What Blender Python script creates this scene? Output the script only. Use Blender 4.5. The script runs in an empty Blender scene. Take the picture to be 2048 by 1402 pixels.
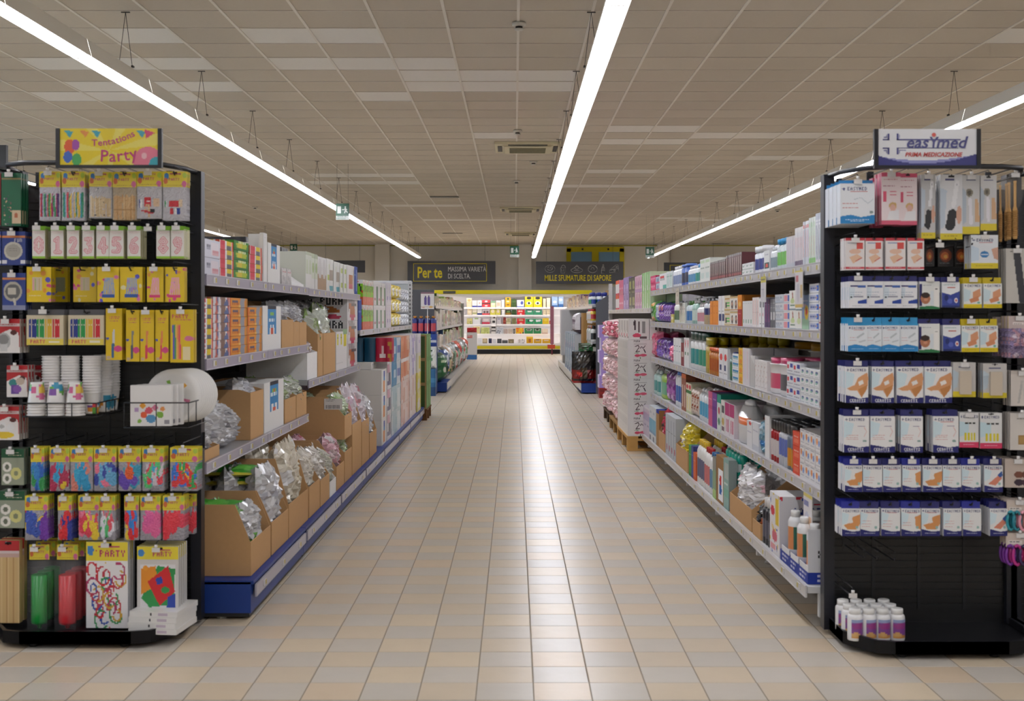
import bpy, math, random
import numpy as np
from mathutils import Vector, Matrix

random.seed(7)
SC = bpy.context.scene
COL = SC.collection

# ------------------------------------------------------------------ camera
# photograph 2048 x 1402, vanishing point of the aisle at (1029, 629), focal length 2450 px
F, CX, CY, H = 2450.0, 1029.0, 629.0, 1.33
cam_d = bpy.data.cameras.new('camera')
cam_d.sensor_width = 36.0
cam_d.lens = 36.0 * F / 2048.0
cam_d.shift_x = -(CX - 1024.0) / 2048.0
cam_d.shift_y = -(701.0 - CY) / 2048.0
cam_d.clip_end = 200
cam_d.dof.use_dof = True
cam_d.dof.focus_distance = 13.0
cam_d.dof.aperture_fstop = 5.6
cam = bpy.data.objects.new('camera', cam_d)
COL.objects.link(cam)
cam.location = (0, 0, H)
cam.rotation_euler = (math.radians(90), 0, 0)
SC.camera = cam

# ------------------------------------------------------------------ world, exposure
SC.view_settings.view_transform = 'Standard'
SC.view_settings.look = 'None'
SC.view_settings.exposure = 0.0
SC.view_settings.gamma = 1.0
SC.view_settings.use_curve_mapping = False
wd = bpy.data.worlds.new('daylight')
SC.world = wd
wd.use_nodes = True
bg = wd.node_tree.nodes['Background']
bg.inputs[0].default_value = (0.48, 0.72, 1.0, 1)
bg.inputs[1].default_value = 4.0

LAMP_STRENGTH = 32.0        # radiance of the fluorescent runs
FRIDGE_STRENGTH = 20.0

def P(px, py, d):
    return Vector(((px - CX) / F * d, d, H - (py - CY) / F * d))

# ------------------------------------------------------------------ colours and materials
def lin(h):
    if not isinstance(h, str):
        return tuple(h)[:3]
    h = h.lstrip('#')
    if len(h) == 3:
        h = ''.join(c * 2 for c in h)
    o = []
    for i in (0, 2, 4):
        c = int(h[i:i + 2], 16) / 255.0
        o.append(c / 12.92 if c <= 0.04045 else ((c + 0.055) / 1.055) ** 2.4)
    return tuple(o)

MATS = {}

def mat_col(name, rough=0.6, spec=0.5, coat=0.0, metal=0.0, bump=0.0, bscale=60.0, mottle=0.0, trans=0.0, ink=1.0):
    """surface whose colour is the printed colour stored on the faces"""
    m = bpy.data.materials.new(name)
    m.use_nodes = True
    nt = m.node_tree
    p = nt.nodes['Principled BSDF']
    a = nt.nodes.new('ShaderNodeAttribute')
    a.attribute_name = 'Col'
    p.inputs['Roughness'].default_value = rough
    p.inputs['Specular IOR Level'].default_value = spec
    p.inputs['Coat Weight'].default_value = coat
    p.inputs['Coat Roughness'].default_value = 0.12
    p.inputs['Metallic'].default_value = metal
    src = a.outputs['Color']
    if mottle or bump:
        tc = nt.nodes.new('ShaderNodeTexCoord')
        n = nt.nodes.new('ShaderNodeTexNoise')
        n.inputs['Scale'].default_value = bscale
        n.inputs['Detail'].default_value = 3
        nt.links.new(tc.outputs['Object'], n.inputs['Vector'])
        if mottle:
            mr = nt.nodes.new('ShaderNodeMapRange')
            mr.inputs['To Min'].default_value = 1 - mottle
            mr.inputs['To Max'].default_value = 1 + mottle
            nt.links.new(n.outputs['Fac'], mr.inputs['Value'])
            mx = nt.nodes.new('ShaderNodeVectorMath')
            mx.operation = 'SCALE'
            nt.links.new(src, mx.inputs[0])
            nt.links.new(mr.outputs[0], mx.inputs['Scale'])
            src = mx.outputs[0]
        if bump:
            b = nt.nodes.new('ShaderNodeBump')
            b.inputs['Strength'].default_value = bump
            b.inputs['Distance'].default_value = 0.002
            nt.links.new(n.outputs['Fac'], b.inputs['Height'])
            nt.links.new(b.outputs[0], p.inputs['Normal'])
    if ink != 1.0:
        iv = nt.nodes.new('ShaderNodeVectorMath')
        iv.operation = 'SCALE'
        iv.inputs['Scale'].default_value = ink
        nt.links.new(src, iv.inputs[0])
        src = iv.outputs[0]
    nt.links.new(src, p.inputs['Base Color'])
    if trans:
        t = nt.nodes.new('ShaderNodeBsdfTransparent')
        mxs = nt.nodes.new('ShaderNodeMixShader')
        mxs.inputs[0].default_value = trans
        nt.links.new(p.outputs[0], mxs.inputs[1])
        nt.links.new(t.outputs[0], mxs.inputs[2])
        nt.links.new(mxs.outputs[0], nt.nodes['Material Output'].inputs['Surface'])
    MATS[name] = m
    return m

def mat_emit(name, col, strength):
    m = bpy.data.materials.new(name)
    m.use_nodes = True
    nt = m.node_tree
    nt.nodes.remove(nt.nodes['Principled BSDF'])
    e = nt.nodes.new('ShaderNodeEmission')
    e.inputs[0].default_value = (*lin(col), 1)
    e.inputs[1].default_value = strength
    nt.links.new(e.outputs[0], nt.nodes['Material Output'].inputs['Surface'])
    MATS[name] = m
    return m

mat_col('card', 0.62, 0.4, ink=0.82)
mat_col('gloss', 0.3, 0.5, coat=0.25, ink=0.82)
mat_col('film', 0.32, 0.5, coat=0.1, ink=0.82)
mat_col('bagfilm', 0.2, 0.6, coat=0.2, trans=0.25, ink=0.82)
mat_col('clear', 0.14, 0.7, coat=0.5, trans=0.5)
mat_col('cardboard', 0.85, 0.2, bump=0.15, bscale=45, mottle=0.05)
mat_col('paint', 0.45, 0.4)
mat_col('plaster', 0.9, 0.2, mottle=0.03, bscale=3)
mat_col('blackplastic', 0.38, 0.5)
mat_col('tile', 0.29, 0.26, mottle=0.05, bscale=7, bump=0.9)
mat_col('grout', 0.9, 0.2)
mat_col('ceiling', 0.95, 0.1, mottle=0.03, bscale=25)
mat_col('wood', 0.8, 0.2, mottle=0.15, bscale=14)
mat_col('wire', 0.4, 0.5, metal=0.3)
mat_emit('lamp', '#f3f5ff', LAMP_STRENGTH)
mat_emit('fridge_lamp', '#fff6f2', FRIDGE_STRENGTH)

# ------------------------------------------------------------------ small raster prints
FONT = dict(A='25755', B='65656', C='34443', D='65556', E='74647', F='74644', G='34553', H='55755', I='72227', J='11152',
            K='55655', L='44447', M='57755', N='65555', O='25552', P='65644', Q='25573', R='65655', S='34216', T='72222',
            U='55557', V='55552', W='55775', X='55255', Y='55222', Z='71247')
for _d, _c in zip('0123456789', ('75557', '26227', '71747', '71717', '55711', '74717', '74757', '71122', '75757', '75717')):
    FONT[_d] = _c

class Img:
    def __init__(s, w, h, bg='fff'):
        s.w, s.h = max(2, int(w)), max(2, int(h))
        s.a = np.zeros((s.h, s.w, 3))
        s.a[:] = lin(bg)
        yy, xx = np.mgrid[0:s.h, 0:s.w]
        s.X = (xx + 0.5) / s.w
        s.Y = (yy + 0.5) / s.h
    def mask(s, m, c):
        s.a[m] = lin(c)
    def rect(s, x0, y0, x1, y1, c):
        s.mask((s.X >= x0) & (s.X < x1) & (s.Y >= y0) & (s.Y < y1), c)
    def ell(s, cx, cy, rx, ry, c):
        s.mask(((s.X - cx) / rx) ** 2 + ((s.Y - cy) / ry) ** 2 < 1, c)
    def poly(s, pts, c):
        ins = np.zeros((s.h, s.w), bool)
        j = len(pts) - 1
        for i in range(len(pts)):
            xi, yi = pts[i]
            xj, yj = pts[j]
            if yi != yj:
                cr = ((yi > s.Y) != (yj > s.Y)) & (s.X < (xj - xi) * (s.Y - yi) / (yj - yi) + xi)
                ins ^= cr
            j = i
        s.mask(ins, c)
    def stroke(s, pts, wd, c, asp=None):
        asp = asp or s.h / s.w
        m = np.zeros((s.h, s.w), bool)
        for (x0, y0), (x1, y1) in zip(pts[:-1], pts[1:]):
            ax, ay, bx, by = x0, y0 * asp, x1, y1 * asp
            dx, dy = bx - ax, by - ay
            L = dx * dx + dy * dy + 1e-9
            t = np.clip(((s.X - ax) * dx + (s.Y * asp - ay) * dy) / L, 0, 1)
            m |= (s.X - ax - t * dx) ** 2 + (s.Y * asp - ay - t * dy) ** 2 < wd * wd
        s.mask(m, c)
    def text(s, x, y, t, c, k=1):
        px, py = int(x * s.w), int(y * s.h)
        c = lin(c)
        for ch in t.upper():
            if ch in FONT:
                for r, dgt in enumerate(FONT[ch]):
                    for q in range(3):
                        if int(dgt) >> (2 - q) & 1:
                            s.a[max(0, py + r * k):py + r * k + k, max(0, px + q * k):px + q * k + k] = c
            px += 4 * k
    def dashes(s, y, x0, x1, c, seed=0):
        rr = random.Random(seed + int(y * 1000))
        r = min(s.h - 1, int(y * s.h))
        x = int(x0 * s.w)
        while x < x1 * s.w:
            n = rr.randint(1, 4)
            s.a[r, x:min(x + n, int(x1 * s.w))] = lin(c)
            x += n + 1
    def speck(s, cols, n, r, x0=0, y0=0, x1=1, y1=1, seed=1, asp=1.0):
        rr = random.Random(seed)
        for _ in range(n):
            s.ell(rr.uniform(x0, x1), rr.uniform(y0, y1), r * rr.uniform(.6, 1.3), r * asp * s.w / s.h * rr.uniform(.6, 1.3), rr.choice(cols))

def spec_img(w, h, spec, cw=22):
    """w,h in metres; spec is a compact drawing list"""
    cwid = cw
    ch = max(4, min(64, int(round(cw * h / max(w, 1e-4)))))
    if ch == 64:
        cwid = max(5, int(round(64 * w / h)))
    parts = [q.split() for q in spec.split(';') if q.strip()]
    im = Img(cwid, ch, parts[0][1] if parts[0][0] == 'bg' else 'fff')
    for q in parts:
        k = q[0]
        if k == 'bg':
            continue
        if k == 'b':
            im.rect(0, float(q[1]), 1, float(q[2]), q[3])
        elif k == 'r':
            im.rect(*[float(v) for v in q[1:5]], q[5])
        elif k == 'e':
            im.ell(*[float(v) for v in q[1:5]], q[5])
        elif k == 't':
            im.text(float(q[1]), float(q[2]), q[3], q[4], int(q[5]) if len(q) > 5 else 1)
        elif k == 'l':
            im.dashes(float(q[1]), float(q[2]), float(q[3]), q[4])
        elif k == 's':
            im.speck(q[3].split(','), int(q[1]), float(q[2]), seed=int(q[4]) if len(q) > 4 else 1)
        elif k == 'p':
            v = [float(x) for x in q[2:]]
            im.poly(list(zip(v[::2], v[1::2])), q[1])
        elif k == 'k':
            v = [float(x) for x in q[3:]]
            im.stroke(list(zip(v[::2], v[1::2])), float(q[2]), q[1])
    return im

# ------------------------------------------------------------------ mesh builder
class MB:
    def __init__(s):
        s.v, s.f, s.c, s.m, s.sm = [], [], [], [], []
    def face(s, pts, c, m=0, sm=False):
        n = len(s.v)
        s.v.extend([tuple(p) for p in pts])
        s.f.append(tuple(range(n, n + len(pts))))
        s.c.append(lin(c)); s.m.append(m); s.sm.append(sm)
    def idx(s, f, c, m=0, sm=False):
        s.f.append(tuple(f)); s.c.append(lin(c)); s.m.append(m); s.sm.append(sm)
    def box(s, x0, x1, y0, y1, z0, z1, c, m=0, skip='', cols={}):
        n = len(s.v)
        s.v.extend([(x0, y0, z0), (x1, y0, z0), (x1, y1, z0), (x0, y1, z0), (x0, y0, z1), (x1, y0, z1), (x1, y1, z1), (x0, y1, z1)])
        for k, q in (('f', (0, 1, 5, 4)), ('r', (1, 2, 6, 5)), ('b', (2, 3, 7, 6)), ('l', (3, 0, 4, 7)), ('t', (4, 5, 6, 7)), ('d', (3, 2, 1, 0))):
            if k not in skip:
                s.idx([n + i for i in q], cols.get(k, c), m)
    def prism(s, pts, axis, a0, a1, c, m=0):
        """extrude a 2D outline along an axis ('x','y','z')"""
        def mk(p, a):
            return {'x': (a, p[0], p[1]), 'y': (p[0], a, p[1]), 'z': (p[0], p[1], a)}[axis]
        n = len(s.v); k = len(pts)
        s.v.extend([mk(p, a0) for p in pts] + [mk(p, a1) for p in pts])
        s.idx([n + i for i in range(k)], c, m)
        s.idx([n + k + i for i in reversed(range(k))], c, m)
        for i in range(k):
            j = (i + 1) % k
            s.idx([n + j, n + i, n + k + i, n + k + j], c, m)
    def lathe(s, prof, n=12, cx=0, cy=0, z0=0, sx=1, sy=1, m=0, col='fff', colfn=None, cap0=True, cap1=True, sm=True):
        b = len(s.v)
        for r, z in prof:
            for i in range(n):
                a = 2 * math.pi * i / n
                s.v.append((cx + r * sx * math.sin(a), cy - r * sy * math.cos(a), z0 + z))
        for k in range(len(prof) - 1):
            for i in range(n):
                j = (i + 1) % n
                cc = colfn(k, i) if colfn else col
                s.idx((b + k * n + i, b + k * n + j, b + (k + 1) * n + j, b + (k + 1) * n + i), cc, m, sm)
        if cap0:
            s.idx([b + i for i in reversed(range(n))], colfn(0, 0) if colfn else col, m)
        if cap1:
            q = b + (len(prof) - 1) * n
            s.idx([q + i for i in range(n)], colfn(len(prof) - 2, 0) if colfn else col, m)
    def tube(s, pts, r, n=6, c='111', m=0, closed=False):
        pts = [Vector(p) for p in pts]
        b = len(s.v); N = len(pts)
        for i, p in enumerate(pts):
            d = (pts[min(i + 1, N - 1)] - pts[max(i - 1, 0)])
            d.normalize()
            up = Vector((0, 0, 1)) if abs(d.z) < 0.9 else Vector((1, 0, 0))
            a = d.cross(up).normalized(); e = a.cross(d).normalized()
            for k in range(n):
                t = 2 * math.pi * k / n
                s.v.append(tuple(p + (a * math.cos(t) + e * math.sin(t)) * r))
        for i in range(N - 1):
            for k in range(n):
                j = (k + 1) % n
                s.idx((b + i * n + k, b + i * n + j, b + (i + 1) * n + j, b + (i + 1) * n + k), c, m, True)
        s.idx([b + k for k in reversed(range(n))], c, m)
        s.idx([b + (N - 1) * n + k for k in range(n)], c, m)
    def raster(s, im, o, u, v, m=0):
        """o = top-left corner, u = full width vector, v = full downward vector; equal cells are merged"""
        o, u, v = Vector(o), Vector(u), Vector(v)
        key = (np.round(im.a * 255).astype(int) * np.array([65536, 256, 1])).sum(axis=2)
        done = np.zeros((im.h, im.w), bool)
        for y in range(im.h):
            x = 0
            while x < im.w:
                if done[y, x]:
                    x += 1
                    continue
                k = key[y, x]
                x1 = x
                while x1 + 1 < im.w and key[y, x1 + 1] == k and not done[y, x1 + 1]:
                    x1 += 1
                y1 = y
                while y1 + 1 < im.h and (key[y1 + 1, x:x1 + 1] == k).all() and not done[y1 + 1, x:x1 + 1].any():
                    y1 += 1
                done[y:y1 + 1, x:x1 + 1] = True
                a, bq = x / im.w, (x1 + 1) / im.w
                c, d = y / im.h, (y1 + 1) / im.h
                s.face([o + u * a + v * d, o + u * bq + v * d, o + u * bq + v * c, o + u * a + v * c], tuple(im.a[y, x]), m)
                x = x1 + 1
    def pillow(s, w, h, d, im=None, nx=10, ny=14, crk=0.1, seed=0, col='fff', m=0, pw=3.0, flat_back=True, backcol=None, z0=0.0, sm=False):
        """soft pack: centred on x, front towards -y, from z0 up to z0+h; two bulged crinkled sheets"""
        rr = random.Random(seed)
        for side in (-1, 1):
            b = len(s.v)
            for j in range(ny + 1):
                for i in range(nx + 1):
                    u, t = i / nx * 2 - 1, j / ny * 2 - 1
                    bul = (1 - abs(u) ** pw) * (1 - abs(t) ** pw)
                    amp = d * 0.5 * bul
                    if 0 < i < nx and 0 < j < ny:
                        amp += rr.uniform(-1, 1) * d * crk
                    jx = rr.uniform(-1, 1) * w * 0.012 if j not in (0, ny) else 0
                    s.v.append((u * w / 2 + jx, side * max(amp, 0.0004), z0 + h * j / ny))
            for j in range(ny):
                for i in range(nx):
                    q = [b + j * (nx + 1) + i, b + j * (nx + 1) + i + 1, b + (j + 1) * (nx + 1) + i + 1, b + (j + 1) * (nx + 1) + i]
                    if side > 0:
                        q.reverse()
                    if im is not None and side < 0:
                        c = tuple(im.a[min(im.h - 1, int((1 - (j + .5) / ny) * im.h)), min(im.w - 1, int((i + .5) / nx * im.w))])
                    elif im is not None:
                        c = backcol or tuple(im.a[min(im.h - 1, int((1 - (j + .5) / ny) * im.h)), im.w // 2])
                    else:
                        c = col
                    s.idx(q, c, m, sm)
    def add(s, o, mtx=None):
        n = len(s.v)
        for p in o.v:
            s.v.append(tuple(mtx @ Vector(p)) if mtx else p)
        for f, c, m, q in zip(o.f, o.c, o.m, o.sm):
            s.f.append(tuple(n + i for i in f)); s.c.append(c); s.m.append(m); s.sm.append(q)
    def mesh(s, name, mats):
        me = bpy.data.meshes.new(name)
        me.from_pydata(s.v, [], s.f)
        at = me.color_attributes.new('Col', 'FLOAT_COLOR', 'CORNER')
        ln = np.array([len(f) for f in s.f])
        cc = np.repeat(np.array([(*c, 1.0) for c in s.c], dtype=np.float32), ln, axis=0)
        at.data.foreach_set('color', cc.ravel())
        me.polygons.foreach_set('material_index', np.array(s.m, dtype=np.int32))
        me.polygons.foreach_set('use_smooth', np.array(s.sm, dtype=bool))
        if isinstance(mats, str):
            mats = [mats]
        for q in mats:
            me.materials.append(MATS[q])
        me.update()
        return me
    def obj(s, name, mats, parent=None, loc=None, rz=0, **kw):
        o = bpy.data.objects.new(name, s.mesh(name, mats))
        COL.objects.link(o)
        if parent:
            o.parent = parent
        if loc is not None:
            o.location = loc
        o.rotation_euler = (0, 0, rz)
        for k, q in kw.items():
            if q:
                o[k] = q
        return o

def linkobj(name, data, parent=None, loc=(0, 0, 0), rot=(0, 0, 0), **kw):
    o = bpy.data.objects.new(name, data)
    COL.objects.link(o)
    if parent:
        o.parent = parent
    o.location = loc
    o.rotation_euler = rot
    for k, q in kw.items():
        if q:
            o[k] = q
    return o

def empty(name, loc, label, cat, group=None, rz=0):
    return linkobj(name, None, None, loc, (0, 0, rz), label=label, category=cat, group=group)

def place(pr, name, loc, label, cat, group=None, rz=0, rx=0, ry=0, sc=None):
    """pr = list of (part name, mesh); the first one is the thing itself"""
    o = linkobj(name, pr[0][1], None, loc, (rx, ry, rz), label=label, category=cat, group=group)
    if sc:
        o.scale = sc
    for nm, me in pr[1:]:
        linkobj(nm, me, o)
    return o

def structure(o):
    o['kind'] = 'structure'
    return o

def text_mb(body, size, col, sx=1.0, bold=0.0, shear=0.0, align='LEFT', ext=0.001):
    """lettering as geometry in the xz plane, facing -y, baseline at z=0"""
    cu = bpy.data.curves.new('lettering', 'FONT')
    cu.body = body
    cu.size = size
    cu.offset = bold
    cu.shear = shear
    cu.align_x = align
    cu.resolution_u = 2
    ob = bpy.data.objects.new('lettering', cu)
    COL.objects.link(ob)
    dg = bpy.context.evaluated_depsgraph_get()
    me = bpy.data.meshes.new_from_object(ob.evaluated_get(dg))
    mb = MB()
    mb.v = [(v.co.x * sx, -ext, v.co.y) for v in me.vertices]
    for p in me.polygons:
        mb.idx(list(p.vertices), col)
    bpy.data.objects.remove(ob)
    bpy.data.curves.remove(cu)
    bpy.data.meshes.remove(me)
    return mb

# ================================================================== ROOM
ZC = H + 2.45                       # ceiling height
XL, XR, YN, YB = -13.0, 13.0, -5.0, 43.0

# ---- floor: 20 cm tiles in a chequer of beige and grey, recessed joints
TP = 0.2018
GX, GY = 0.0675, 4.829
m = MB()
m.box(XL, XR, YN, YB, -0.2, -0.0015, '8b8071')
floor = structure(m.obj('floor', 'grout'))
BEI = ['c2b29a', 'c6b69d', 'bfb09a', 'c4b198']
GRY = ['b8b1a6', 'bbb4a9', 'b6afa4', 'b9b1a5']
tmesh = {}
for c in BEI + GRY:
    q = MB()
    t = TP / 2 - 0.0022
    b = t - 0.0012
    z = 0.0
    q.v = [(-b, -b, z), (b, -b, z), (b, b, z), (-b, b, z), (-t, -t, -.0012), (t, -t, -.0012), (t, t, -.0012), (-t, t, -.0012)]
    q.idx((0, 1, 2, 3), c)
    for i in range(4):
        j = (i + 1) % 4
        q.idx((4 + i, 4 + j, j, i), c)
    tmesh[c] = q.mesh('floor_tile', 'tile')
rest = MB()
nt_ = 0
rr = random.Random(3)
tiles = []
for j in range(-20, 190):
    for i in range(-62, 62):
        x, y = GX + (i + .5) * TP, GY + (j + .5) * TP
        if XL < x < XR and YN < y < YB - 0.1:
            tiles.append((j, abs(i), i, x, y))
tiles.sort()
for j, _, i, x, y in tiles:
    c = rr.choice(BEI if (i + j) % 2 else GRY)
    vis = y > 4.35 and abs(x) < 0.425 * y + 0.05 and -1.3 < x < 1.3 or (4.35 < y < 5.0 and abs(x) < .425 * y + .05)
    if vis and nt_ < 300:
        linkobj('floor_tile', tmesh[c], floor, (x, y, 0))
        nt_ += 1
    else:
        if y < -3:
            continue
        t = TP / 2 - 0.0022
        rest.face([(x - t, y - t, 0), (x + t, y - t, 0), (x + t, y + t, 0), (x - t, y + t, 0)], c)
rest.obj('floor_tiles_far', 'tile', floor, kind='stuff')

# ---- walls
m = MB()
wx0, wx1, wz0, wz1 = P(1139, 0, YB).x, P(1242, 0, YB).x, 2.45, P(0, 497, YB).z
WC = 'ece6d9'
m.box(XL, wx0, YB, YB + .3, 0, ZC + .3, WC)
m.box(wx1, XR, YB, YB + .3, 0, ZC + .3, WC)
m.box(wx0, wx1, YB, YB + .3, 0, wz0, WC)
m.box(wx0, wx1, YB, YB + .3, wz1, ZC + .3, WC)
wall_back = structure(m.obj('wall_back', 'plaster'))
for a, b_ in ((1037, 1063), (750, 779), (1316, 1338)):
    q = MB()
    q.box(P(a, 0, YB - .25).x, P(b_, 0, YB - .25).x, YB - .28, YB, 0, ZC, 'e6e0d4')
    q.obj('pilaster', 'plaster', wall_back)
m = MB()
m.box(XR, XR + .3, YN, YB, 0, ZC + .3, WC)
structure(m.obj('wall_right', 'plaster'))
m = MB()
m.box(XL - .3, XR + .3, YN - .3, YN, 0, ZC + .3, WC)
structure(m.obj('wall_front', 'plaster'))
m = MB()
m.box(XL - .3, XL, YN, 2, 0, ZC + .3, WC)
m.box(XL - .3, XL, 18, YB, 0, ZC + .3, WC)
m.box(XL - .3, XL, 2, 18, 0, .9, WC)
m.box(XL - .3, XL, 2, 18, 3.4, ZC + .3, WC)
structure(m.obj('wall_left', 'plaster'))
mat_col('pane', 0.08, 0.5, trans=0.9)
mat_col('skypane', 0.25, 0.5, trans=0.05)
wn = structure(linkobj('window_1', None, None, (XL, 10, 0)))
q = MB()
for yy in (2, 6, 10, 14, 18):
    q.box(-.1, 0, yy - 10 - .05, yy - 10 + .05, .9, 3.4, 'd8c800')
q.box(-.1, 0, -8, 8, .9, 1.0, 'd8c800')
q.box(-.1, 0, -8, 8, 3.3, 3.4, 'd8c800')
q.obj('window_frame', 'paint', wn)
for k in range(4):
    q = MB()
    q.box(-.06, -.05, -8 + k * 4 + .05, -4 + k * 4 - .05, 1.0, 3.3, 'dfe8ee')
    q.obj('window_pane', 'pane', wn)
# high yellow window in the back wall
w2 = structure(linkobj('window_2', None, None, ((wx0 + wx1) / 2, YB, 0)))
hw = (wx1 - wx0) / 2
q = MB()
YEL = 'd6c400'
fw = .12
q.box(-hw - .1, hw + .1, -.06, .05, wz1 - fw, wz1 + .06, YEL)
q.box(-hw - .1, hw + .1, -.06, .05, wz0 - .06, wz0 + fw, YEL)
for xx in (-hw - .03, hw + .03):
    q.box(xx - .08, xx + .08, -.06, .05, wz0, wz1, YEL)
q.box(-.12, .12, -.07, .05, wz0, wz1, YEL)
q.obj('window_frame', 'paint', w2)
for sx in (-1, 1):
    q = MB()
    q.box(min(sx * .1, sx * (hw - .03)), max(sx * .1, sx * (hw - .03)), 0.0, .01, wz0 + .05, wz1 - .08, '7aa6c4')
    q.obj('window_pane', 'skypane', w2)
    q = MB()
    q.box(sx * hw / 2 - .03, sx * hw / 2 + .03, -.1, -.06, wz1 - .06, wz1 + .0, '222')
    q.obj('window_latch', 'paint', w2)
m = MB()
m.box(XL, XR, YB - .012, YB, ZC - .05, ZC - .01, 'b3a63a')
structure(m.obj('trim_1', 'paint'))

# ---- ceiling: 60 cm tiles lying in a T-bar grid
CG = 0.6
CGX, CGY = 0.031, 9.889
m = MB()
m.box(XL, XR, YN, YB, ZC + .02, ZC + .3, '9a948a')
ceiling = structure(m.obj('ceiling', 'ceiling'))
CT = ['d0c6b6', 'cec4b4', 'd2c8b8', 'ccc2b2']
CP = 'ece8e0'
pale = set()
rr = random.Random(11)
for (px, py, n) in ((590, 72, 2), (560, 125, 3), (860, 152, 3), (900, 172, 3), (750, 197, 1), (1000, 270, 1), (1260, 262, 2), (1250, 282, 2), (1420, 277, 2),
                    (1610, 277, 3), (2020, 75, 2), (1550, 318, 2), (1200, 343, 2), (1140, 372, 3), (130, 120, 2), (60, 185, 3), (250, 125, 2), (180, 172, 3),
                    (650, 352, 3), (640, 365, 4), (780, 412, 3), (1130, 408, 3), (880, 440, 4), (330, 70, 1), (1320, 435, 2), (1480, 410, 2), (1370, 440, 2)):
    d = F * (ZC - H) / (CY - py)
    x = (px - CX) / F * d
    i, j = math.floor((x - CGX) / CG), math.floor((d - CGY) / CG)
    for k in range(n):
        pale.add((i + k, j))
cmesh = {}
for c in CT + [CP]:
    q = MB()
    t = CG / 2 - .012
    q.box(-t, t, -t, t, 0, .015, c, skip='t')
    cmesh[c] = q.mesh('ceiling_tile', 'ceiling')
rest = MB()
ctl = []
for j in range(-24, 56):
    for i in range(-22, 22):
        x, y = CGX + (i + .5) * CG, CGY + (j + .5) * CG
        if XL < x - .3 and x + .3 < XR and YN < y < YB - .2:
            ctl.append((j, i, x, y))
n_c = 0
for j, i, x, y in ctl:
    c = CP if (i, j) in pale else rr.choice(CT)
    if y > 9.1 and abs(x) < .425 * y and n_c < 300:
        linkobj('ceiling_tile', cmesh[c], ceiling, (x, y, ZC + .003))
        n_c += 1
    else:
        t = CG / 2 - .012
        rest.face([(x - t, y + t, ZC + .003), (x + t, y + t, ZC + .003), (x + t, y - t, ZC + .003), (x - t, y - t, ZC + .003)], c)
rest.obj('ceiling_tiles_far', 'ceiling', ceiling, kind='stuff')
bar = MB()
bar.box(-.012, .012, YN, YB, -.004, .012, 'e6dfd2')
bar = bar.mesh('ceiling_bar', 'paint')
for i in range(-21, 22):
    linkobj('ceiling_bar', bar, ceiling, (CGX + i * CG, 0, ZC))
q = MB()
for j in range(-24, 56):
    y = CGY + j * CG
    if YN < y < YB:
        q.box(XL, XR, y - .007, y + .007, ZC - .0015, ZC + .012, 'd8cfc0')
q.obj('ceiling_cross_bars', 'paint', ceiling, kind='stuff')

# ---- fluorescent runs hung on V wires
ZL = H + 1.87
seg = MB()
LM = 1.5
HC = 'efeade'
seg.prism([(-.078, 0), (-.074, -.002), (-.04, .122), (-.044, .126)], 'y', .004, LM - .004, HC)
seg.prism([(.074, -.002), (.078, 0), (.044, .126), (.04, .122)], 'y', .004, LM - .004, HC)
seg.box(-.044, .044, .004, LM - .004, .12, .126, HC)
seg = seg.mesh('housing', 'paint')
glow = MB()
glow.prism([(.048 * math.cos(math.pi * k / 8), .012 - .024 * math.sin(math.pi * k / 8)) for k in range(9)], 'y', .03, LM - .03, 'fff')
glow = glow.mesh('lamp_tube', 'lamp')
hold = MB()
hold.box(-.042, .042, -.012, .012, -.014, .03, 'b9b4ac')
hold = hold.mesh('lamp_holder', 'paint')
def vwire(dx):
    w = MB()
    w.tube([(0, 0, ZC - ZL - .008), (dx, 0, .126)], .0022, 4, '3b3833')
    w.box(-.035, .035, -.008, .008, ZC - ZL - .014, ZC - ZL - .008, '44403a')
    w.box(dx - .008, dx + .008, -.008, .03, .126, .14, '3b3833')
    return w.mesh('suspension_wire', 'wire')
vw = [vwire(-.055), vwire(.055)]
names = {-6.9: 'white fluorescent light run beyond the left shelves, furthest left in view',
         -3.14: 'long white fluorescent light run crossing the upper left of the ceiling',
         0.62: 'long white fluorescent light run above the middle of the aisle',
         4.41: 'long white fluorescent light run above the right-hand shelves',
         8.2: 'white fluorescent light run out of sight to the far right'}
for X, lb in names.items():
    r = empty('light_run', (X, 0, ZL), lb, 'light', 'fluorescent light runs')
    y0 = 4.37 - 9
    while y0 < 39.8:
        linkobj('housing', seg, r, (0, y0, 0))
        linkobj('lamp_tube', glow, r, (0, y0, 0))
        linkobj('lamp_holder', hold, r, (0, y0, 0))
        y0 += LM
    for k in range(-5, 13):
        yy = CGY + k * 2.4
        if yy < 40:
            for v_ in vw:
                linkobj('suspension_wire', v_, r, (0, yy, 0))

# ---- ceiling fittings
def cassette(px, py, lb):
    d = F * (ZC - H) / (CY - py)
    r = empty('air_conditioner', ((px - CX) / F * d, d, ZC), lb, 'air conditioner', 'ceiling air conditioners')
    a = .47
    q = MB()
    q.box(-a, a, -a, a, -.04, 0, 'd8cfae')
    q.prism([(-a + .1, -.04), (a - .1, -.04), (a - .14, -.065), (-a + .14, -.065)], 'y', -a + .1, a - .1, 'd5ccab')
    q.obj('panel', 'paint', r)
    q = MB()
    for s_ in (-1, 1):
        q.box(-.28, .28, s_ * .4 - .03, s_ * .4 + .03, -.048, -.038, '1b1713')
        q.box(s_ * .4 - .03, s_ * .4 + .03, -.28, .28, -.048, -.038, '1b1713')
    q.obj('outlet_slot', 'paint', r)
    for k in range(7):
        q = MB()
        q.box(-.26, .26, -.24 + k * .075, -.2 + k * .075, -.075, -.06, '6f6a48')
        q.obj('grille_slat', 'paint', r)
cassette(1055, 292, 'cream ceiling air conditioner nearest the camera, with dark slotted grille')
cassette(1041, 417, 'cream ceiling air conditioner, the middle one above the aisle')
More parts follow.
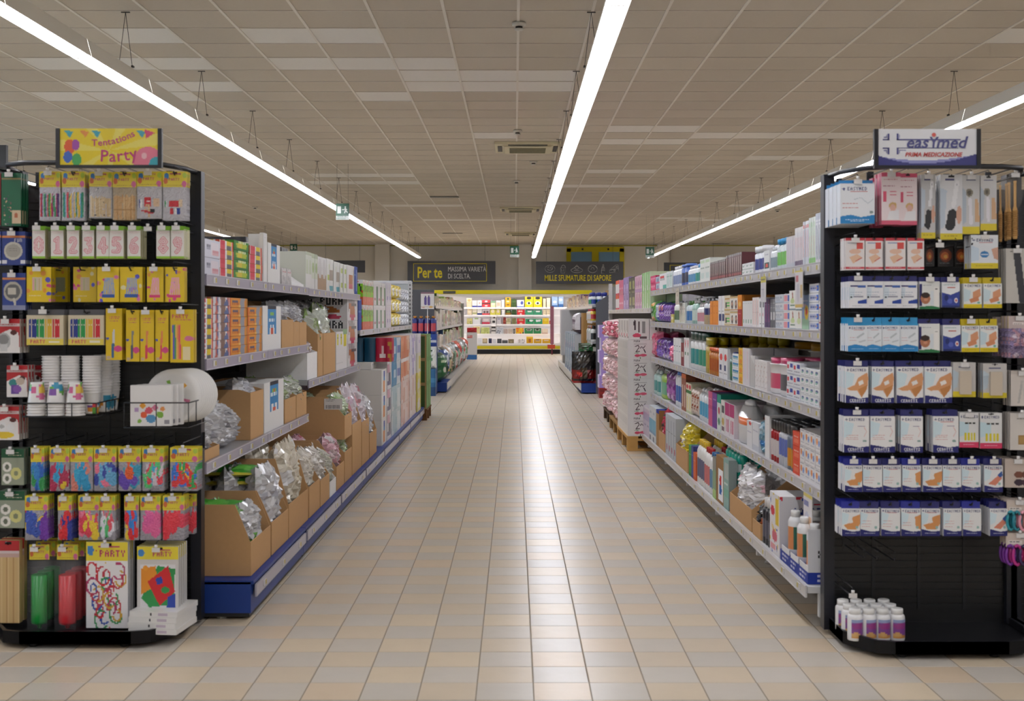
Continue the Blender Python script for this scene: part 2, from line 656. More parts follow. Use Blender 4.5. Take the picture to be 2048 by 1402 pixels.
cassette(1041, 466, 'cream ceiling air conditioner, the furthest one above the aisle')
def detector(px, py, lb, sc=1.0, drop=.03):
    d = F * (ZC - H) / (CY - py)
    q = MB()
    q.lathe([(.06, 0), (.06, -.02), (.045, -.03)], 14, col='d6d0c4')
    q.lathe([(.03, -.03), (.03, -.05), (.018, -.056)], 12, col='3a342d')
    q.lathe([(.04, -.05), (.036, -.06), (.0, -.064)], 12, col='d9d4c9', cap1=False)
    o = q.obj('smoke_detector', 'paint', None, ((px - CX) / F * d, d, ZC - .004), label=lb, category='detector', group='ceiling detectors')
    o.scale = (sc,) * 3
for a, b_, lb in ((1038, 45, 'round white smoke detector nearest the camera, top centre of the ceiling'), (1035, 260, 'round smoke detector just in front of the nearest air conditioner'),
                  (1033, 361, 'round smoke detector between the nearest and middle air conditioners'), (510, 413, 'small round smoke detector above the left shelves'),
                  (1067, 322, 'white ceiling sensor right of the aisle centre line'), (1555, 419, 'small round smoke detector above the right shelves')):
    detector(a, b_, lb)
for a, b_, lb in ((889, 393, 'dark slot air diffuser in the ceiling left of the aisle'), (1441, 487, 'dark slot air diffuser in the ceiling above the right shelves'), (905, 466, 'dark slot air diffuser furthest along the ceiling, left of centre')):
    d = F * (ZC - H) / (CY - b_)
    q = MB()
    q.box(-.28, .28, -.08, .08, -.012, -.002, '4a463f')
    q.box(-.3, .3, -.1, -.08, -.014, -.002, '8f887c')
    q.box(-.3, .3, .08, .1, -.014, -.002, '8f887c')
    q.obj('air_diffuser', 'paint', None, ((a - CX) / F * d, d, ZC - .004), label=lb, category='air vent', group='slot air diffusers')
# emergency exit signs
def exit_sign(px, py, d, lb, size=.215):
    c = P(px, py, d)
    im = Img(26, 26, '0d5a3c')
    im.rect(.12, .22, .38, .8, 'e8ece6'); im.rect(.45, .45, .6, .55, 'e8ece6')
    im.ell(.72, .28, .06, .06, 'e8ece6'); im.stroke([(.7, .38), (.74, .55), (.66, .75)], .045, 'e8ece6')
    im.stroke([(.74, .55), (.86, .72)], .04, 'e8ece6'); im.stroke([(.62, .5), (.72, .42), (.84, .5)], .03, 'e8ece6')
    r = empty('exit_sign', c, lb, 'sign', 'green emergency exit signs')
    q = MB()
    q.box(-size / 2, size / 2, 0, .012, -.2, 0, '0d5a3c')
    q.raster(im, (-size / 2, -.0008, 0), (size, 0, 0), (0, 0, -.2))
    q.obj('pictogram_panel', 'gloss', r)
    q = MB()
    im = Img(52, 14, 'dfe3de')
    im.text(.12, .02, 'USCITA DI', '1d6b4a'); im.text(.06, .55, 'EMERGENZA', '1d6b4a')
    q.box(-size / 2, size / 2, 0, .012, -.265, -.2, 'dfe3de')
    q.raster(im, (-size / 2, -.0008, -.2), (size, 0, 0), (0, 0, -.065))
    q.obj('text_panel', 'gloss', r)
    for s_ in (-1, 1):
        q = MB()
        q.tube([(s_ * .09, .006, 0), (s_ * .09, .006, ZC - c.z)], .0015, 4, '3b3833')
        q.obj('suspension_wire', 'wire', r)
exit_sign(685, 407, 19.9, 'green emergency exit sign hanging left beside the light run')
exit_sign(1029, 492, 29, 'green emergency exit sign hanging above the far end of the aisle')
exit_sign(1300, 494, 30, 'green emergency exit sign hanging right, by the end of a light run')
exit_sign(587, 488, 36, 'green emergency exit sign far left above the paper goods')

# ---- big grey signs at the back
def sign_board(px0, px1, py0, py1, d, lb, parts=None, col='4a4b4f'):
    a, b_ = P(px0, py1, d), P(px1, py0, d)
    w, h = b_.x - a.x, b_.z - a.z
    r = empty('sign_board', (a.x, d, a.z), lb, 'sign')
    q = MB()
    q.box(0, w, 0, .05, 0, h, col)
    q.obj('board', 'paint', r)
    for fx in (.12, .88):
        q = MB()
        q.tube([(w * fx, .025, h), (w * fx, .025, ZC - a.z)], .004, 4, '55524c')
        q.obj('suspension_wire', 'wire', r)
    return r, w, h
YT = 'e3cf00'
r, w, h = sign_board(815, 991, 522, 568, 42.0, 'dark grey sign reading Per te massima varietà di scelta')
fr = MB()
for (x0, x1, z0, z1) in ((.22 * .9, w - .3, h - .1, h - .085), (.2, w - .3, .09, .105), (.2, .215, .09, h - .085), (w - .315, w - .3, .09, h - .085)):
    fr.box(x0, x1, -.006, 0, z0, z1, YT)
fr.obj('yellow_border', 'paint', r)
t = text_mb('Per te', .52, YT, .67, .012)
t.obj('lettering', 'paint', r, (.33, -.004, .22))
t = text_mb('MASSIMA VARIETÀ', .235, 'dcdcdc', .68)
t.obj('lettering', 'paint', r, (1.38, -.004, .43))
t = text_mb('DI SCELTA.', .235, 'dcdcdc', .68)
t.obj('lettering', 'paint', r, (1.38, -.004, .19))
r, w, h = sign_board(1072, 1247, 523, 568, 42.0, 'dark grey sign reading Mille sfumature di sapore with chalk food drawings')
t = text_mb('MILLE SFUMATURE DI SAPORE', .285, YT, .6, .003)
t.obj('lettering', 'paint', r, (.29, -.004, .11))
CH = 'c4c4c4'
def chalk(loops, x, z, s):
    q = MB()
    for lp in loops:
        q.tube([(p[0] * s, 0, p[1] * s) for p in lp], .008, 4, CH)
    q.obj('chalk_drawing', 'paint', r, (x, -.008, z))
def arc(cx, cz, rx, rz, a0, a1, n=12):
    return [(cx + rx * math.cos(math.radians(a0 + (a1 - a0) * i / n)), cz + rz * math.sin(math.radians(a0 + (a1 - a0) * i / n))) for i in range(n + 1)]
z0 = .52
chalk([arc(0, 0, 1, .75, 0, 360), arc(0, .1, .55, .4, 200, 380), [(-.5, .2), (-.2, .5)], [(0, .1), (.3, .5)], [(.3, -.1), (.6, .3)]], .48, z0, .17)
chalk([[(-.5, .2), (-.4, -.9), (.4, -.9), (.5, .2), (-.5, .2)], arc(.1, .2, .45, .6, 0, 180), [(-.3, 0), (-.2, -.6)], [(.2, 0), (.1, -.6)]], .92, z0, .16)
chalk([arc(0, -.2, 1.2, .6, 180, 360), [(-1.2, -.2), (-.4, .3), (0, .8), (.4, .3), (1.2, -.2)], arc(0, .2, .4, .3, 0, 360), [(-.6, -.3), (.5, -.4)]], 1.4, z0, .17)
chalk([arc(0, 0, 1, .85, 0, 360), arc(0, -.2, .35, .5, 0, 180), arc(-.2, .1, .6, .5, 90, 200), arc(.2, .2, .6, .5, 0, 90)], 1.94, z0, .16)
chalk([[(-.35, -.9), (-.3, 0), (-.1, .5), (-.1, .9), (.1, .9), (.1, .5), (.3, 0), (.35, -.9), (-.35, -.9)], [(-.3, -.3), (.3, -.3)], [(0, -.3), (0, .4)]], 2.3, z0, .17)
chalk([[(-1, -.8), (.9, -.7), (.9, .1), (.8, .9), (.3, .8), (-1, -.3), (-1, -.8)], [(-1, -.3), (.9, .1)], arc(.1, -.35, .2, .15, 0, 360), arc(.5, .4, .15, .12, 0, 360)], 2.68, z0, .16)
sign_board(640, 730, 521, 545, 42.0, 'plain dark grey sign behind the paper rolls on the left')
r, w, h = sign_board(1328, 1440, 525, 570, 42.0, 'dark grey sign with a yellow border behind the right top shelf')
q = MB(); q.box(.2, w - .2, -.006, 0, h - .1, h - .085, YT); q.box(.2, .215, -.006, 0, .05, h - .085, YT)
q.obj('yellow_border', 'paint', r)
sign_board(-200, 12, 290, 350, 12.0, 'dark grey sign panel hanging at the far left edge')

# ================================================================== SHELVING
def bx(m, s, xa, xb, y0, y1, z0, z1, c, **k):
    xa, xb = s * xa, s * xb
    m.box(min(xa, xb), max(xa, xb), y0, y1, z0, z1, c, **k)

TAGM = {}
def tagmesh(s):
    if s not in TAGM:
        q = MB()
        q.box(-.002, .002, -.028, .028, -.013, .013, 'd6d3d2')
        q.box(-.003, .003, .004, .024, -.010, .010, 'cdbb58')
        TAGM[s] = q.mesh('price_tag', 'card')
    return TAGM[s]

def shelf(r, s, y0, y1, Xf, Xb, Z, lipc='b9b6bd', tags=0, seed=0, board='b4b4b6', lip=.046):
    q = MB()
    bx(q, s, Xf + .006, Xb, y0 + .003, y1 - .003, Z - .028, Z, board)
    o = q.obj('shelf', 'paint', r)
    q = MB()
    bx(q, s, Xf - .004, Xf + .004, y0 + .004, y1 - .004, Z - lip, Z + .004, lipc)
    bx(q, s, Xf - .006, Xf - .004, y0 + .004, y1 - .004, Z - lip, Z - lip + .004, 'dcdae0')
    bx(q, s, Xf - .006, Xf - .004, y0 + .004, y1 - .004, Z, Z + .004, 'dcdae0')
    q.obj('price_rail', 'gloss', o)
    rr = random.Random(seed)
    for k in range(tags):
        y = y0 + (k + .5 + rr.uniform(-.25, .25)) * (y1 - y0) / tags
        linkobj('price_tag', tagmesh(1), o, (s * (Xf - .006), y, Z - .02))
    return o

def bracket(r, s, y, Xf, Xb, Z):
    q = MB()
    pts = [(s * (Xf + .06), Z - .028), (s * Xb, Z - .028), (s * Xb, Z - .13), (s * (Xb - .06), Z - .13)]
    if s < 0:
        pts.reverse()
    q.prism(pts, 'y', y - .002, y + .002, 'aeaeb0')
    q.obj('bracket', 'paint', r)

MODL = 1.33
def gondola(nm, lb, s, y0, n, Xb, post_h, back='b7b7b8', postc='c4c4c4'):
    r = empty(nm, (0, y0, 0), lb, 'shelving')
    r['_y0'] = y0
    def up(q, name, mats='paint'):
        o = q.obj(name, mats, r)
        o.location = (0, -y0, 0)
        return o
    for k in range(n):
        q = MB()
        bx(q, s, Xb, Xb + .02, y0 + k * MODL, y0 + (k + 1) * MODL, .05, post_h - .02, back)
        up(q, 'back_panel')
    for k in range(n + 1):
        q = MB()
        bx(q, s, Xb - .03, Xb + .03, y0 + k * MODL - .02, y0 + k * MODL + .02, 0, post_h, postc)
        for j in range(int(post_h / .05) - 1):
            bx(q, s, Xb - .0305, Xb - .03, y0 + k * MODL - .005, y0 + k * MODL + .005, .05 + j * .05, .075 + j * .05, '444')
        up(q, 'upright')
    return r

def gshelf(r, s, y0, y1, Xf, Xb, Z, **k):
    o = shelf(r, s, y0, y1, Xf, Xb, Z, **k)
    o.location = (0, -r['_y0'], 0)
    return o
def gpart(q, name, mats, r):
    o = q.obj(name, mats, r)
    o.location = (0, -r['_y0'], 0)
    return o
def gbracket(r, s, y, Xf, Xb, Z):
    q = MB()
    pts = [(s * (Xf + .06), Z - .028), (s * Xb, Z - .028), (s * Xb, Z - .13), (s * (Xb - .06), Z - .13)]
    q.prism(pts, 'y', y - .002, y + .002, 'aeaeb0')
    gpart(q, 'bracket', 'paint', r)

# ---- right-hand near row
RX, RXB, RB = 1.32, 1.237, 2.06
RY = 5.19
gr = gondola('shelving_row', 'light grey shelving row along the right of the aisle, full of toiletries', 1, RY, 9, RB, 1.75)
RZ = [1.554, 1.258, .921, .572]
for k in range(5):
    ya, yb = RY + k * MODL, RY + (k + 1) * MODL
    for j, Z in enumerate(RZ):
        gshelf(gr, 1, ya, yb, RX, RB, Z, tags=8 if k < 3 else 5, seed=j * 10 + k, lipc='c6c4c8', board='b9b9bc')
        gbracket(gr, 1, ya + .01, RX, RB, Z)
    gshelf(gr, 1, ya, yb, RXB, RB, .176, tags=4 if k < 3 else 0, seed=90 + k, lipc='cbc9c8', board='c9c9c9')
for k in range(6):
    y = RY + k * MODL + .02
    q = MB()
    bx(q, 1, RXB + .055, RB, y - .012, y + .012, .045, .15, 'd9d9d9')
    q.lathe([(.006, .085), (.006, .09)], 8, RXB + .1, y - .0135, 0, col='222') if False else None
    gpart(q, 'foot', 'paint', gr)
    q = MB()
    q.lathe([(.032, 0), (.03, .012), (.012, .018), (.012, .05)], 10, RXB + .13, y, 0, col='8f8c86')
    gpart(q, 'leveller', 'paint', gr)
# second stretch of the same row, one high shelf over the pallets
for k in range(5, 9):
    ya, yb = RY + k * MODL, RY + (k + 1) * MODL
    gshelf(gr, 1, ya, yb, RX, RB, 1.39, tags=3, seed=200 + k, lipc='c6c0bc')
q = MB()
yE = RY + 9 * MODL
bx(q, 1, RX + .0, RX + .05, yE - .02, yE + .04, .0, 1.76, 'b8b4b2')
for j in range(33):
    bx(q, 1, RX - .001, RX, yE - .004, yE + .012, .1 + j * .05, .125 + j * .05, '5a4650')
gpart(q, 'end_upright', 'paint', gr)
q = MB()
bx(q, 1, RX + .05, RB, yE + .01, yE + .03, 0, 1.72, '8f8c88')
gpart(q, 'end_panel', 'paint', gr)

# ---- left-hand near row
LX, LXB, LBk = 1.345, 1.136, 2.12
LY = 5.33
gl = gondola('shelving_row', 'grey shelving row with blue base along the left, full of paper goods', -1, LY, 8, LBk, 1.7)
BLU = '12357e'
for k in range(8):
    ya, yb = LY + k * MODL, LY + (k + 1) * MODL
    kk = dict(tags=5 if k < 3 else 2, lipc='aaa4b4', board='8f9092')
    if k < 2:
        for j, Z in enumerate((1.503, 1.132, .68)):
            gshelf(gl, -1, ya, yb, LX, LBk, Z, seed=300 + j * 10 + k, **kk)
            gbracket(gl, -1, ya + .01, LX, LBk, Z)
    elif k < 4:
        for j, Z in enumerate((1.498, .895)):
            gshelf(gl, -1, ya, yb, LX, LBk, Z, seed=300 + j * 10 + k, **kk)
            gbracket(gl, -1, ya + .01, LX, LBk, Z)
    else:
        gshelf(gl, -1, ya, yb, LX, LBk, 1.19, seed=300 + k, tags=2, lipc='bdb9bd', board='a8a8aa')
    q = MB()
    bx(q, -1, LXB + .012, LBk, ya + .003, yb - .003, .03, .165, BLU)
    bx(q, -1, LXB, LBk, ya + .003, yb - .003, .155, .171, BLU)
    bx(q, -1, LXB + .02, LBk, ya + .01, yb - .01, .012, .03, '1a1a1c')
    o = gpart(q, 'base_plinth', 'paint', gl)
    q = MB()
    bx(q, -1, LXB - .008, LXB, ya + .03, yb - .03, .095, .15, 'a7a2ae')
    q.obj('price_rail', 'gloss', o)
    for j in range(3 if k < 4 else 0):
        linkobj('price_tag', tagmesh(1), o, (-(LXB - .01), ya + .2 + j * .45, .122))
    q = MB()
    q.lathe([(.022, 0), (.02, .008), (.008, .02), (.008, .03)], 10, -(LXB + .15), ya + .05, 0, col='d8d5cd')
    gpart(q, 'leveller', 'paint', gl)
yE = LY + 8 * MODL
q = MB()
bx(q, -1, LX - .01, LX + .04, yE - .03, yE + .02, .0, 1.76, 'c9c9c9')
for j in range(33):
    bx(q, -1, LX - .011, LX - .01, yE - .012, yE + .004, .1 + j * .05, .125 + j * .05, '4a4a4a')
    bx(q, -1, LX + .008, LX + .022, yE - .0305, yE - .03, .1 + j * .05, .125 + j * .05, '4a4a4a')
gpart(q, 'end_upright', 'paint', gl)
q = MB()
bx(q, -1, LX + .04, LBk, yE - .005, yE + .015, 0.2, 1.74, 'c2c6c6')
bx(q, -1, LX + .0, LBk, yE - .02, yE + .015, 1.73, 1.77, 'dcdcdc')
gpart(q, 'end_panel', 'paint', gl)

# ---- far rows across the cross aisle
def far_row(s, y0, n, Xf, XfB, Xb, Zs, lb, ends):
    g = gondola('shelving_row', lb, s, y0, n, Xb, 1.72, back='9b9b9c')
    for k in range(n):
        ya, yb = y0 + k * MODL, y0 + (k + 1) * MODL
        for Z in Zs(k):
            gshelf(g, s, ya, yb, Xf, Xb, Z, tags=0, lipc='d0cccb', board='9a9a9b')
        q = MB()
        bx(q, s, XfB + .01, Xb, ya + .003, yb - .003, .02, .17, BLU if k == 0 else 'b9b6b0')
        o = gpart(q, 'base_plinth', 'paint', g)
        q = MB()
        bx(q, s, XfB - .004, XfB + .008, ya + .01, yb - .01, .06, .175, 'cfcbc6')
        q.obj('price_rail', 'gloss', o)
    return g
g2l = far_row(-1, 20.8, 8, 1.34, 1.14, 2.0, lambda k: (1.48, 1.10, .70), 'shelving row far left beyond the cross aisle, with a dark end panel', 0)
q = MB()
bx(q, -1, 1.36, 2.0, 20.74, 20.77, .0, 1.75, '54555a')
gpart(q, 'end_panel', 'paint', g2l)
q = MB()
yE = 20.8 + 8 * MODL
bx(q, -1, 1.3, 1.42, yE - .03, yE + .03, 0, 1.62, 'a9a49b')
gpart(q, 'end_upright', 'paint', g2l)
g2r = far_row(1, 20.5, 8, 1.3, 1.11, 2.0, lambda k: (1.48, 1.225, .87) if k < 1 else (1.48,), 'shelving row far right beyond the cross aisle, with a dark end panel', 0)
q = MB()
pts = [(1.36, .0), (1.36, 1.52), (1.6, 1.68), (2.0, 1.7), (2.0, 0)]
q.prism(pts, 'y', 20.44, 20.47, '515359')
gpart(q, 'end_panel', 'paint', g2r)

# ---- chilled cabinet on the back wall
FY, FX0, FX1 = 41.3, -4.4, 2.6
fr = empty('chilled_cabinet', (0, FY, 0), 'long lit open chilled cabinet with yellow trim across the back wall', 'fridge')
def fp(q, name, mats='paint'):
    o = q.obj(name, mats, fr); o.location = (0, -FY, 0); return o
q = MB(); q.box(FX0, FX1, FY + 1.0, FY + 1.1, .1, 2.1, 'e4e2e4'); fp(q, 'back_panel')
q = MB(); q.box(FX0, FX1, FY + .1, FY + 1.1, .012, .13, '1b1917'); fp(q, 'kick_plate')
q = MB(); q.box(FX0, FX1, FY, FY + 1.1, .15, .335, 'd4d0c8'); q.box(FX0, FX1, FY - .012, FY, .17, .27, 'c9bb10'); q.box(FX0, FX1, FY - .02, FY + .02, .3, .36, 'e6e4e2'); fp(q, 'base_deck')
q = MB(); q.box(FX0, FX1, FY - .1, FY + 1.1, 1.98, 2.14, 'dedbd6'); q.box(FX0, FX1, FY - .1, FY - .08, 1.93, 1.98, 'dedbd6'); q.box(FX0, FX1, FY - .13, FY - .1, 2.02, 2.15, 'd8ca00'); fp(q, 'canopy')
for z in (1.575, 1.313, 1.0, .674):
    q = MB(); q.box(FX0, FX1, FY + .3, FY + 1.0, z - .03, z, 'e6e4e4'); q.box(FX0, FX1, FY + .28, FY + .3, z - .05, z + .005, 'f0eeee'); fp(q, 'shelf')
    q = MB(); q.box(FX0, FX1, FY + .34, FY + .38, z - .045, z - .031, 'fff'); fp(q, 'lamp_tube', 'fridge_lamp')
q = MB(); q.box(FX0, FX1, FY + .0, FY + .06, 1.955, 1.978, 'fff'); fp(q, 'lamp_tube', 'fridge_lamp')
for x in (FX0, FX1 - .04):
    q = MB(); q.box(x, x + .04, FY + .05, FY + 1.1, .1, 2.1, 'cfccc8'); fp(q, 'end_panel')
q = MB(); q.box(-2.4, -1.98, FY - .15, FY - .13, 2.03, 2.12, '4a4a44'); fp(q, 'badge')

# ================================================================== PRODUCT KINDS
# every kind: origin at the bottom centre of the front, front towards -y, w = x, d = +y, h = z
def k_box(w, h, d, spec, side='e8e6e2', top=None, sspec=None, cw=22, mat='card', sides=''):
    q = MB()
    q.box(-w / 2, w / 2, 0, d, 0, h, side, cols={'t': top or side})
    e = .0007
    q.raster(spec_img(w, h, spec, cw), (-w / 2, -e, h), (w, 0, 0), (0, 0, -h))
    sp = sspec or (spec if sides else None)
    if sp and ('r' in sides or sspec):
        q.raster(spec_img(d, h, sp, max(8, cw - 6)), (w / 2 + e, 0, h), (0, d, 0), (0, 0, -h))
    if sp and ('l' in sides or sspec):
        q.raster(spec_img(d, h, sp, max(8, cw - 6)), (-w / 2 - e, d, h), (0, -d, 0), (0, 0, -h))
    return [('box', q.mesh('box', mat))]

def k_bottle(w, h, d, body, cap, label=None, acc=None, capf=.16, shoulder=.12, neck=.4, caps='round', mat='gloss', n=12, lz=(.18, .68), top=None):
    r = w / 2
    sy = min(1.0, d / w)
    hb = h * (1 - capf)
    z1, z2 = lz
    prof = [(r * .9, 0), (r, hb * .03), (r, hb * z1), (r, hb * z2), (r, hb * (1 - shoulder)), (r * (neck + .25), hb * .985), (r * neck, hb)]
    def cf(k, i):
        if k == 2 and label:
            if acc and (i < n / 6 or i >= n - n / 6):
                return acc
            return label
        if top and k >= 3:
            return top
        return body
    q = MB()
    q.lathe(prof, n, 0, r * sy, 0, 1, sy, colfn=cf)
    c = MB()
    rc = r * (neck + .12)
    if caps == 'pump':
        c.lathe([(rc, hb), (rc, hb + h * capf * .35), (rc * .35, hb + h * capf * .4), (rc * .35, hb + h * capf * .7), (rc * .9, hb + h * capf * .72), (rc * .9, h)], 10, 0, r * sy, 0, 1, sy, col=cap)
        c.box(-rc * 2.2, 0, r * sy - rc * .3, r * sy + rc * .3, hb + h * capf * .8, h, cap)
    elif caps == 'wide':
        c.lathe([(r * .97, hb * .985), (r * .97, h * .985), (r * .85, h)], n, 0, r * sy, 0, 1, sy, col=cap)
    elif caps == 'dome':
        c.lathe([(rc, hb), (rc * .95, hb + h * capf * .5), (rc * .6, hb + h * capf * .85), (rc * .2, h)], 10, 0, r * sy, 0, 1, sy, col=cap)
    else:
        c.lathe([(rc, hb), (rc, h * .99), (rc * .9, h)], 10, 0, r * sy, 0, 1, sy, col=cap)
    return [('bottle', q.mesh('bottle', mat)), ('cap', c.mesh('cap', mat))]

def k_jar(w, h, d, body, lid, label=None, acc=None, lf=.2):
    return k_bottle(w, h, d, body, lid, label, acc, capf=lf, shoulder=.05, neck=.9, caps='wide', n=14)

def k_bag(w, h, d, spec, mat='film', crk=.08, seed=1, nx=10, ny=12, pw=8.0, cw=18, back=None):
    q = MB()
    im = spec_img(w, h, spec, cw)
    q.pillow(w, h, d, im, nx, ny, crk, seed, pw=pw, backcol=back)
    for i in range(len(q.v)):
        x, y, z = q.v[i]
        q.v[i] = (x, y + d / 2, z)
    return [('bag', q.mesh('bag', mat))]

def k_rollpack(w, h, d, spec, cols=2, rows=2, mat='film', sspec=None):
    """film pack of paper rolls: bulging vertical rolls under a printed wrap"""
    q = MB()
    im = spec_img(w, h, spec, 20)
    nx = cols * 4
    for a, (o, L, sgn) in enumerate((((-w / 2, 0), w, 0), ((w / 2, 0), d, 1), ((-w / 2, d), d, 2), ((w / 2, d), w, 3))):
        pass
    b = .012
    q.box(-w / 2 + b, w / 2 - b, b, d - b, 0, h - b, 'f0eeea')
    def wall(p0, ux, uy, L, nxx, nyy, imm):
        nz = 6
        base = len(q.v)
        for j in range(nz + 1):
            for i in range(nxx * 4 + 1):
                t = i / (nxx * 4)
                bl = abs(math.sin(t * nxx * math.pi)) * b - b * .6
                zz = h * j / nz
                e = 1.0 if 0 < j < nz else .2
                q.v.append((p0[0] + ux * t * L + nyy[0] * bl * e, p0[1] + uy * t * L + nyy[1] * bl * e, zz))
        for j in range(nz):
            for i in range(nxx * 4):
                f = (base + j * (nxx * 4 + 1) + i, base + j * (nxx * 4 + 1) + i + 1, base + (j + 1) * (nxx * 4 + 1) + i + 1, base + (j + 1) * (nxx * 4 + 1) + i)
                c = tuple(imm.a[min(imm.h - 1, int((1 - (j + .5) / nz) * imm.h)), min(imm.w - 1, int((i + .5) / (nxx * 4) * imm.w))])
                q.idx(f, c, 0, True)
    wall((-w / 2, 0), 1, 0, w, cols, (0, -1), im)
    im2 = spec_img(d, h, sspec or spec, 20)
    wall((w / 2, 0), 0, 1, d, rows, (1, 0), im2)
    wall((-w / 2, d), 0, -1, d, rows, (-1, 0), im2)
    q.face([(-w / 2, 0, h), (w / 2, 0, h), (w / 2, d, h), (-w / 2, d, h)], tuple(im.a[0, 0]))
    return [('pack', q.mesh('pack', mat))]

def crinkle_bag(w, h, d, cols, seed, nx=8, ny=8, crk=.28):
    """loose plastic bag: creased sheet, mostly one film colour with a few printed patches"""
    rr = random.Random(seed)
    nx, ny = 20, 24
    q = MB()
    im = Img(nx, ny, cols[0])
    for _ in range(26):
        im.ell(rr.random(), rr.random(), rr.uniform(.05, .16), rr.uniform(.03, .1), rr.choice(cols))
    q.pillow(w, h, d, im, nx, ny, .1, seed, pw=4)
    ph = [(rr.uniform(2, 7), rr.uniform(2, 7), rr.uniform(0, 6.3), rr.uniform(.3, 1)) for _ in range(7)]
    for i in range(len(q.v)):
        x, y, z = q.v[i]
        u, t = x / w * 3.1, z / h * 3.1
        e = sum(a_ * math.sin(p_ * u * 2 + s_ * t * 2 + f_) for p_, s_, f_, a_ in ph) / 4
        edge = min(1, (w / 2 - abs(x)) / (w * .12)) if w else 1
        q.v[i] = (x + rr.uniform(-1, 1) * w * .012 + .02 * w * e, y + d / 2 + e * d * .13 * max(edge, 0), z + rr.uniform(-1, 1) * h * .012 + (.05 * h * e + rr.uniform(-.03, .03) * h if z > h * .93 else 0))
    return q

KR = 'bb9468'
def k_carton(w, h, d, hf, col=KR, cut=.5, label=None, inner=None, hole=None, side_img=None):
    """open display carton: full back, sides cut down towards a low front"""
    t = .004
    q = MB()
    q.box(-w / 2, w / 2, 0, d, 0, t, col)
    q.box(-w / 2, w / 2, d - t, d, t, h, col)
    q.box(-w / 2, w / 2, 0, t, t, hf, col)
    yc = d * cut
    pts = [(t, t), (d - t, t), (d - t, h), (yc, h), (yc * .55, hf + (h - hf) * .55), (t, hf)]
    q.prism(pts, 'x', -w / 2, -w / 2 + t, col)
    q.prism(pts, 'x', w / 2 - t, w / 2, col)
    return [('carton', q.mesh('carton', 'cardboard'))]

ORD = ['first', 'second', 'third', 'fourth', 'fifth', 'sixth', 'seventh', 'eighth', 'ninth', 'tenth', 'eleventh', 'twelfth', 'thirteenth', 'fourteenth', 'fifteenth', 'sixteenth', 'seventeenth', 'eighteenth', 'nineteenth', 'twentieth']
LAYN = {1: [''], 2: ['bottom', 'top'], 3: ['bottom', 'middle', 'top']}
def which(i, n, l, lay, r_, rows):
    o = []
    if n > 1:
        o.append((ORD[i] if i < 20 else 'later') + ' along')
    if lay > 1:
        o.append((LAYN[lay][l] if lay in LAYN else ORD[l]) + ' layer')
    if rows > 1:
        o.append('front' if r_ == 0 else ('behind' if rows == 2 else ORD[r_] + ' row'))
    return ' '.join(o)
def row(s, Z, Xf, entries, tail, name_tail=''):
    """entries: (px0, px1, ytop, n, layers, rows, depth, kind, args, label, category, object name)"""
    for (p0, p1, yt, n, lay, rows, dep, kind, args, lb, cat, nm) in entries:
        ya, yb = sorted((F * Xf / abs(p0 - CX), F * Xf / abs(p1 - CX)))
        zt = H - (yt - CY) * ya / F
        pitch = (yb - ya) / n
        w = pitch - .004
        hh = (zt - Z) / lay
        kw = {}
        if isinstance(args, dict):
            kw, args = args, ()
        pr = kind(w, hh - .0015, dep - .004, *args, **kw)
        pr = [(nm if i == 0 else a, b) for i, (a, b) in enumerate(pr)]
        grp = lb + ' ' + tail if n * lay * rows > 1 else None
        for r_ in range(rows):
            for l in range(lay):
                for i in range(n):
                    j = random.uniform(-.0015, .0015)
                    full = lb + ', ' + which(i, n, l, lay, r_, rows) + ', ' + tail if grp else lb + ' ' + tail
                    place(pr, nm, (s * (Xf + .016 + r_ * dep + abs(j)), ya + (i + .5) * pitch, Z + .0004 + l * hh), full, cat, grp,
                          rz=(-math.pi / 2 if s > 0 else math.pi / 2) + random.uniform(-.012, .012))

# ================================================================== END STANDS (black, peg hooks)
hk = MB()
hk.tube([(0, 0, 0), (0, -.27, 0), (0, -.285, .012)], .0032, 5, '15151a')
hk.tube([(0, 0, .035), (0, -.275, .035), (0, -.285, .03)], .002, 5, '15151a')
hk.box(-.012, .012, -.006, 0, -.02, .05, '15151a')
HOOK = hk.mesh('peg_hook', 'blackplastic')
th = MB()
th.box(-.016, .016, -.289, -.286, -.004, .014, 'e4e2e0')
th.lathe([(.006, .014), (.007, .026)], 8, 0, -.2875, 0, col='f0eeec')
TAGH = th.mesh('price_holder', 'gloss')

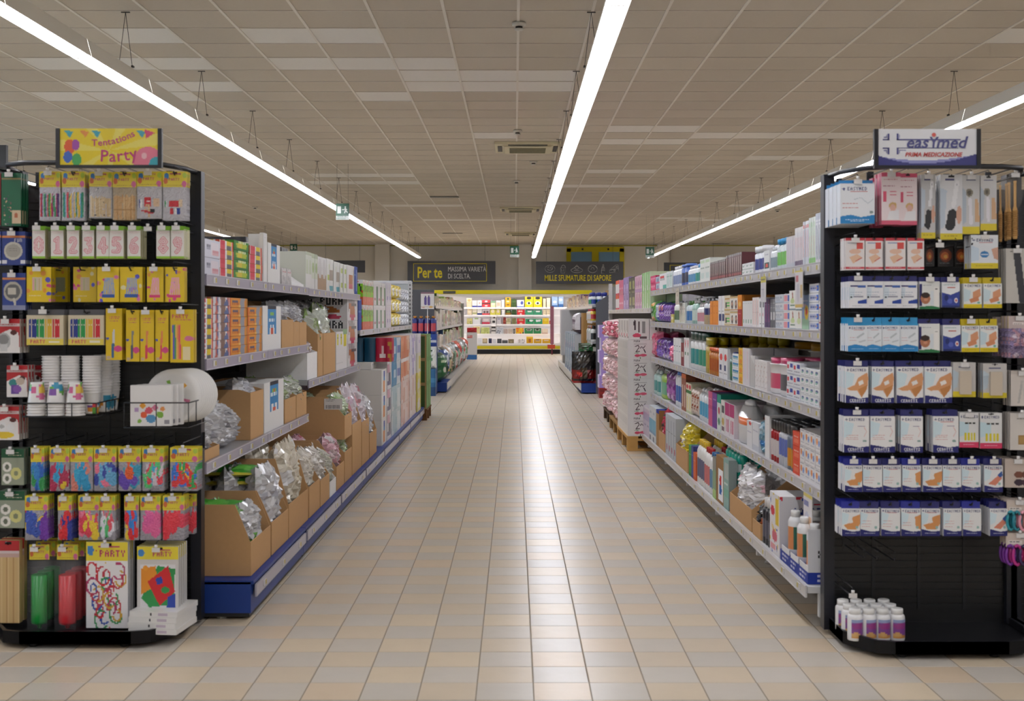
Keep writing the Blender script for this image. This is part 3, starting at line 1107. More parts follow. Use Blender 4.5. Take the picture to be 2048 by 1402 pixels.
def end_stand(x0, x1, yp, yf, zt, lb, s_in):
    r = empty('end_stand', ((x0 + x1) / 2, yp, 0), lb, 'display stand', 'black end stands with peg hooks')
    hw = (x1 - x0) / 2
    dd = yf - yp
    q = MB()
    q.box(-hw + .02, hw - .02, 0, .02, .03, zt - .06, '0b0b0d')
    for k in range(int((zt - .2) / .03)):
        z = .1 + k * .03
        q.box(-hw + .02, hw - .02, -.004, 0, z, z + .022, '0d0d10')
    q.obj('back_panel', 'blackplastic', r)
    for fx in (-.5, 0, .5):
        q = MB()
        q.box(hw * fx - .006, hw * fx + .006, -.007, -.004, .1, zt - .1, '16171c')
        q.obj('slot_strip', 'blackplastic', r)
    for sx in (-1, 1):
        q = MB()
        q.box(sx * hw - .022, sx * hw + .022, -.03, .03, 0.02, zt, '191a22')
        q.obj('post', 'blackplastic', r)
    # base tray with chamfered front corners
    c = .16
    out = [(-hw, 0), (-hw, dd + c * 1.0), (-hw + c * .55, dd + .02), (-hw + c, dd), (hw - c, dd), (hw - c * .55, dd + .02), (hw, dd + c), (hw, 0)]
    q = MB()
    q.prism(out, 'z', .03, .045, '101013')
    q.obj('base_tray', 'blackplastic', r)
    q = MB()
    o2 = [Vector((a, b, 0)) for a, b in out]
    cen = Vector((0, dd / 2, 0))
    for a, b in zip(o2[:-1], o2[1:]):
        ia, ib = a + (cen - a).normalized() * .014, b + (cen - b).normalized() * .014
        lo, hi = .02, .07
        q.face([(a.x, a.y, lo), (b.x, b.y, lo), (b.x, b.y, hi), (a.x, a.y, hi)], '141418')
        q.face([(b.x, b.y, lo), (a.x, a.y, lo), (a.x, a.y, hi), (b.x, b.y, hi)], '141418')
        q.face([(a.x, a.y, hi), (b.x, b.y, hi), (ib.x, ib.y, hi), (ia.x, ia.y, hi)], '1c1c22')
        q.face([(ia.x, ia.y, .045), (ib.x, ib.y, .045), (ib.x, ib.y, hi), (ia.x, ia.y, hi)], '141418')
    q.obj('base_rim', 'blackplastic', r)
    for sx in (-1, 1):
        q = MB()
        q.lathe([(.018, 0), (.016, .01), (.007, .014), (.007, .03)], 10, sx * (hw - .2), dd + .05, 0, col='101012')
        q.obj('leveller', 'blackplastic', r)
    # top ring
    q = MB()
    zr = zt - .005
    f = dd + .06
    q.tube([(-hw, 0, zr), (-hw + .015, f * .45, zr), (-hw + .07, f * .85, zr), (-hw + .16, f, zr), (0, f - .01, zr), (hw - .16, f, zr), (hw - .07, f * .85, zr), (hw - .015, f * .45, zr), (hw, 0, zr)], .011, 6, '1a1a20')
    q.obj('top_ring', 'blackplastic', r)
    return r

LYP, LYF, LZT = 5.28, 4.87, 1.945
RYP, RYF, RZT = 5.12, 4.72, 1.912
LA = end_stand(-2.13, -1.365, LYP, LYF, LZT, 'black end stand hung with party goods, left of the aisle', 1)
LB2 = end_stand(-2.91, -2.145, LYP, LYF, LZT, 'black end stand with kitchen gadgets, cut by the left edge', 1)
RA = end_stand(1.308, 2.067, RYP, RYF, RZT, 'black end stand hung with first aid packs, right of the aisle', 1)
RB2 = end_stand(2.085, 2.85, RYP, RYF, RZT, 'black end stand with hair accessories, cut by the right edge', 1)

def pack_obj(st, yp, px0, px1, py0, py1, df, pr, nm, n, sp, lb, cat, tag=True, yaw=None, tail='', hookx=.5):
    """a stack of identical packs on one hook; px box of the front pack at distance df"""
    a, b = P(px0, py0, df), P(px1, py1, df)
    w, h = b.x - a.x, a.z - b.z
    cx = a.x + w * .5
    grp = None
    yaw = random.uniform(-.06, .06) if yaw is None else yaw
    me = pr(w, h)
    me = [(nm if i == 0 else x, y) for i, (x, y) in enumerate(me)]
    for k in range(n):
        dy = df + k * sp
        if dy > yp - .02:
            break
        label = lb if k == 0 else lb + ', ' + ORD[k] + ' back'
        place(me, nm, (cx + random.uniform(-.002, .002) * (k > 0), dy, a.z), label, cat, lb + ', stack' if n > 1 else None, rz=yaw + random.uniform(-.02, .02) * (k > 0), rx=0)
    hz = a.z - .014
    o = linkobj('peg_hook', HOOK, st, (cx - st.location.x, 0, hz - .0 - st.location.z))
    if df < yp - .285:
        o.scale = (1, 1.1, 1)
    if tag:
        linkobj('price_holder', TAGH, o)

# --- pack kinds: origin top centre, hanging down
def h_card(spec, t=.008, cw=40, side='e8e6e2', mat='gloss', hole=True, bumpz=None):
    def mk(w, h):
        q = MB()
        q.box(-w / 2, w / 2, 0, t, -h, 0, side)
        im = spec_img(w, h, spec, cw)
        if hole:
            im.rect(.38, .012, .62, .04, '111')
        q.raster(im, (-w / 2, -.0007, 0), (w, 0, 0), (0, 0, -h))
        out = [('pack', q.mesh('pack', mat))]
        if bumpz:
            x0, z0, x1, z1, c, dpt = bumpz
            b = MB()
            b.prism([(w * (x0 - .5), -h * z1), (w * (x1 - .5), -h * z1), (w * (x1 - .5), -h * z0), (w * (x0 - .5), -h * z0)], 'y', -dpt, -.001, c)
            out.append(('blister', b.mesh('blister', 'gloss')))
        return out
    return mk

def h_box(tab, spec, d=.03, tabc='1b2a6b', side='eeeeec', cw=40, edge=None):
    """carton with a hanging tab"""
    def mk(w, h):
        q = MB()
        th_ = tab
        q.box(-w / 2, w / 2, 0, d, -h, -h * th_, side)
        im = spec_img(w, h * (1 - th_), spec, cw)
        q.raster(im, (-w / 2, -.0007, -h * th_), (w, 0, 0), (0, 0, -h * (1 - th_)))
        c = MB()
        c.box(-w / 2, w / 2, d * .5 - .0005, d * .5 + .0005, -h * th_, 0, tabc)
        c.box(-w * .1, w * .1, d * .5 - .0015, d * .5 + .0015, -h * th_ * .6, -h * th_ * .35, '0a0a0e')
        return [('pack', q.mesh('pack', 'card')), ('hang_tab', c.mesh('hang_tab', 'gloss'))]
    return mk

PARTY = 'bg ecd83c; e .16 .3 .1 .2 3f86c8; e .12 .6 .09 .2 d8703a; e .9 .25 .09 .18 b8d24a; e .88 .8 .1 .2 e06aa0; r .3 .1 .75 .16 c05a70; l .2 .3 .75 a85a6a; t .27 .42 PARTY c2356f; l .88 .1 .9 b08a30'
def h_bagpack(hf, bspec, hdr=PARTY, dep=.018, mat='film', seed=1, crk=.1, cwb=30, nx=22, ny=28):
    def mk(w, h):
        hh = h * hf
        q = MB()
        im = spec_img(w, h - hh, bspec, cwb)
        q.pillow(w, h - hh + .004, dep, im, nx, ny, crk, seed, z0=-h, backcol='b9b9bd')
        c = MB()
        c.box(-w * .505, w * .505, -.0016, .0016, -hh, 0, 'e4cf3a')
        ih = spec_img(w, hh, hdr, 44)
        ih.rect(.42, .04, .58, .14, '111')
        c.raster(ih, (-w * .505, -.0022, 0), (w * 1.01, 0, 0), (0, 0, -hh))
        return [('pack', q.mesh('pack', mat)), ('header_card', c.mesh('header_card', 'gloss'))]
    return mk

def sticks(cols, n, y0, y1, bgc, seed, thin=.022, extra=''):
    rr = random.Random(seed)
    s_ = 'bg ' + bgc
    for k in range(n):
        x = .1 + .8 * k / max(1, n - 1)
        a = rr.uniform(-.02, .02)
        s_ += f'; k {rr.choice(cols)} {thin} {x:.3f} {y0 + rr.uniform(-.03, .03):.3f} {x + a:.3f} {y1:.3f}'
    return s_ + extra

DL = 4.99
def L(x0, x1, y0, y1, mk, nm, lb, cat, n=3, sp=.02, tag=True, df=DL, yaw=None):
    pack_obj(LA, LYP, x0, x1, y0, y1, df, mk, nm, n, sp, lb, cat, tag, yaw)

BAGBG = 'c9c7d0'
T1 = 'on the party stand'
# row 1: party picks
L(79, 121, 343, 441, h_bagpack(.32, sticks(['c83a44', '3f9a6a', 'd8c04a', '5a3a7a', 'b02f6a'], 11, .25, .88, BAGBG, 1, .035) + '; b .0 .12 c9c6ce'), 'pick_pack', 'bag of shiny red and gold party picks, top row, leftmost', 'party picks', 4, .018)
L(124, 170, 343, 441, h_bagpack(.32, sticks(['3fa07a', '46a0c0', 'd84a5a', 'e0c050', 'c0bcc8'], 11, .22, .9, BAGBG, 2, .035) + '; b .0 .1 c9c6ce'), 'pick_pack', 'bag of shiny green and blue party picks, top row, second', 'party picks', 5, .018, tag=False)
L(179, 224, 344, 436, h_bagpack(.32, sticks(['d8c3a0', 'cdb48c', 'e2d2b4'], 14, .38, .95, 'c2c0c4', 3, .03) + '; s 14 .035 4a4a5a,2f5a8a,c8c4cc 5'.replace('s 14', 's 5')), 'pick_pack', 'bag of pale wooden picks with dark beads, top row, third', 'party picks', 4, .018)
L(226, 273, 344, 440, h_bagpack(.32, sticks(['cfa878', 'c39a68', 'd9b88a'], 15, .3, .97, 'b8a890', 4, .03) + '; r .05 .68 .95 .72 b08a5a'), 'pick_pack', 'bag of brown wooden picks, top row, fourth', 'party picks', 4, .018, tag=False)
L(274, 324, 343, 437, h_bagpack(.32, 'bg c4c2c8; r .1 .42 .24 .68 f0f0f0; r .1 .42 .15 .68 3a4a9a; r .34 .36 .6 .62 d23a44; r .4 .44 .52 .5 f0e0e0; r .66 .4 .9 .66 e0c0a0; k d8b890 .02 .3 .95 .4 .6; k d8b890 .02 .5 .95 .5 .6; k c83a44 .03 .2 .75 .7 .85; r .55 .7 .75 .82 2a2a30'), 'flag_pick_pack', 'bag of paper flag picks, top row, fifth', 'party picks', 3, .018)
L(326, 374, 343, 441, h_bagpack(.32, 'bg c8c6cc; r .1 .42 .2 .6 e8eeee; r .1 .42 .14 .6 3a9a5a; r .28 .42 .45 .62 d23a44; r .48 .42 .68 .62 d8404a; r .3 .64 .45 .8 d23a44; r .5 .64 .6 .8 f0f0f0; r .6 .64 .72 .8 2a4aa0; r .7 .4 .85 .6 e8d0b0'), 'flag_pick_pack', 'bag of national flag picks, top row, nearest the aisle', 'party picks', 3, .018, tag=False)
# row 2: number candles
DIG = {'0': [(.5, .1), (.22, .25), (.18, .5), (.22, .75), (.5, .9), (.78, .75), (.82, .5), (.78, .25), (.5, .1)], '1': [(.3, .22), (.55, .1), (.55, .9), (.3, .9), (.8, .9)],
       '2': [(.22, .28), (.35, .12), (.65, .12), (.78, .3), (.65, .5), (.25, .88), (.8, .88)], '3': [(.22, .15), (.75, .13), (.5, .42), (.78, .6), (.7, .85), (.4, .9), (.2, .8)],
       '4': [(.6, .9), (.6, .12), (.2, .62), (.85, .62)], '5': [(.75, .12), (.3, .12), (.26, .45), (.6, .42), (.78, .62), (.65, .86), (.22, .86)],
       '6': [(.72, .12), (.4, .25), (.22, .6), (.35, .88), (.68, .88), (.78, .65), (.6, .5), (.28, .6)],
       '8': [(.5, .47), (.25, .3), (.5, .1), (.75, .3), (.5, .47), (.2, .68), (.5, .9), (.8, .68), (.5, .47)],
       '9': [(.72, .4), (.4, .5), (.22, .3), (.4, .12), (.7, .15), (.76, .4), (.62, .75), (.4, .9)]}
def candle(dg):
    def mk(w, h):
        d = .014
        q = MB()
        q.box(-w / 2, w / 2, 0, d, -h, -h * .09, 'd8d8a8', cols={'r': 'c9c49a'})
        im = Img(34, 80, 'f0ece6')
        im.rect(0, 0, 1, .05, '8cc63a'); im.rect(0, .93, 1, 1, '9ccc46'); im.dashes(.1, .1, .9, 'e6a0a0'); im.dashes(.16, .2, .8, 'd8b0b0')
        pts = [(.12 + x * .76, .26 + y * .58) for x, y in DIG[dg]]
        im.stroke(pts, .15, 'df5f72'); im.stroke(pts, .105, 'f6efee'); im.stroke(pts, .05, 'df5f72'); im.stroke(pts, .018, 'f6efee')
        q.raster(im, (-w / 2, -.0007, -h * .09), (w, 0, 0), (0, 0, -h * .91))
        c = MB()
        c.box(-w / 2, w / 2, d * .4, d * .5, -h * .1, 0, '8cc63a')
        return [('pack', q.mesh('pack', 'card')), ('hang_tab', c.mesh('hang_tab', 'card'))]
    return mk
NUMW = dict(zip('0123456789', 'zero one two three four five six seven eight nine'.split()))
for dg, a, b in (('0', 65, 90), ('1', 102, 127), ('2', 134, 158), ('3', 165, 188), ('4', 193, 218), ('5', 219, 247), ('6', 255, 281), ('8', 313, 340), ('9', 342, 368)):
    L(a, b, 452, 517, candle(dg), 'candle_pack', f'white and green candle box showing a pink {NUMW[dg]}', 'candle', 6, .0155, yaw=.05)
for a in (295,):
    linkobj('price_holder', TAGH, linkobj('peg_hook', HOOK, LA, (P(a, 0, DL).x - LA.location.x, 0, P(0, 460, DL).z)))
# row 3: candle cards
CY1 = 'bg e8c81e; s 9 .09 d84a8a,e07ab0,e8e0b0,5a5ac8,e89a3a {}; '
def cards3(x0, x1, spec, nm, lb, n=3, df=DL, tag=True, seed=1):
    L(x0, x1, 534, 604, h_card(CY1.format(seed) + spec, .006, 40, 'd8bc2a'), nm, lb, 'candles', n, .014, tag, df)
cards3(54, 102, 'r .22 .3 .62 .68 d9c9a8; k e6a0b0 .02 .27 .34 .27 .66; k a8b87a .02 .35 .34 .35 .66; k c9c0b0 .02 .43 .34 .43 .66; k b8a06a .02 .51 .34 .51 .66; l .82 .1 .6 efe6d0', 'candle_card', 'yellow card of slim pastel candles, third row, leftmost', 4, seed=2)
cards3(106, 136, 'r .2 .3 .8 .7 9a9a7a; l .82 .1 .6 efe6d0', 'candle_card', 'dull yellow candle card hanging further back in the third row', 2, 5.16, False, 3)
cards3(147, 193, 'r .3 .3 .7 .68 cfc0a0; k e6a0b0 .02 .36 .34 .36 .66; k a8b87a .02 .46 .34 .46 .66; k c9c0b0 .02 .56 .34 .56 .66; l .82 .1 .6 efe6d0', 'candle_card', 'yellow card of slim pastel candles, third row, third', 4, 5.06, False, seed=4)
blu = ''.join(f'; k 8fa8d4 .028 {.36 + .07 * k:.2f} .32 {.28 + .1 * k:.2f} .8' for k in range(6))
cards3(195, 238, 'e .5 .5 .05 .05 e8c81e' + blu + '; r .2 .78 .8 .87 2f5aa8', 'candle_card', 'yellow card of blue candles, third row, left of two', 3, seed=5)
cards3(240, 285, 'e .5 .5 .05 .05 e8c81e' + blu + '; r .2 .78 .8 .87 2f5aa8', 'candle_card', 'yellow card of blue candles, third row, right of two', 3, tag=False, seed=6)
pk = ''.join(f'; k f0a8c4 .035 {.36 + .08 * k:.2f} .32 {.24 + .12 * k:.2f} .8' for k in range(5))
cards3(294, 327, 'e .5 .5 .05 .05 e8c81e' + pk + '; r .15 .8 .8 .88 e0407a', 'candle_card', 'yellow card of pink candles, third row, left of two', 3, seed=7)
cards3(331, 369, 'e .5 .5 .05 .05 e8c81e' + pk + '; r .15 .8 .8 .88 e0407a', 'candle_card', 'yellow card of pink candles, third row, nearest the aisle', 3, tag=False, seed=8)
# row 4: crayon candle boxes and pens
cr = 'bg d8ccb0'
for k, c in enumerate(['2f3f8a'] * 3 + ['2f9a4f'] * 3 + ['e0b83a'] * 3 + ['d2323c'] * 3):
    cr += f'; k {c} .03 {.1 + .07 * k:.2f} .16 {.1 + .07 * k:.2f} .72; k e8e0cc .008 {.1 + .07 * k:.2f} .3 {.1 + .07 * k:.2f} .34'
cr += '; b .8 1 e8d25a; t .12 .84 PARTY d0406a; r .6 .86 .9 .92 f0e8d0'
L(53, 127, 619, 690, h_box(.16, cr, .02, '55555a', 'd8ccb0', 48), 'candle_box', 'beige box of striped candles in four colours, left one', 'candles', 4, .03)
L(136, 208, 619, 690, h_box(.16, cr, .02, '55555a', 'd8ccb0', 48), 'candle_box', 'beige box of striped candles in four colours, right one', 'candles', 4, .03, tag=False)
def pen(c1, c2):
    return f'bg e6c41c; l .16 .2 .85 d0506a; l .2 .2 .8 d0506a; l .24 .25 .8 c05a70; e .1 .58 .12 .025 4a5ac0; e .75 .78 .25 .06 d84a8a; k {c1} .07 .5 .42 .45 .7; k {c2} .08 .45 .7 .42 .94; r .05 .92 .3 .98 c8b090'
for a, b, c1, c2, t, lb in ((212, 244, 'cfd0d6', '3a6a9a', 1, 'yellow card with a silver and blue pen, leftmost of the pen cards'), (252, 279, '8a8a8a', '4a5a6a', 0, 'yellow card with a dark grey pen, second of the pen cards'),
                            (281, 308, 'e88a5a', 'e0405a', 1, 'yellow card with an orange and red pen, third of the pen cards'), (311, 337, 'e8805a', 'e0405a', 0, 'yellow card with an orange and red pen, fourth of the pen cards')):
    L(a, b, 617 if a == 212 else 620, 720 if a == 212 else 723, h_card(pen(c1, c2), .01, 26, 'dcbc1a'), 'pen_card', lb, 'pen', 3, .02, bool(t))
L(341, 387, 619, 725, h_card('bg e6c41c; t .1 .1 PARTY d0406a; l .2 .2 .9 d0506a; e .8 .55 .2 .05 e07aa0; r .55 .7 .85 .95 efe0b0; k 6a5ac0 .035 .12 .3 .14 .93; k 4aa06a .035 .19 .3 .21 .93; k e8c060 .035 .26 .3 .28 .93; k f09050 .035 .33 .3 .35 .93; k e8506a .035 .4 .3 .42 .93', .01, 36, 'dcbc1a'), 'pencil_card', 'yellow card of rainbow coloured sticks nearest the aisle', 'pencils', 3, .02)
# rows 6 and 7: balloon bags
def balloons(cols, seed, n=7, big=True):
    rr = random.Random(seed)
    s_ = 'bg a3a0a8'
    for k in range(n):
        c = rr.choice(cols)
        x, y = rr.uniform(.12, .88), rr.uniform(.25, .85)
        a = rr.uniform(.13, .24) if big else rr.uniform(.07, .12)
        s_ += f'; e {x:.2f} {y:.2f} {a:.2f} {a * 1.1:.2f} {c}; k {c} .05 {x:.2f} {y:.2f} {x + rr.uniform(-.2, .2):.2f} {max(.06, y - .35):.2f}'
    return s_
B6 = [(62, 89, ['2f6ac8', '3aa05a', '3a8ad0'], 'blue and green'), (100, 139, ['b8325a', '3aa8d8', 'e8c83a'], 'crimson, blue and yellow'), (141, 186, ['3ab0d8', 'e08a7a', '2fa0d0'], 'bright blue and coral'),
      (188, 233, ['f07a96', '3a4aa8', '6ab0d8'], 'pink and navy'), (237, 282, ['e8602a', '6a4ab8', '3aa0c0'], 'orange and purple'), (285, 328, ['5ac87a', 'e84a5a', '3ab0d8', 'd8d0d8'], 'long thin multicoloured'),
      (341, 396, ['e83a3a', '3aa85a', 'f0d03a', '3a7ad8'], 'small red, green and yellow')]
for i, (a, b, cols, lb) in enumerate(B6):
    L(a, b, 895, 982, h_bagpack(.33, balloons(cols, 20 + i, 13 if i < 5 else 30, i < 5), dep=.016, seed=30 + i), 'balloon_pack', f'bag of {lb} balloons in the upper balloon row', 'balloons', 4, .022)
B7 = [(51, 96, ['7a3ab0', '3a5ab8', 'e83a5a', 'f0c83a'], 'purple and blue'), (116, 144, ['e8323a', '2f3fa0'], 'red and navy'), (157, 199, ['e8405a', 'f07a9a', 'f0d03a'], 'pink and yellow'),
      (199, 231, ['d0a0d8', '5ac87a', 'e85a6a', 'e8e8f0'], 'long curly multicoloured'), (249, 278, ['3a8ad8', 'e8323a', 'f0d03a'], 'blue, red and yellow'), (281, 321, ['e868a0', 'e060a0'], 'plain pink'), (326, 369, ['e83a4a', 'e0405a'], 'plain red')]
for i, (a, b, cols, lb) in enumerate(B7):
    L(a, b, 991, 1080, h_bagpack(.33, balloons(cols, 50 + i, 13), dep=.016, seed=60 + i), 'balloon_pack', f'bag of {lb} balloons in the lower balloon row', 'balloons', 4, .022)
L(371, 390, 989, 1068, h_bagpack(.3, balloons(['e83a4a'], 71, 8), dep=.02, seed=72), 'balloon_pack', 'bag of red balloons set back at the right of the lower row', 'balloons', 2, .02, False, 5.12)
# row 8
def syringe(c):
    def mk(w, h):
        hh = h * .18
        q = MB()
        r = w * .4
        q.lathe([(r * .25, -h), (r * .3, -h * .955), (r * .95, -h * .93), (r, -h * .9), (r, -h * .36), (r * .9, -h * .355)], 14, 0, r, 0, col=c)
        b = MB()
        b.pillow(w, h * .82, r * .6, None, 8, 12, .2, 5, 'e8e8ec', z0=-h)
        for i in range(len(b.v)):
            x, y, z = b.v[i]
            b.v[i] = (x, y + r - .0 + (r * .55 if y > 0 else -r * .75), z)
        k = MB()
        k.box(-w * .5, w * .5, r - .001, r + .001, -hh, 0, 'e4cf3a')
        ih = spec_img(w, hh, PARTY, 40)
        k.raster(ih, (-w * .5, r - .0016, 0), (w, 0, 0), (0, 0, -hh))
        return [('pack', q.mesh('pack', 'gloss')), ('bag', b.mesh('bag', 'clear2')), ('header_card', k.mesh('header_card', 'gloss'))]
    return mk
mat_col('clear2', 0.12, 0.6, trans=0.95)
L(53, 93, 1092, 1261, syringe('1f9a3f'), 'balloon_pump', 'green balloon pump in a bag under the balloons', 'balloon pump', 3, .072)
L(107, 150, 1092, 1262, syringe('d8333c'), 'balloon_pump', 'red balloon pump in a bag beside the green ones', 'balloon pump', 3, .072)
SWL = 'bg f2f0f0; b 0 .22 ecd83c; e .1 .1 .08 .06 3f86c8; t .33 .1 PARTY c2356f 1; r .3 .05 .8 .065 c2356f; s 30 .012 d83a4a,3a6ac0,3aa05a,e0b83a 4'
rr = random.Random(9)
for k in range(26):
    cx, cy, r0 = .14 + .72 * ((k * .27 + .13 * (k // 4)) % 1), .32 + .6 * ((k * .618) % 1), rr.uniform(.07, .17)
    a0 = rr.uniform(0, 6)
    pts = ' '.join(f'{cx + r0 * math.cos(a0 + t * .55):.3f} {cy + r0 * .7 * math.sin(a0 + t * .55):.3f}' for t in range(9))
    SWL += f"; k {['d0303c', 'b83a6a', '3a5ab0', '3a9a5a', 'd8a83a', 'c83a4a'][k % 6]} .022 {pts}"
L(172, 256, 1084, 1256, h_card(SWL, .012, 60, 'ececee', 'film'), 'tablecloth_pack', 'white tablecloth pack printed with coloured streamers', 'tablecloth', 5, .02)
LET = 'bg d8d4d0; b 0 .2 ecd83c; e .1 .1 .08 .06 3f86c8; t .4 .09 PARTY c2356f 1; r .38 .04 .8 .055 c2356f; r .06 .28 .94 .96 e8e6e8; p 2f9a50 .1 .8 .5 .3 .92 .35 .9 .9 .3 .95; p e8932a .1 .35 .45 .3 .5 .6 .1 .75; p d8262e .25 .55 .75 .3 .92 .7 .55 .93; p 2a4ab0 .45 .5 .6 .46 .62 .58 .48 .6; e .68 .68 .1 .05 3a9a50; p 2a4ab0 .75 .78 .92 .74 .92 .95 .72 .95; e .2 .34 .06 .04 f0a030'
L(274, 357, 1093, 1221, h_card(LET, .014, 54, 'd4d4d2', 'film'), 'letter_banner_pack', 'bag of big coloured card letters for a party banner', 'banner', 5, .03)
# flat white packs stacked on the tray
q = MB(); q.box(-.1, .1, -.11, .11, 0, .022, 'ebe9e4'); q.raster(spec_img(.2, .022, 'bg ebe9e4; e .45 .5 .03 .2 333; r .6 .2 .8 .8 c8b8c8', 30), (-.1, -.1107, .022), (.2, 0, 0), (0, 0, -.022))
fp_ = [('napkin_pack', q.mesh('napkin_pack', 'gloss'))]
for k in range(4):
    place(fp_, 'napkin_pack', (P(328, 0, 5.03).x + random.uniform(-.006, .006), 5.03 + random.uniform(-.006, .006), .046 + k * .0225), f'flat white paper pack on the stand base, {["lowest", "second lowest", "second highest", "topmost"][k]} of the pile', 'paper pack', 'flat white packs on the party stand base', rz=-.12)

# wire basket with cups
def basket(x0, x1, ybk, yfr, z0, z1, nv, st):
    q = MB()
    for z in (z0, z1):
        q.tube([(x0, ybk, z), (x0, yfr, z), (x1, yfr, z), (x1, ybk, z)], .0028, 5, '101012')
    for k in range(nv + 1):
        x = x0 + (x1 - x0) * k / nv
        q.tube([(x, yfr, z1), (x, yfr, z0), (x, ybk, z0)], .0022, 4, '101012')
    for x in (x0, x1):
        for k in (.33, .66):
            y = ybk + (yfr - ybk) * k
            q.tube([(x, y, z0), (x, y, z1)], .0022, 4, '101012')
    o = q.obj('wire_basket', 'blackplastic', st)
    o.location = -st.location
    return o
zb = P(0, 833, 4.95).z
basket(P(49, 0, 4.95).x, P(196, 0, 4.95).x + .0, 5.27, 4.93, zb, zb + .055, 3, LA)
def cup_mesh(inv, seed):
    rr = random.Random(seed)
    n, nz = 18, 10
    r0, r1, h = .026, .037, .088
    im = Img(n, nz, 'f4f2ef')
    im.speck(['e8414a', 'f0a03a', '3a9ac0', '6ab84a', 'd86a9a', 'f0c84a', '8a5ab0'], 13, .08, .0, .35, 1, .9, seed, 1.2)
    q = MB()
    prof = [(r0 + (r1 - r0) * k / nz, h * k / nz) for k in range(nz + 1)]
    q.lathe(prof, n, colfn=lambda k, i: tuple(im.a[nz - 1 - k, i]), cap1=False)
    q.lathe([(r1 - .001, h - .004), (r1 + .0022, h - .003), (r1 + .0022, h + .001), (r1 - .001, h + .001)], n, col='fbf9f6', cap0=False, cap1=False)
    q.lathe([(r0 - .001, .006), (r1 - .0015, h)], n, col='f4f2ef', cap0=True, cap1=False)
    if inv:
        for i in range(len(q.v)):
            x, y, z = q.v[i]
            q.v[i] = (x, -y, h - z)
    return q.mesh('paper_cup', 'gloss')
cups_i = [cup_mesh(True, s_) for s_ in (1, 2, 3)]
cups_u = [cup_mesh(False, s_) for s_ in (4, 5, 6)]
def cup_stack(x, y, z, n, inv, where):
    me = random.choice(cups_i if inv else cups_u)
    for k in range(n):
        lb = f'white balloon-print paper cup, {ORD[k]} up in the {where} stack'
        place([('paper_cup', me)], 'paper_cup', (x, y, z + k * .0115), lb, 'cup', f'paper cups, {where} stack', rz=random.uniform(-.6, .6))
X_ = lambda px, d=4.97: P(px, 0, d).x
cup_stack(X_(73), 4.975, zb + .004, 5, True, 'front left upside-down')
cup_stack(X_(111), 4.975, zb + .004, 5, True, 'front middle upside-down')
cup_stack(X_(150), 4.975, zb + .004, 5, True, 'front right upside-down')
cup_stack(X_(103, 5.06), 5.06, zb + .004, 14, False, 'back left')
cup_stack(X_(141, 5.06), 5.06, zb + .004, 14, False, 'back middle')
cup_stack(X_(184, 5.06), 5.06, zb + .004, 14, False, 'back right')
cup_stack(X_(207, 5.15), 5.15, zb + .004, 14, False, 'furthest right')
cup_stack(X_(222, 5.23), 5.23, zb + .004, 14, False, 'rearmost right')
# second basket: napkins and plates
zb2 = P(0, 855, 4.93).z
basket(P(248, 0, 4.92).x, P(362, 0, 4.92).x + .03, 5.27, 4.92, zb2, zb2 + .1, 2, LA)
NAP = 'bg f0eeec; e .3 .5 .07 .07 f0a83a; e .45 .62 .09 .09 d8586a; e .32 .72 .08 .08 e8623a; e .6 .55 .07 .07 d87a9a; e .5 .82 .12 .1 5a9ac8; e .72 .72 .09 .08 8abe4a; e .78 .58 .06 .06 f0a05a; e .22 .88 .05 .05 8abe4a; e .15 .6 .05 .06 b89ac8; r .82 .86 .96 .95 9a98a0'
q = MB()
q.box(-.082, .082, 0, .03, 0, .165, 'edebe8')
q.raster(spec_img(.164, .165, NAP, 40), (-.082, -.0007, .165), (.164, 0, 0), (0, 0, -.165))
npk = [('napkin_pack', q.mesh('napkin_pack', 'film'))]
for k in range(3):
    place(npk, 'napkin_pack', (X_(302, 4.95) + k * .012, 4.95 + k * .036, zb2 + .004), ['balloon-print napkin pack at the front of the wire basket', 'balloon-print napkin pack behind the front one in the basket', 'balloon-print napkin pack against the paper plates'][k], 'napkins', 'napkin packs', rz=.05)
q = MB()
n = 28
q.lathe([(.0, 0), (.07, 0.0), (.088, .008), (.112, .012), (.113, .009), (.09, .004), (.07, -.003), (.0, -.003)], n, colfn=lambda k, i: ['f2f0ec', 'f2f0ec', 'f4f2ee', 'f4f2ee', 'e8e6e2', 'e8e6e2', 'e8e6e2'][k] if not (k in (0,) and i % 5 == 0) else ['8abe4a', 'f0b03a', 'd87a9a'][i % 3], cap0=False, cap1=False)
pl = [('paper_plate', q.mesh('paper_plate', 'card'))]
for k in range(9):
    place(pl, 'paper_plate', (X_(345, 5.06) + .006 * k, 5.075 + k * .011, zb2 + .116), f'white balloon-print paper plate on edge in the basket, {ORD[k]} from the front', 'plate', 'paper plates', rx=math.radians(84), rz=.12)

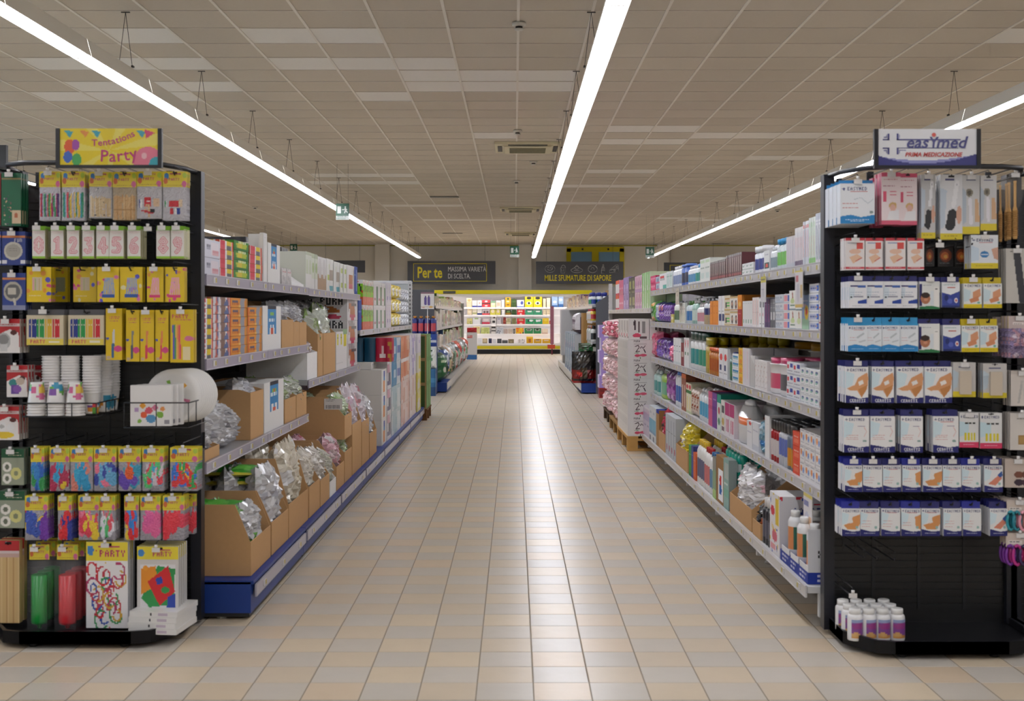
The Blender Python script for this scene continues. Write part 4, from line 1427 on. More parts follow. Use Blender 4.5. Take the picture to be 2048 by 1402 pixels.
# ================================================================== left stand B (kitchen gadgets, at the picture edge)
def LB_(x0, x1, y0, y1, mk, nm, lb, cat, n=3, sp=.02, tag=True, df=DL):
    pack_obj(LB2, LYP, x0, x1, y0, y1, df, mk, nm, n, sp, lb, cat, tag)
LB_(3, 42, 346, 452, h_card('bg 1f6a4a; b 0 .08 1a5a40; b .1 .12 9a8a5a; s 90 .04 d8b090,8a5a5a,c8c0b0,6a4a6a 3; r 0 0 1 .42 1f6a4a; b .1 .12 9a8a5a; r .5 .4 1 .68 1f6a4a; r 0 .4 .12 1 1f6a4a; r .55 .7 .98 .95 d8c0a0; e .75 .8 .1 .05 b86a4a', .012, 30, '1f6a4a'), 'brush_card', 'green card pack with bristle brush at the top left edge', 'kitchen gadget', 4, .022)
LB_(-46, 1, 346, 450, h_card('bg a83a3a; r .2 .3 .8 .8 d8c8b8', .012, 20, 'a83a3a'), 'gadget_card', 'red card pack cut off at the top left edge', 'kitchen gadget', 2, .022)
SV = 'bg 2a3f8a; b .12 .18 e08a4a; t .55 .22 FUN cfd0d8; e .48 .58 .4 .27 c8c4b8; e .48 .58 .32 .2 a8a49a; l .5 .3 .65 8a867c; l .58 .3 .65 8a867c; r .0 .86 .2 .96 e0e0e8; r .78 .86 1 .96 e0e0e8'
LB_(4, 51, 463, 530, h_card(SV, .008, 34, '2a3f8a', bumpz=None), 'strainer_card', 'blue card with round metal strainer, upper of two', 'strainer', 4, .02)
LB_(-44, 2, 463, 530, h_card(SV, .008, 30, '2a3f8a'), 'strainer_card', 'blue card with strainer cut off by the left edge', 'strainer', 3, .02)
LB_(5, 51, 546, 620, h_card('bg 2f4590; b .12 .18 e08a4a; e .45 .5 .4 .27 b8b2a4; e .45 .5 .32 .2 6a6a6a; r .25 .4 .6 .58 cac5b8; k cfcabc .05 .5 .7 .55 .85; b .88 1 8a90b0', .008, 34, '2f4590'), 'strainer_card', 'blue card with handled tea strainer, lower of two', 'strainer', 4, .02)
RD = 'bg b8262e; b .14 .22 d8c8c8; l .16 .1 .9 b8262e; p eeeae8 .0 .5 .6 .3 .95 .4 1 1 0 1; e .75 .4 .14 .07 5a2a2a; '
LB_(-10, 40, 638, 706, h_card(RD + 'e .35 .65 .28 .25 b8b8b8; e .35 .6 .2 .15 8a8a8a; r .2 .75 .5 .95 d0d0d0', .014, 34, 'c8c0b8'), 'gadget_card', 'red card with chrome grinder at the left edge', 'kitchen gadget', 4, .026)
LB_(14, 55, 731, 794, h_card(RD + 'e .3 .55 .2 .12 3a8a8a; e .65 .5 .2 .12 c8b8a8; r .2 .62 .6 .9 6a4a9a; e .5 .75 .2 .12 8a5ab0', .014, 34, 'c8c0b8'), 'gadget_card', 'red card with teal and purple piping tips', 'kitchen gadget', 3, .03)
LB_(57, 82, 731, 792, h_card(RD + 'e .4 .65 .2 .1 d0d0d0', .012, 26, 'a8262e'), 'gadget_card', 'red card pack set back beside the paper cups', 'kitchen gadget', 2, .02, False, 5.14)
LB_(-12, 39, 813, 880, h_card(RD + 'e .3 .6 .2 .14 eee; e .3 .6 .1 .06 bbb; e .65 .62 .14 .1 eee; e .4 .85 .4 .1 e8c83a', .014, 34, 'c8c0b8'), 'gadget_card', 'red card with white and yellow cutters', 'kitchen gadget', 4, .026)
RO = 'bg 98a08c; b 0 .24 1f5a3a; l .1 .2 .8 d0c8b0; l .18 .3 .9 d0c8b0; e .25 .5 .2 .14 efece4; e .25 .5 .09 .07 6a7060; e .25 .82 .2 .14 efece4; e .25 .82 .09 .07 6a7060; e .65 .68 .24 .17 d8d48a; e .65 .68 .1 .07 8a9070'
LB_(3, 48, 898, 970, h_card(RO, .02, 34, '8a9484', 'film'), 'tape_pack', 'green card pack of white and cream rolls, upper of two', 'tape rolls', 3, .03)
LB_(-2, 50, 982, 1056, h_card(RO, .02, 34, '8a9484', 'film'), 'tape_pack', 'green card pack of white and cream rolls, lower of two', 'tape rolls', 3, .03)
SK = 'bg d0b07a; b 0 .12 b8262e; b .12 .16 d8c8c8; ' + '; '.join(f'k {"b8935c" if k % 2 else "dcbf8c"} .012 {.06 + k * .075:.3f} .2 {.06 + k * .075:.3f} 1' for k in range(13)) + '; b .16 .2 c8a8a0'
LB_(-6, 39, 1081, 1246, h_card(SK, .03, 40, 'c8a870', 'film'), 'skewer_pack', 'tall pack of wooden skewers with red header', 'skewers', 2, .05, False)

# ================================================================== right stand A (first aid)
DR = 4.84
def R(x0, x1, y0, y1, mk, nm, lb, cat, n=3, sp=.02, tag=True, df=DR, yaw=None, st=None):
    pack_obj(st or RA, RYP, x0, x1, y0, y1, df, mk, nm, n, sp, lb, cat, tag, yaw)
EM = 't .18 .06 EASYMED 3a3f7a; r .06 .08 .14 .09 3a3f7a; r .09 .055 .11 .115 3a3f7a; '
def EMs(y):
    return f'; r .05 {y + .025} .15 {y + .045} 3a3f7a; r .085 {y} .115 {y + .07} 3a3f7a; t .22 {y} EASYMED 4a4a78; r .3 {y + .1} .8 {y + .11} c86a6a'
BLUE = '2f86c4'; NAVY = '25286e'
R(1681, 1749, 359, 447, h_box(.09, 'bg eef1f4; p 2f86c4 0 .82 .3 .78 .6 .84 1 .78 1 1 0 1; l .9 .15 .85 e0f0ff; l .94 .3 .7 e0f0ff; l .5 .08 .5 c86a6a; l .6 .08 .55 c86a6a; e .9 .72 .05 .04 8a9a9a; k b8c4cc .008 .4 .4 .6 .35 .8 .5 .95 .4' + EMs(.1), .06, BLUE, 'e6eaf0', 48), 'gauze_box', 'large blue and white compress box, top left of the first aid stand', 'compress box', 4, .062, yaw=-.04)
PKS = 'bg f0dfe0; b 0 .08 d85a78; l .14 .15 .85 c86a80; r .15 .2 .7 .21 5a4a7a; l .25 .12 .7 b06a80; r .1 .36 .28 .56 d8506e; r .45 .36 .8 .37 d8506e; r .45 .42 .8 .43 d8506e; r .45 .48 .8 .49 d8506e; e .6 .64 .2 .07 d8b070; e .6 .68 .15 .07 e0b0a0; p f0eef0 .4 .75 .9 .72 .9 .9 .3 .9; b .92 1 d85a78'
R(1763, 1801, 345, 449, h_card(PKS, .02, 40, 'd86a84'), 'test_box', 'pink and white test box with a woman, left of two', 'test box', 4, .024)
R(1797, 1834, 347, 450, h_card(PKS, .02, 40, 'd86a84'), 'test_box', 'pink and white test box with a woman, right of two', 'test box', 4, .024, tag=False)
R(1745, 1766, 356, 455, h_card(PKS, .02, 26, 'd86a84'), 'test_box', 'pink test box set back behind the compress box', 'test box', 2, .024, False, 5.0)
def FILE(bgc):
    return f'bg {bgc}; b .9 1 e0cc2a; l .95 .2 .8 b09a20; p c8d4e0 0 .2 .3 .25 .2 .8 0 .85; k f4f4f6 .1 .76 .12 .6 .48; e .5 .7 .2 .16 232428; k 232428 .19 .56 .6 .42 .8; e .85 .62 .12 .14 d8a890; e .75 .16 .03 .012 b8b8c0; r .25 .07 .65 .09 4a4a78'
R(1842, 1871, 349, 477, h_card(FILE('c9c8c8'), .01, 30, 'bdbdbd'), 'foot_file', 'foot file with black pad, left of two', 'foot file', 3, .02)
R(1880, 1925, 349, 479, h_card(FILE('e2e2e4'), .01, 30, 'd0d0d0'), 'foot_file', 'foot file with black pad, right of two', 'foot file', 3, .02, tag=False)
RAZ = 'bg d2d2d2; b .88 1 e0cc2a; r .2 .08 .8 .1 4a4a78; p b8c4d0 0 .2 .25 .3 .2 .8 0 .85; e .4 .3 .2 .07 8a8270; e .4 .3 .1 .04 5a5548; k eceaf0 .1 .45 .42 .5 .82; p d8b088 .7 .4 .9 .4 1 .8 .7 .8'
R(1925, 1959, 350, 468, h_card(RAZ, .012, 36, 'c4c4c4'), 'callus_tool', 'callus shaver on a grey and yellow card, left of two', 'foot tool', 3, .02)
R(1961, 1993, 351, 461, h_card(RAZ, .012, 36, 'c4c4c4'), 'callus_tool', 'callus shaver on a grey and yellow card, right of two', 'foot tool', 3, .02, tag=False)
PL = 'bg ece6e4; b 0 .09 c83a48; r .12 .14 .6 .17 8a9ac0; r .58 .14 .92 .34 d8504a; e .5 .42 .3 .08 e8c0a8; p e8bfa0 .2 .6 .6 .5 .9 .62 .4 .8; k c83a48 .02 .55 .72 .85 .62; b .9 .97 c83a48; l .93 .2 .8 f0dada'
for i, (a, b) in enumerate(((1691, 1729), (1731, 1765), (1771, 1811), (1815, 1848))):
    R(a, b, 476, 540, h_card(PL, .012, 36, 'e4e0de', 'film'), 'plaster_sachet', f'red and white plaster sachet, {ORD[i]} from left in the second row', 'plasters', 3 if i else 5, .016, tag=i in (0,))
HW = 'bg 1c1513; e .5 .5 .4 .3 8a3a14; e .45 .52 .25 .18 d8702a; e .5 .55 .12 .08 f0b050; r .15 .1 .7 .14 9a9a9a; l .85 .15 .8 8a8a8a; b 0 .05 2a2a2c'
for i, (a, b) in enumerate(((1850, 1869), (1875, 1907), (1909, 1938))):
    R(a, b, 489, 533, h_card(HW, .008, 26, '161210', 'film'), 'heat_pad', f'black heat pad sachet with orange glow, {ORD[i]} from left', 'heat pad', 3, .018, i == 0, 4.95)
R(1942, 1996, 470, 537, h_card('bg e8ecf0; b .84 1 e0cc2a; p cfe0ee 0 .3 .3 .4 .3 .75 0 .8; e .5 .58 .16 .1 2f7ab8; r .36 .56 .64 .6 cfe0f0; p d8a890 .75 .42 1 .36 1 .75 .85 .7; l .92 .2 .8 a89220' + EMs(.12), .012, 44, 'd8d8d8'), 'plaster_card', 'white and yellow corn plaster card at the end of row two', 'plasters', 4, .02)
WH = 'bg eeeef0; p d8e4ec 0 .2 .35 .25 .3 .6 0 .7; r .08 .14 .5 .2 2a2a66; r .5 .14 .95 .24 4a6ab0; l .4 .1 .8 8aa0b8; l .5 .1 .7 8aa0b8; r .08 .56 .2 .62 222; r .25 .55 .8 .6 9a9aa8; p 2a4aa0 .5 .74 1 .66 1 .84 .5 .84; l .92 .2 .8 9a9aa8'
for i, (a, b) in enumerate(((1698, 1733), (1732, 1766), (1767, 1802), (1799, 1834))):
    R(a, b, 552, 616, h_box(.17, WH, .03, NAVY, 'e6e8ee', 36), 'bandage_box', f'white bandage box with navy tab, {ORD[i]} from left in the third row', 'bandages', 4 if i == 0 else 3, .033, i == 0, yaw=-.1)
MAN = 'bg e8eae6; r 0 .1 .12 .9 2a2a66; l .14 .1 .6 3a4a6a; e .3 .62 .24 .2 b87a5a; e .3 .5 .22 .1 3a2a22; e .32 .66 .1 .05 d89a7a; r .55 .35 .7 .85 dfe6ea; p 2f7a4a 0 .92 .6 .88 1 .94 1 1 0 1; r .72 .2 .95 .9 f2f0ec; r .78 .26 .9 .29 222'
R(1839, 1879, 554, 618, h_box(.14, MAN, .02, NAVY, 'e8e8e6', 40), 'nasal_strip_box', 'white and green box with a man, upper of two', 'nasal strips', 2, .03)
ICE = 'bg 3a4a9a; p eef0f2 0 0 1 0 1 .35 .5 .5 0 .4; l .1 .1 .8 4a9a8a; r .3 .2 .75 .24 c85a4a; e .25 .62 .12 .12 24326e; e .8 .72 .1 .1 e8e0e0; e .8 .72 .05 .05 c85a4a; e .45 .75 .14 .1 5a6ac0; b .93 1 24326e'
R(1884, 1919, 554, 615, h_box(.17, ICE, .02, NAVY, 'e0e2ea', 36), 'patch_box', 'navy and white patch box, upper of two', 'patches', 3, .03)
YB_ = 'bg eef0ec; b .84 1 e0c81e; p d0e4ea 0 .2 .4 .3 .3 .7 0 .75; p e0a078 .5 .35 .9 .2 .95 .5 .5 .75; p d89068 .3 .65 .8 .5 .85 .7 .4 .8; e .82 .78 .08 .05 7ab8a8; l .92 .2 .8 a08a10' + EMs(.05)
for i, (a, b) in enumerate(((1927, 1964), (1967, 2004))):
    R(a, b, 555, 616, h_box(.2, YB_, .02, 'd8c020', 'e8e8e2', 38), 'plaster_box', f'yellow and white plaster box in row three, {["left", "right"][i]} of two', 'plasters', 4, .025, i == 0)
BL4 = 'bg e9eef2; b 0 .06 2f9ad0; p 2f8ac8 0 .8 .4 .74 1 .82 1 1 0 1; l .9 .2 .8 d8ecf8; k c0c8cc .05 .5 .5 .8 .36; k c8ced2 .04 .6 .66 .9 .6; l .5 .1 .4 d89a9a; l .6 .1 .45 d89a9a' + EMs(.12)
for i, (a, b) in enumerate(((1696, 1734), (1733, 1763), (1764, 1799), (1800, 1836))):
    R(a, b, 635, 703, h_box(.18, BL4, .028, '2f9ad0', 'e9eef4', 40), 'compress_box', f'light blue and white compress box, {ORD[i]} from left in row four', 'compresses', 4 if i == 0 else 3, .032, i == 0, yaw=-.08)
R(1838, 1879, 638, 705, h_box(.14, MAN, .02, NAVY, 'e8e8e6', 40), 'nasal_strip_box', 'white and green box with a man, lower of two', 'nasal strips', 2, .03, False)
R(1886, 1921, 638, 702, h_box(.19, ICE, .02, NAVY, 'e0e2ea', 36), 'patch_box', 'navy and white patch box, lower of two', 'patches', 3, .03, False)
for i, (a, b) in enumerate(((1923, 1959), (1960, 1996))):
    R(a, b, 638, 704, h_box(.2, YB_, .02, 'd8c020', 'e8e8e2', 38), 'plaster_box', f'yellow and white plaster box in row four, {["left", "right"][i]} of two', 'plasters', 4, .025, i == 0)
FG = 'bg f1f0ee; p d8ecf2 .0 .12 .4 .2 .3 .5 0 .6; p dda070 .05 .6 .4 .5 .55 .3 .95 .15 1 .3 .95 .6 .7 .85 .5 .65 .2 .66; p c8884e .55 .62 .95 .5 .9 .66 .7 .85; p f4f0ea .55 .42 .75 .36 .8 .46 .6 .52; p 25286e 0 .78 .35 .82 .6 .88 1 .84 1 1 0 1; t .18 .9 CEROTTI eee; l .98 .2 .8 b8b8d8' + EMs(.05)
for i, (a, b) in enumerate(((1692, 1736), (1744, 1787), (1793, 1847), (1849, 1905))):
    R(a, b, 722, 806, h_box(.14, FG, .03, NAVY, 'e8e8ec', 44), 'plaster_box', f'navy finger plaster box, {ORD[i]} from left in row five', 'plasters', 4 if i < 2 else 2, .034, i == 0, yaw=[-.12, -.18, .05, .08][i])
SPG = 'bg cdcac6; b .84 1 e0cc2a; p c0d0da 0 .2 .25 .3 .2 .7 0 .8; r .25 .12 .75 .15 4a4a78; r .28 .24 .78 .92 c9bba8; r .3 .26 .76 .9 d2c4b0'
R(1906, 1951, 725, 794, h_card(SPG, .012, 40, 'c4c0bc', bumpz=(.28, .24, .78, .92, 'cfc1ad', .012)), 'pumice_card', 'beige pumice on a grey and yellow card, left of two', 'pumice', 3, .024)
R(1966, 2013, 727, 796, h_card(SPG, .012, 40, 'c4c0bc', bumpz=(.28, .24, .78, .92, 'cfc1ad', .012)), 'pumice_card', 'beige pumice on a grey and yellow card, right of two', 'pumice', 3, .024, False)
PN = 'bg f1f0ee; p d8ecf2 .0 .12 .4 .2 .3 .5 0 .6; l .52 .1 .6 d89a9a; l .58 .1 .55 d89a9a; l .64 .1 .6 d89a9a; r .55 .26 .85 .28 8a7a9a; k e8b8b0 .012 .8 .3 .9 .42 .8 .55; e .82 .68 .08 .03 8aa8a0; p 25286e 0 .78 .35 .82 .6 .86 1 .82 1 1 0 1; t .16 .88 CEROTTI eee; l .97 .2 .8 b8b8d8' + EMs(.05)
for i, (a, b) in enumerate(((1688, 1738), (1741, 1790), (1802, 1845), (1866, 1917))):
    R(a, b, 820, 905, h_box(.15, PN, .024, NAVY, 'e8e8ec', 44), 'plaster_box', f'navy and white plaster box, {ORD[i]} from left in row six', 'plasters', 3, .03, i == 0, yaw=[-.03, -.02, -.14, .0][i])
EAR = 'bg e4e4e2; b .84 1 d83a64; l .92 .2 .8 f4c0d0; p c8e2ea 0 .25 .5 .3 .5 .6 0 .7; r .3 .28 .45 .33 333; r .5 .28 .64 .33 333; r .69 .28 .84 .33 333; r .25 .58 .36 .8 e0d020; r .42 .58 .53 .8 e0d020; r .59 .58 .7 .8 e8da3a; r .74 .58 .84 .8 e0d020' + EMs(.08)
R(1919, 1957, 825, 895, h_card(EAR, .012, 40, 'd4d4d0'), 'earplug_card', 'pink and white card of yellow earplugs, left of two', 'earplugs', 3, .02)
R(1960, 2004, 826, 897, h_card(EAR, .012, 40, 'd4d4d0'), 'earplug_card', 'pink and white card of yellow earplugs, right of two', 'earplugs', 3, .02, False)
base7 = 'bg eeeeec; p d8ecf2 .0 .12 .4 .2 .3 .5 0 .6; {} p 25286e 0 .74 .35 .8 .6 .84 1 .8 1 1 0 1; l .9 .2 .8 e8e8f0; e .82 .68 .08 .05 9ac0b8' + EMs(.04)
hand = 'p dd9a5e .1 .6 .5 .5 .6 .3 1 .2 1 .55 .8 .75 .3 .76; p f0ece6 .4 .4 .55 .34 .62 .5 .45 .54;'
wrist = 'p dd9a5e .7 .3 1 .2 1 .75 .75 .7; l .5 .1 .5 d89a9a; l .6 .1 .5 d89a9a;'
plain_ = 'l .45 .1 .6 d89a9a; l .55 .1 .6 d89a9a; l .65 .1 .5 d89a9a;'
blueh = 'p dd8a70 .2 .7 .7 .4 .9 .3 .95 .5 .6 .75; p 3a5a9a .7 .36 .95 .2 1 .36 .85 .46;'
R7 = [hand, plain_, plain_, wrist, hand, plain_, plain_, blueh]
RN = ['tan hand', 'plain white', 'plain white', 'tan wrist', 'tan hand', 'plain white', 'plain white', 'blue-gloved hand']
for rw, (y0, y1, xs) in enumerate(((918, 984, ((1690, 1724), (1726, 1764), (1766, 1802), (1805, 1841), (1846, 1884), (1886, 1922), (1924, 1961), (1969, 2005))),
                                   (1004, 1072, ((1684, 1720), (1721, 1758), (1763, 1800), (1803, 1841), (1843, 1880), (1887, 1923), (1926, 1962), (1980, 2015))))):
    for i, (a, b) in enumerate(xs):
        R(a, b, y0, y1, h_box(.2, base7.format(R7[i]), .026, NAVY if i % 3 else '27309a', 'e8e8ec', 36), 'plaster_box', f'navy plaster box, {RN[i]} print, {ORD[i]} in the {["upper", "lowest"][rw]} small-box row', 'plasters', 4 if i in (0, 7) else 2, .03, rw == 0, yaw=random.uniform(-.08, .02))
# empty hooks near the bottom and a loose price holder
for x, z in ((1690, 1090), (1715, 1092), (1748, 1095)):
    c = P(x, z, RYP)
    linkobj('peg_hook', HOOK, RA, (c.x - RA.location.x, 0, c.z))
o = linkobj('peg_hook', HOOK, RA, (P(1668, 0, RYP).x - RA.location.x, 0, P(0, 1192, 4.85).z)); linkobj('price_holder', TAGH, o)
# white bottles on the base tray
def tub():
    q = MB()
    r = .03
    q.lathe([(r * .95, 0), (r, .004), (r, .03), (r, .088), (r * .96, .096), (r * .72, .104)], 16, col='f3f2f2')
    l_ = MB()
    n = 16
    im = Img(7, 12, '8a4a9a')
    im.rect(0, 0, 1, .2, '9aa8d0'); im.ell(.5, .35, .5, .15, 'a03a8a'); im.poly([(0, .7), (1, .9), (1, 1), (0, 1)], 'd89a4a'); im.ell(.3, .8, .3, .12, 'e0b070')
    b0 = len(l_.v)
    for j in range(13):
        for i in range(8):
            a = (-58 + 116 * i / 7) * math.pi / 180
            l_.v.append(((r + .0008) * math.sin(a), -(r + .0008) * math.cos(a), .012 + .072 * j / 12))
    for j in range(12):
        for i in range(7):
            l_.idx((b0 + j * 8 + i, b0 + j * 8 + i + 1, b0 + (j + 1) * 8 + i + 1, b0 + (j + 1) * 8 + i), tuple(im.a[11 - j, i]), 0, True)
    c = MB()
    c.lathe([(r * .78, .102), (r * .78, .122), (r * .72, .124)], 14, col='f6f5f2')
    return [('tub', q.mesh('tub', 'gloss')), ('label', l_.mesh('label', 'gloss')), ('cap', c.mesh('cap', 'gloss'))]
tb = tub()
for r_ in range(3):
    for k, px in enumerate((1710, 1737, 1765, 1794)):
        y = 4.84 + r_ * .075
        place(tb, 'pill_bottle', (P(px, 0, 4.84).x - r_ * .004, y, .046), f'white bottle with purple label on the stand base, {ORD[k]} in the {["front", "middle", "back"][r_]} row', 'bottle', 'white bottles on the first aid stand base', rz=random.uniform(.1, .5))

# ================================================================== right stand B (hair accessories, at the picture edge)
def RBp(x0, x1, y0, y1, mk, nm, lb, cat, n=3, sp=.02, tag=True, df=DR):
    pack_obj(RB2, RYP, x0, x1, y0, y1, df, mk, nm, n, sp, lb, cat, tag)
def brush(w, h):
    q = MB()
    q.lathe([(w * .1, -h), (w * .12, -h * .98), (w * .12, -h * .55), (w * .07, -h * .5), (w * .07, -h * .16), (w * .09, -h * .12)], 10, 0, 0, 0, col='c49a62')
    for k in range(14):
        z = -h * (.95 - k * .028)
        q.lathe([(w * .12, z), (w * .2, z + h * .008), (w * .12, z + h * .016)], 10, 0, 0, 0, col='a47c48', cap0=False, cap1=False)
    c = MB()
    c.lathe([(w * .18, -h * .55), (w * .4, -h * .44), (w * .5, -h * .22), (w * .42, -h * .08), (w * .2, 0)], 12, 0, 0, 0, 1, .35, col='d8d4cc')
    t = MB()
    t.lathe([(w * .24, -h * .26), (w * .24, -h * .262)], 14, 0, -w * .2, 0, 1, .1, col='f0eeec')
    for i in range(len(t.v)):
        x, y, z = t.v[i]
        t.v[i] = (x, -w * .19, -h * .25 + y + w * .2 if False else -h * .25 + (y + w * .2) * 6)
    return [('brush', q.mesh('brush', 'wood')), ('bag', c.mesh('bag', 'clear2'))]
RBp(1999, 2026, 352, 482, brush, 'hair_brush', 'wooden round hair brush in clear bag, left of two', 'hair brush', 2, .06, False, 4.93)
RBp(2012, 2048, 346, 478, brush, 'hair_brush', 'wooden round hair brush in clear bag, right of two', 'hair brush', 2, .06)
RBp(2012, 2056, 497, 606, h_card('bg c8c4bc; k 33343c .16 .5 .12 .75 .95; l .06 .2 .8 5a5a5a', .012, 36, 'bcb8b0', 'film'), 'nail_file_card', 'grey card with dark grey file at the right edge', 'nail file', 4, .022)
RBp(2016, 2060, 632, 716, h_bagpack(.3, 'bg 8a7a98; s 40 .09 b88a9a,9a8ab8,c8a0a8,6a5a7a,d8c8d8 4', 'bg c8b8b4; r .2 .5 .7 .7 efe6e2; l .6 .25 .65 333', .03, seed=5), 'curler_pack', 'clear bag of purple and pink curlers', 'hair curlers', 3, .035)
RBp(1990, 2016, 634, 712, h_bagpack(.3, 'bg 8a7a98; s 40 .09 b88a9a,9a8ab8,c8a0a8,6a5a7a,d8c8d8 8', 'bg b8a8a4; r .2 .5 .7 .7 efe6e2', .03, seed=6), 'curler_pack', 'clear bag of curlers set back beside the plasters', 'hair curlers', 2, .03, False, 5.0)
RBp(2022, 2066, 742, 812, h_card('bg d8d0c8; k b8b4b0 .05 .5 .3 .35 .9; k c8c4c0 .03 .5 .3 .65 .9; b 0 .1 c8beb4', .012, 34, 'c8c0b8'), 'hair_clip_card', 'beige card with silver hair clip', 'hair clip', 4, .022)
RBp(2020, 2066, 826, 900, h_card('bg dcd6ce; r .35 .6 .9 .85 a88450; r .4 .64 .86 .81 b89458; l .15 .3 .8 7a7a7a', .012, 34, 'ccc4bc'), 'hairpin_card', 'white card of golden hairpins', 'hairpins', 4, .022)
RBp(2010, 2060, 918, 975, h_card('bg cabcb0; e .55 .55 .18 .12 7a4a3a; e .82 .55 .15 .12 6a4030; e .55 .82 .18 .12 3a2a3a; e .82 .82 .15 .12 4a3040', .012, 36, 'b8a89c'), 'hair_tie_card', 'beige card of brown hair ties', 'hair ties', 5, .024)
def ties(cols):
    def mk(w, h):
        q = MB()
        q.box(-w / 2, w / 2, 0, .002, -h * .42, 0, 'cfc0b4')
        q.raster(spec_img(w, h * .42, 'bg d4c6ba; r .55 .2 .8 .4 4a4a4a; r .1 .55 .6 .8 efe8e0; l .65 .15 .5 333', 30), (-w / 2, -.0006, 0), (w, 0, 0), (0, 0, -h * .42))
        out = [('card', q.mesh('card', 'card'))]
        for k, c in enumerate(cols):
            b = MB()
            pts = [((-.35 + k * .24) * w + .16 * w * math.cos(t * .524), -.004 - .004 * k, -h * .66 + h * .3 * math.sin(t * .524)) for t in range(13)]
            b.tube(pts, .006, 6, c)
            out.append(('hair_tie', b.mesh('hair_tie', 'gloss')))
        return out
    return mk
RBp(2014, 2062, 1000, 1062, ties(['2a9aa8', '1f8a9a', 'e8a0b0', 'f0b0a8']), 'hair_tie_card', 'card of teal and pink hair ties', 'hair ties', 3, .03)
RBp(1996, 2018, 995, 1046, h_card('bg c8bcb0; r .2 .5 .8 .7 e4dcd0', .006, 20, 'bcb0a4'), 'hair_tie_card', 'beige hair tie card set back at the right edge', 'hair ties', 3, .02, False, 4.98)
RBp(2012, 2066, 1066, 1132, ties(['7a2a9a', 'c02a8a', '3a2a5a', 'd83a6a']), 'hair_tie_card', 'card of purple and magenta hair ties', 'hair ties', 3, .03)

# ================================================================== header signs
def header_sign(px0, px1, py0, py1, d, lb, tilt):
    a, b = P(px0, py1, d), P(px1, py0, d)
    w, h = b.x - a.x, b.z - a.z
    r = empty('header_sign', ((a.x + b.x) / 2, d, a.z), lb, 'sign')
    q = MB()
    q.box(-w / 2, w / 2, -.004, .012, 0, .012, '14141a')
    for sx in (-1, 1):
        q.box(sx * w / 2 - .008, sx * w / 2 + .008, -.005, .012, 0, h, '14141a')
    q.obj('frame', 'blackplastic', r)
    return r, w, h
r, w, h = header_sign(116, 320, 257, 336, 4.86, 'yellow party header sign with balloons above the left stand', 0)
im = Img(96, 36, 'ecd400')
for k in range(14):
    a0 = k * .449
    if k % 2:
        im.poly([(.5, .6), (.5 + 1.2 * math.cos(a0), .6 + 2.4 * math.sin(a0)), (.5 + 1.2 * math.cos(a0 + .3), .6 + 2.4 * math.sin(a0 + .3))], 'f2e460')
for px, c in ((.04, '3aa8b8'), (.2, 'e8933a'), (.32, '3aa8b8'), (.78, '3aa8b8')):
    im.poly([(px, .05), (px + .1, .08), (px + .06, .26)], c)
im.poly([(.86, .02), (.97, .12), (.88, .28)], 'd83a6a')
im.ell(.9, .92, .15, .42, 'e87a92'); im.ell(.86, .75, .03, .08, 'f6c0c8'); im.ell(.98, .98, .07, .2, '2fa8b8')
im.ell(.1, .5, .055, .2, 'e8602a'); im.ell(.08, .78, .045, .16, '3a6ac8'); im.ell(.17, .85, .05, .17, '4ab05a'); im.ell(.16, .45, .04, .15, 'a84ab0')
q = MB()
q.box(-w / 2 + .008, w / 2 - .008, 0, .008, .012, h, 'ecd400')
q.raster(im, (-w / 2 + .008, -.0008, h), (w - .016, 0, 0), (0, 0, -h + .012))
q.obj('printed_panel', 'gloss', r)
def arc_text(body, size, col, x, z, adv, ang0, ang1, sx=1.0):
    out = MB()
    n = len(body)
    for i, ch in enumerate(body):
        g = text_mb(ch, size, col, sx, size * .012, ext=.0)
        a = math.radians(ang0 + (ang1 - ang0) * i / max(1, n - 1))
        out.add(g, Matrix.Translation((x, 0, z)) @ Matrix.Rotation(-a, 4, 'Y'))
        gw = max([p[0] for p in g.v] or [size * .3]) + size * adv
        x += gw * math.cos(a); z += gw * math.sin(a)
    return out
t = arc_text('Tentations', .037, 'c4307a', -w * .17, h * .56, .06, 0, 28, 1.05)
t.obj('lettering', 'gloss', r, (0, -.0022, 0))
t = arc_text('Party', .066, 'c4307a', -w * .09, h * .17, .05, -3, 14, 1.0)
t.obj('lettering', 'gloss', r, (0, -.0022, 0))
r, w, h = header_sign(1752, 1957, 258, 337, 4.71, 'white and blue first aid header sign above the right stand', 0)
im = Img(96, 36, 'e9eaec')
im.mask(im.Y > .86 - .5 * (im.X - .45) ** 2 * 1.1 - .0, '8a8cc4')
im.mask(im.Y > .95 - .9 * np.clip(im.X - .45, 0, 1) ** 2 - .55 * np.clip(.45 - im.X, 0, 1) ** 2 * 2, '2a2c7a')
q = MB()
q.box(-w / 2 + .008, w / 2 - .008, 0, .008, .012, h, 'e9eaec')
q.raster(im, (-w / 2 + .008, -.0008, h), (w - .016, 0, 0), (0, 0, -h + .012))
q.obj('printed_panel', 'gloss', r)
C1 = '3a3a80'
q = MB()
def bar(x0, z0, x1, z1, c):
    q.face([(x0, 0, z0), (x1, 0, z0), (x1, 0, z1), (x0, 0, z1)], c)
cx, cz = -w * .335, h * .62
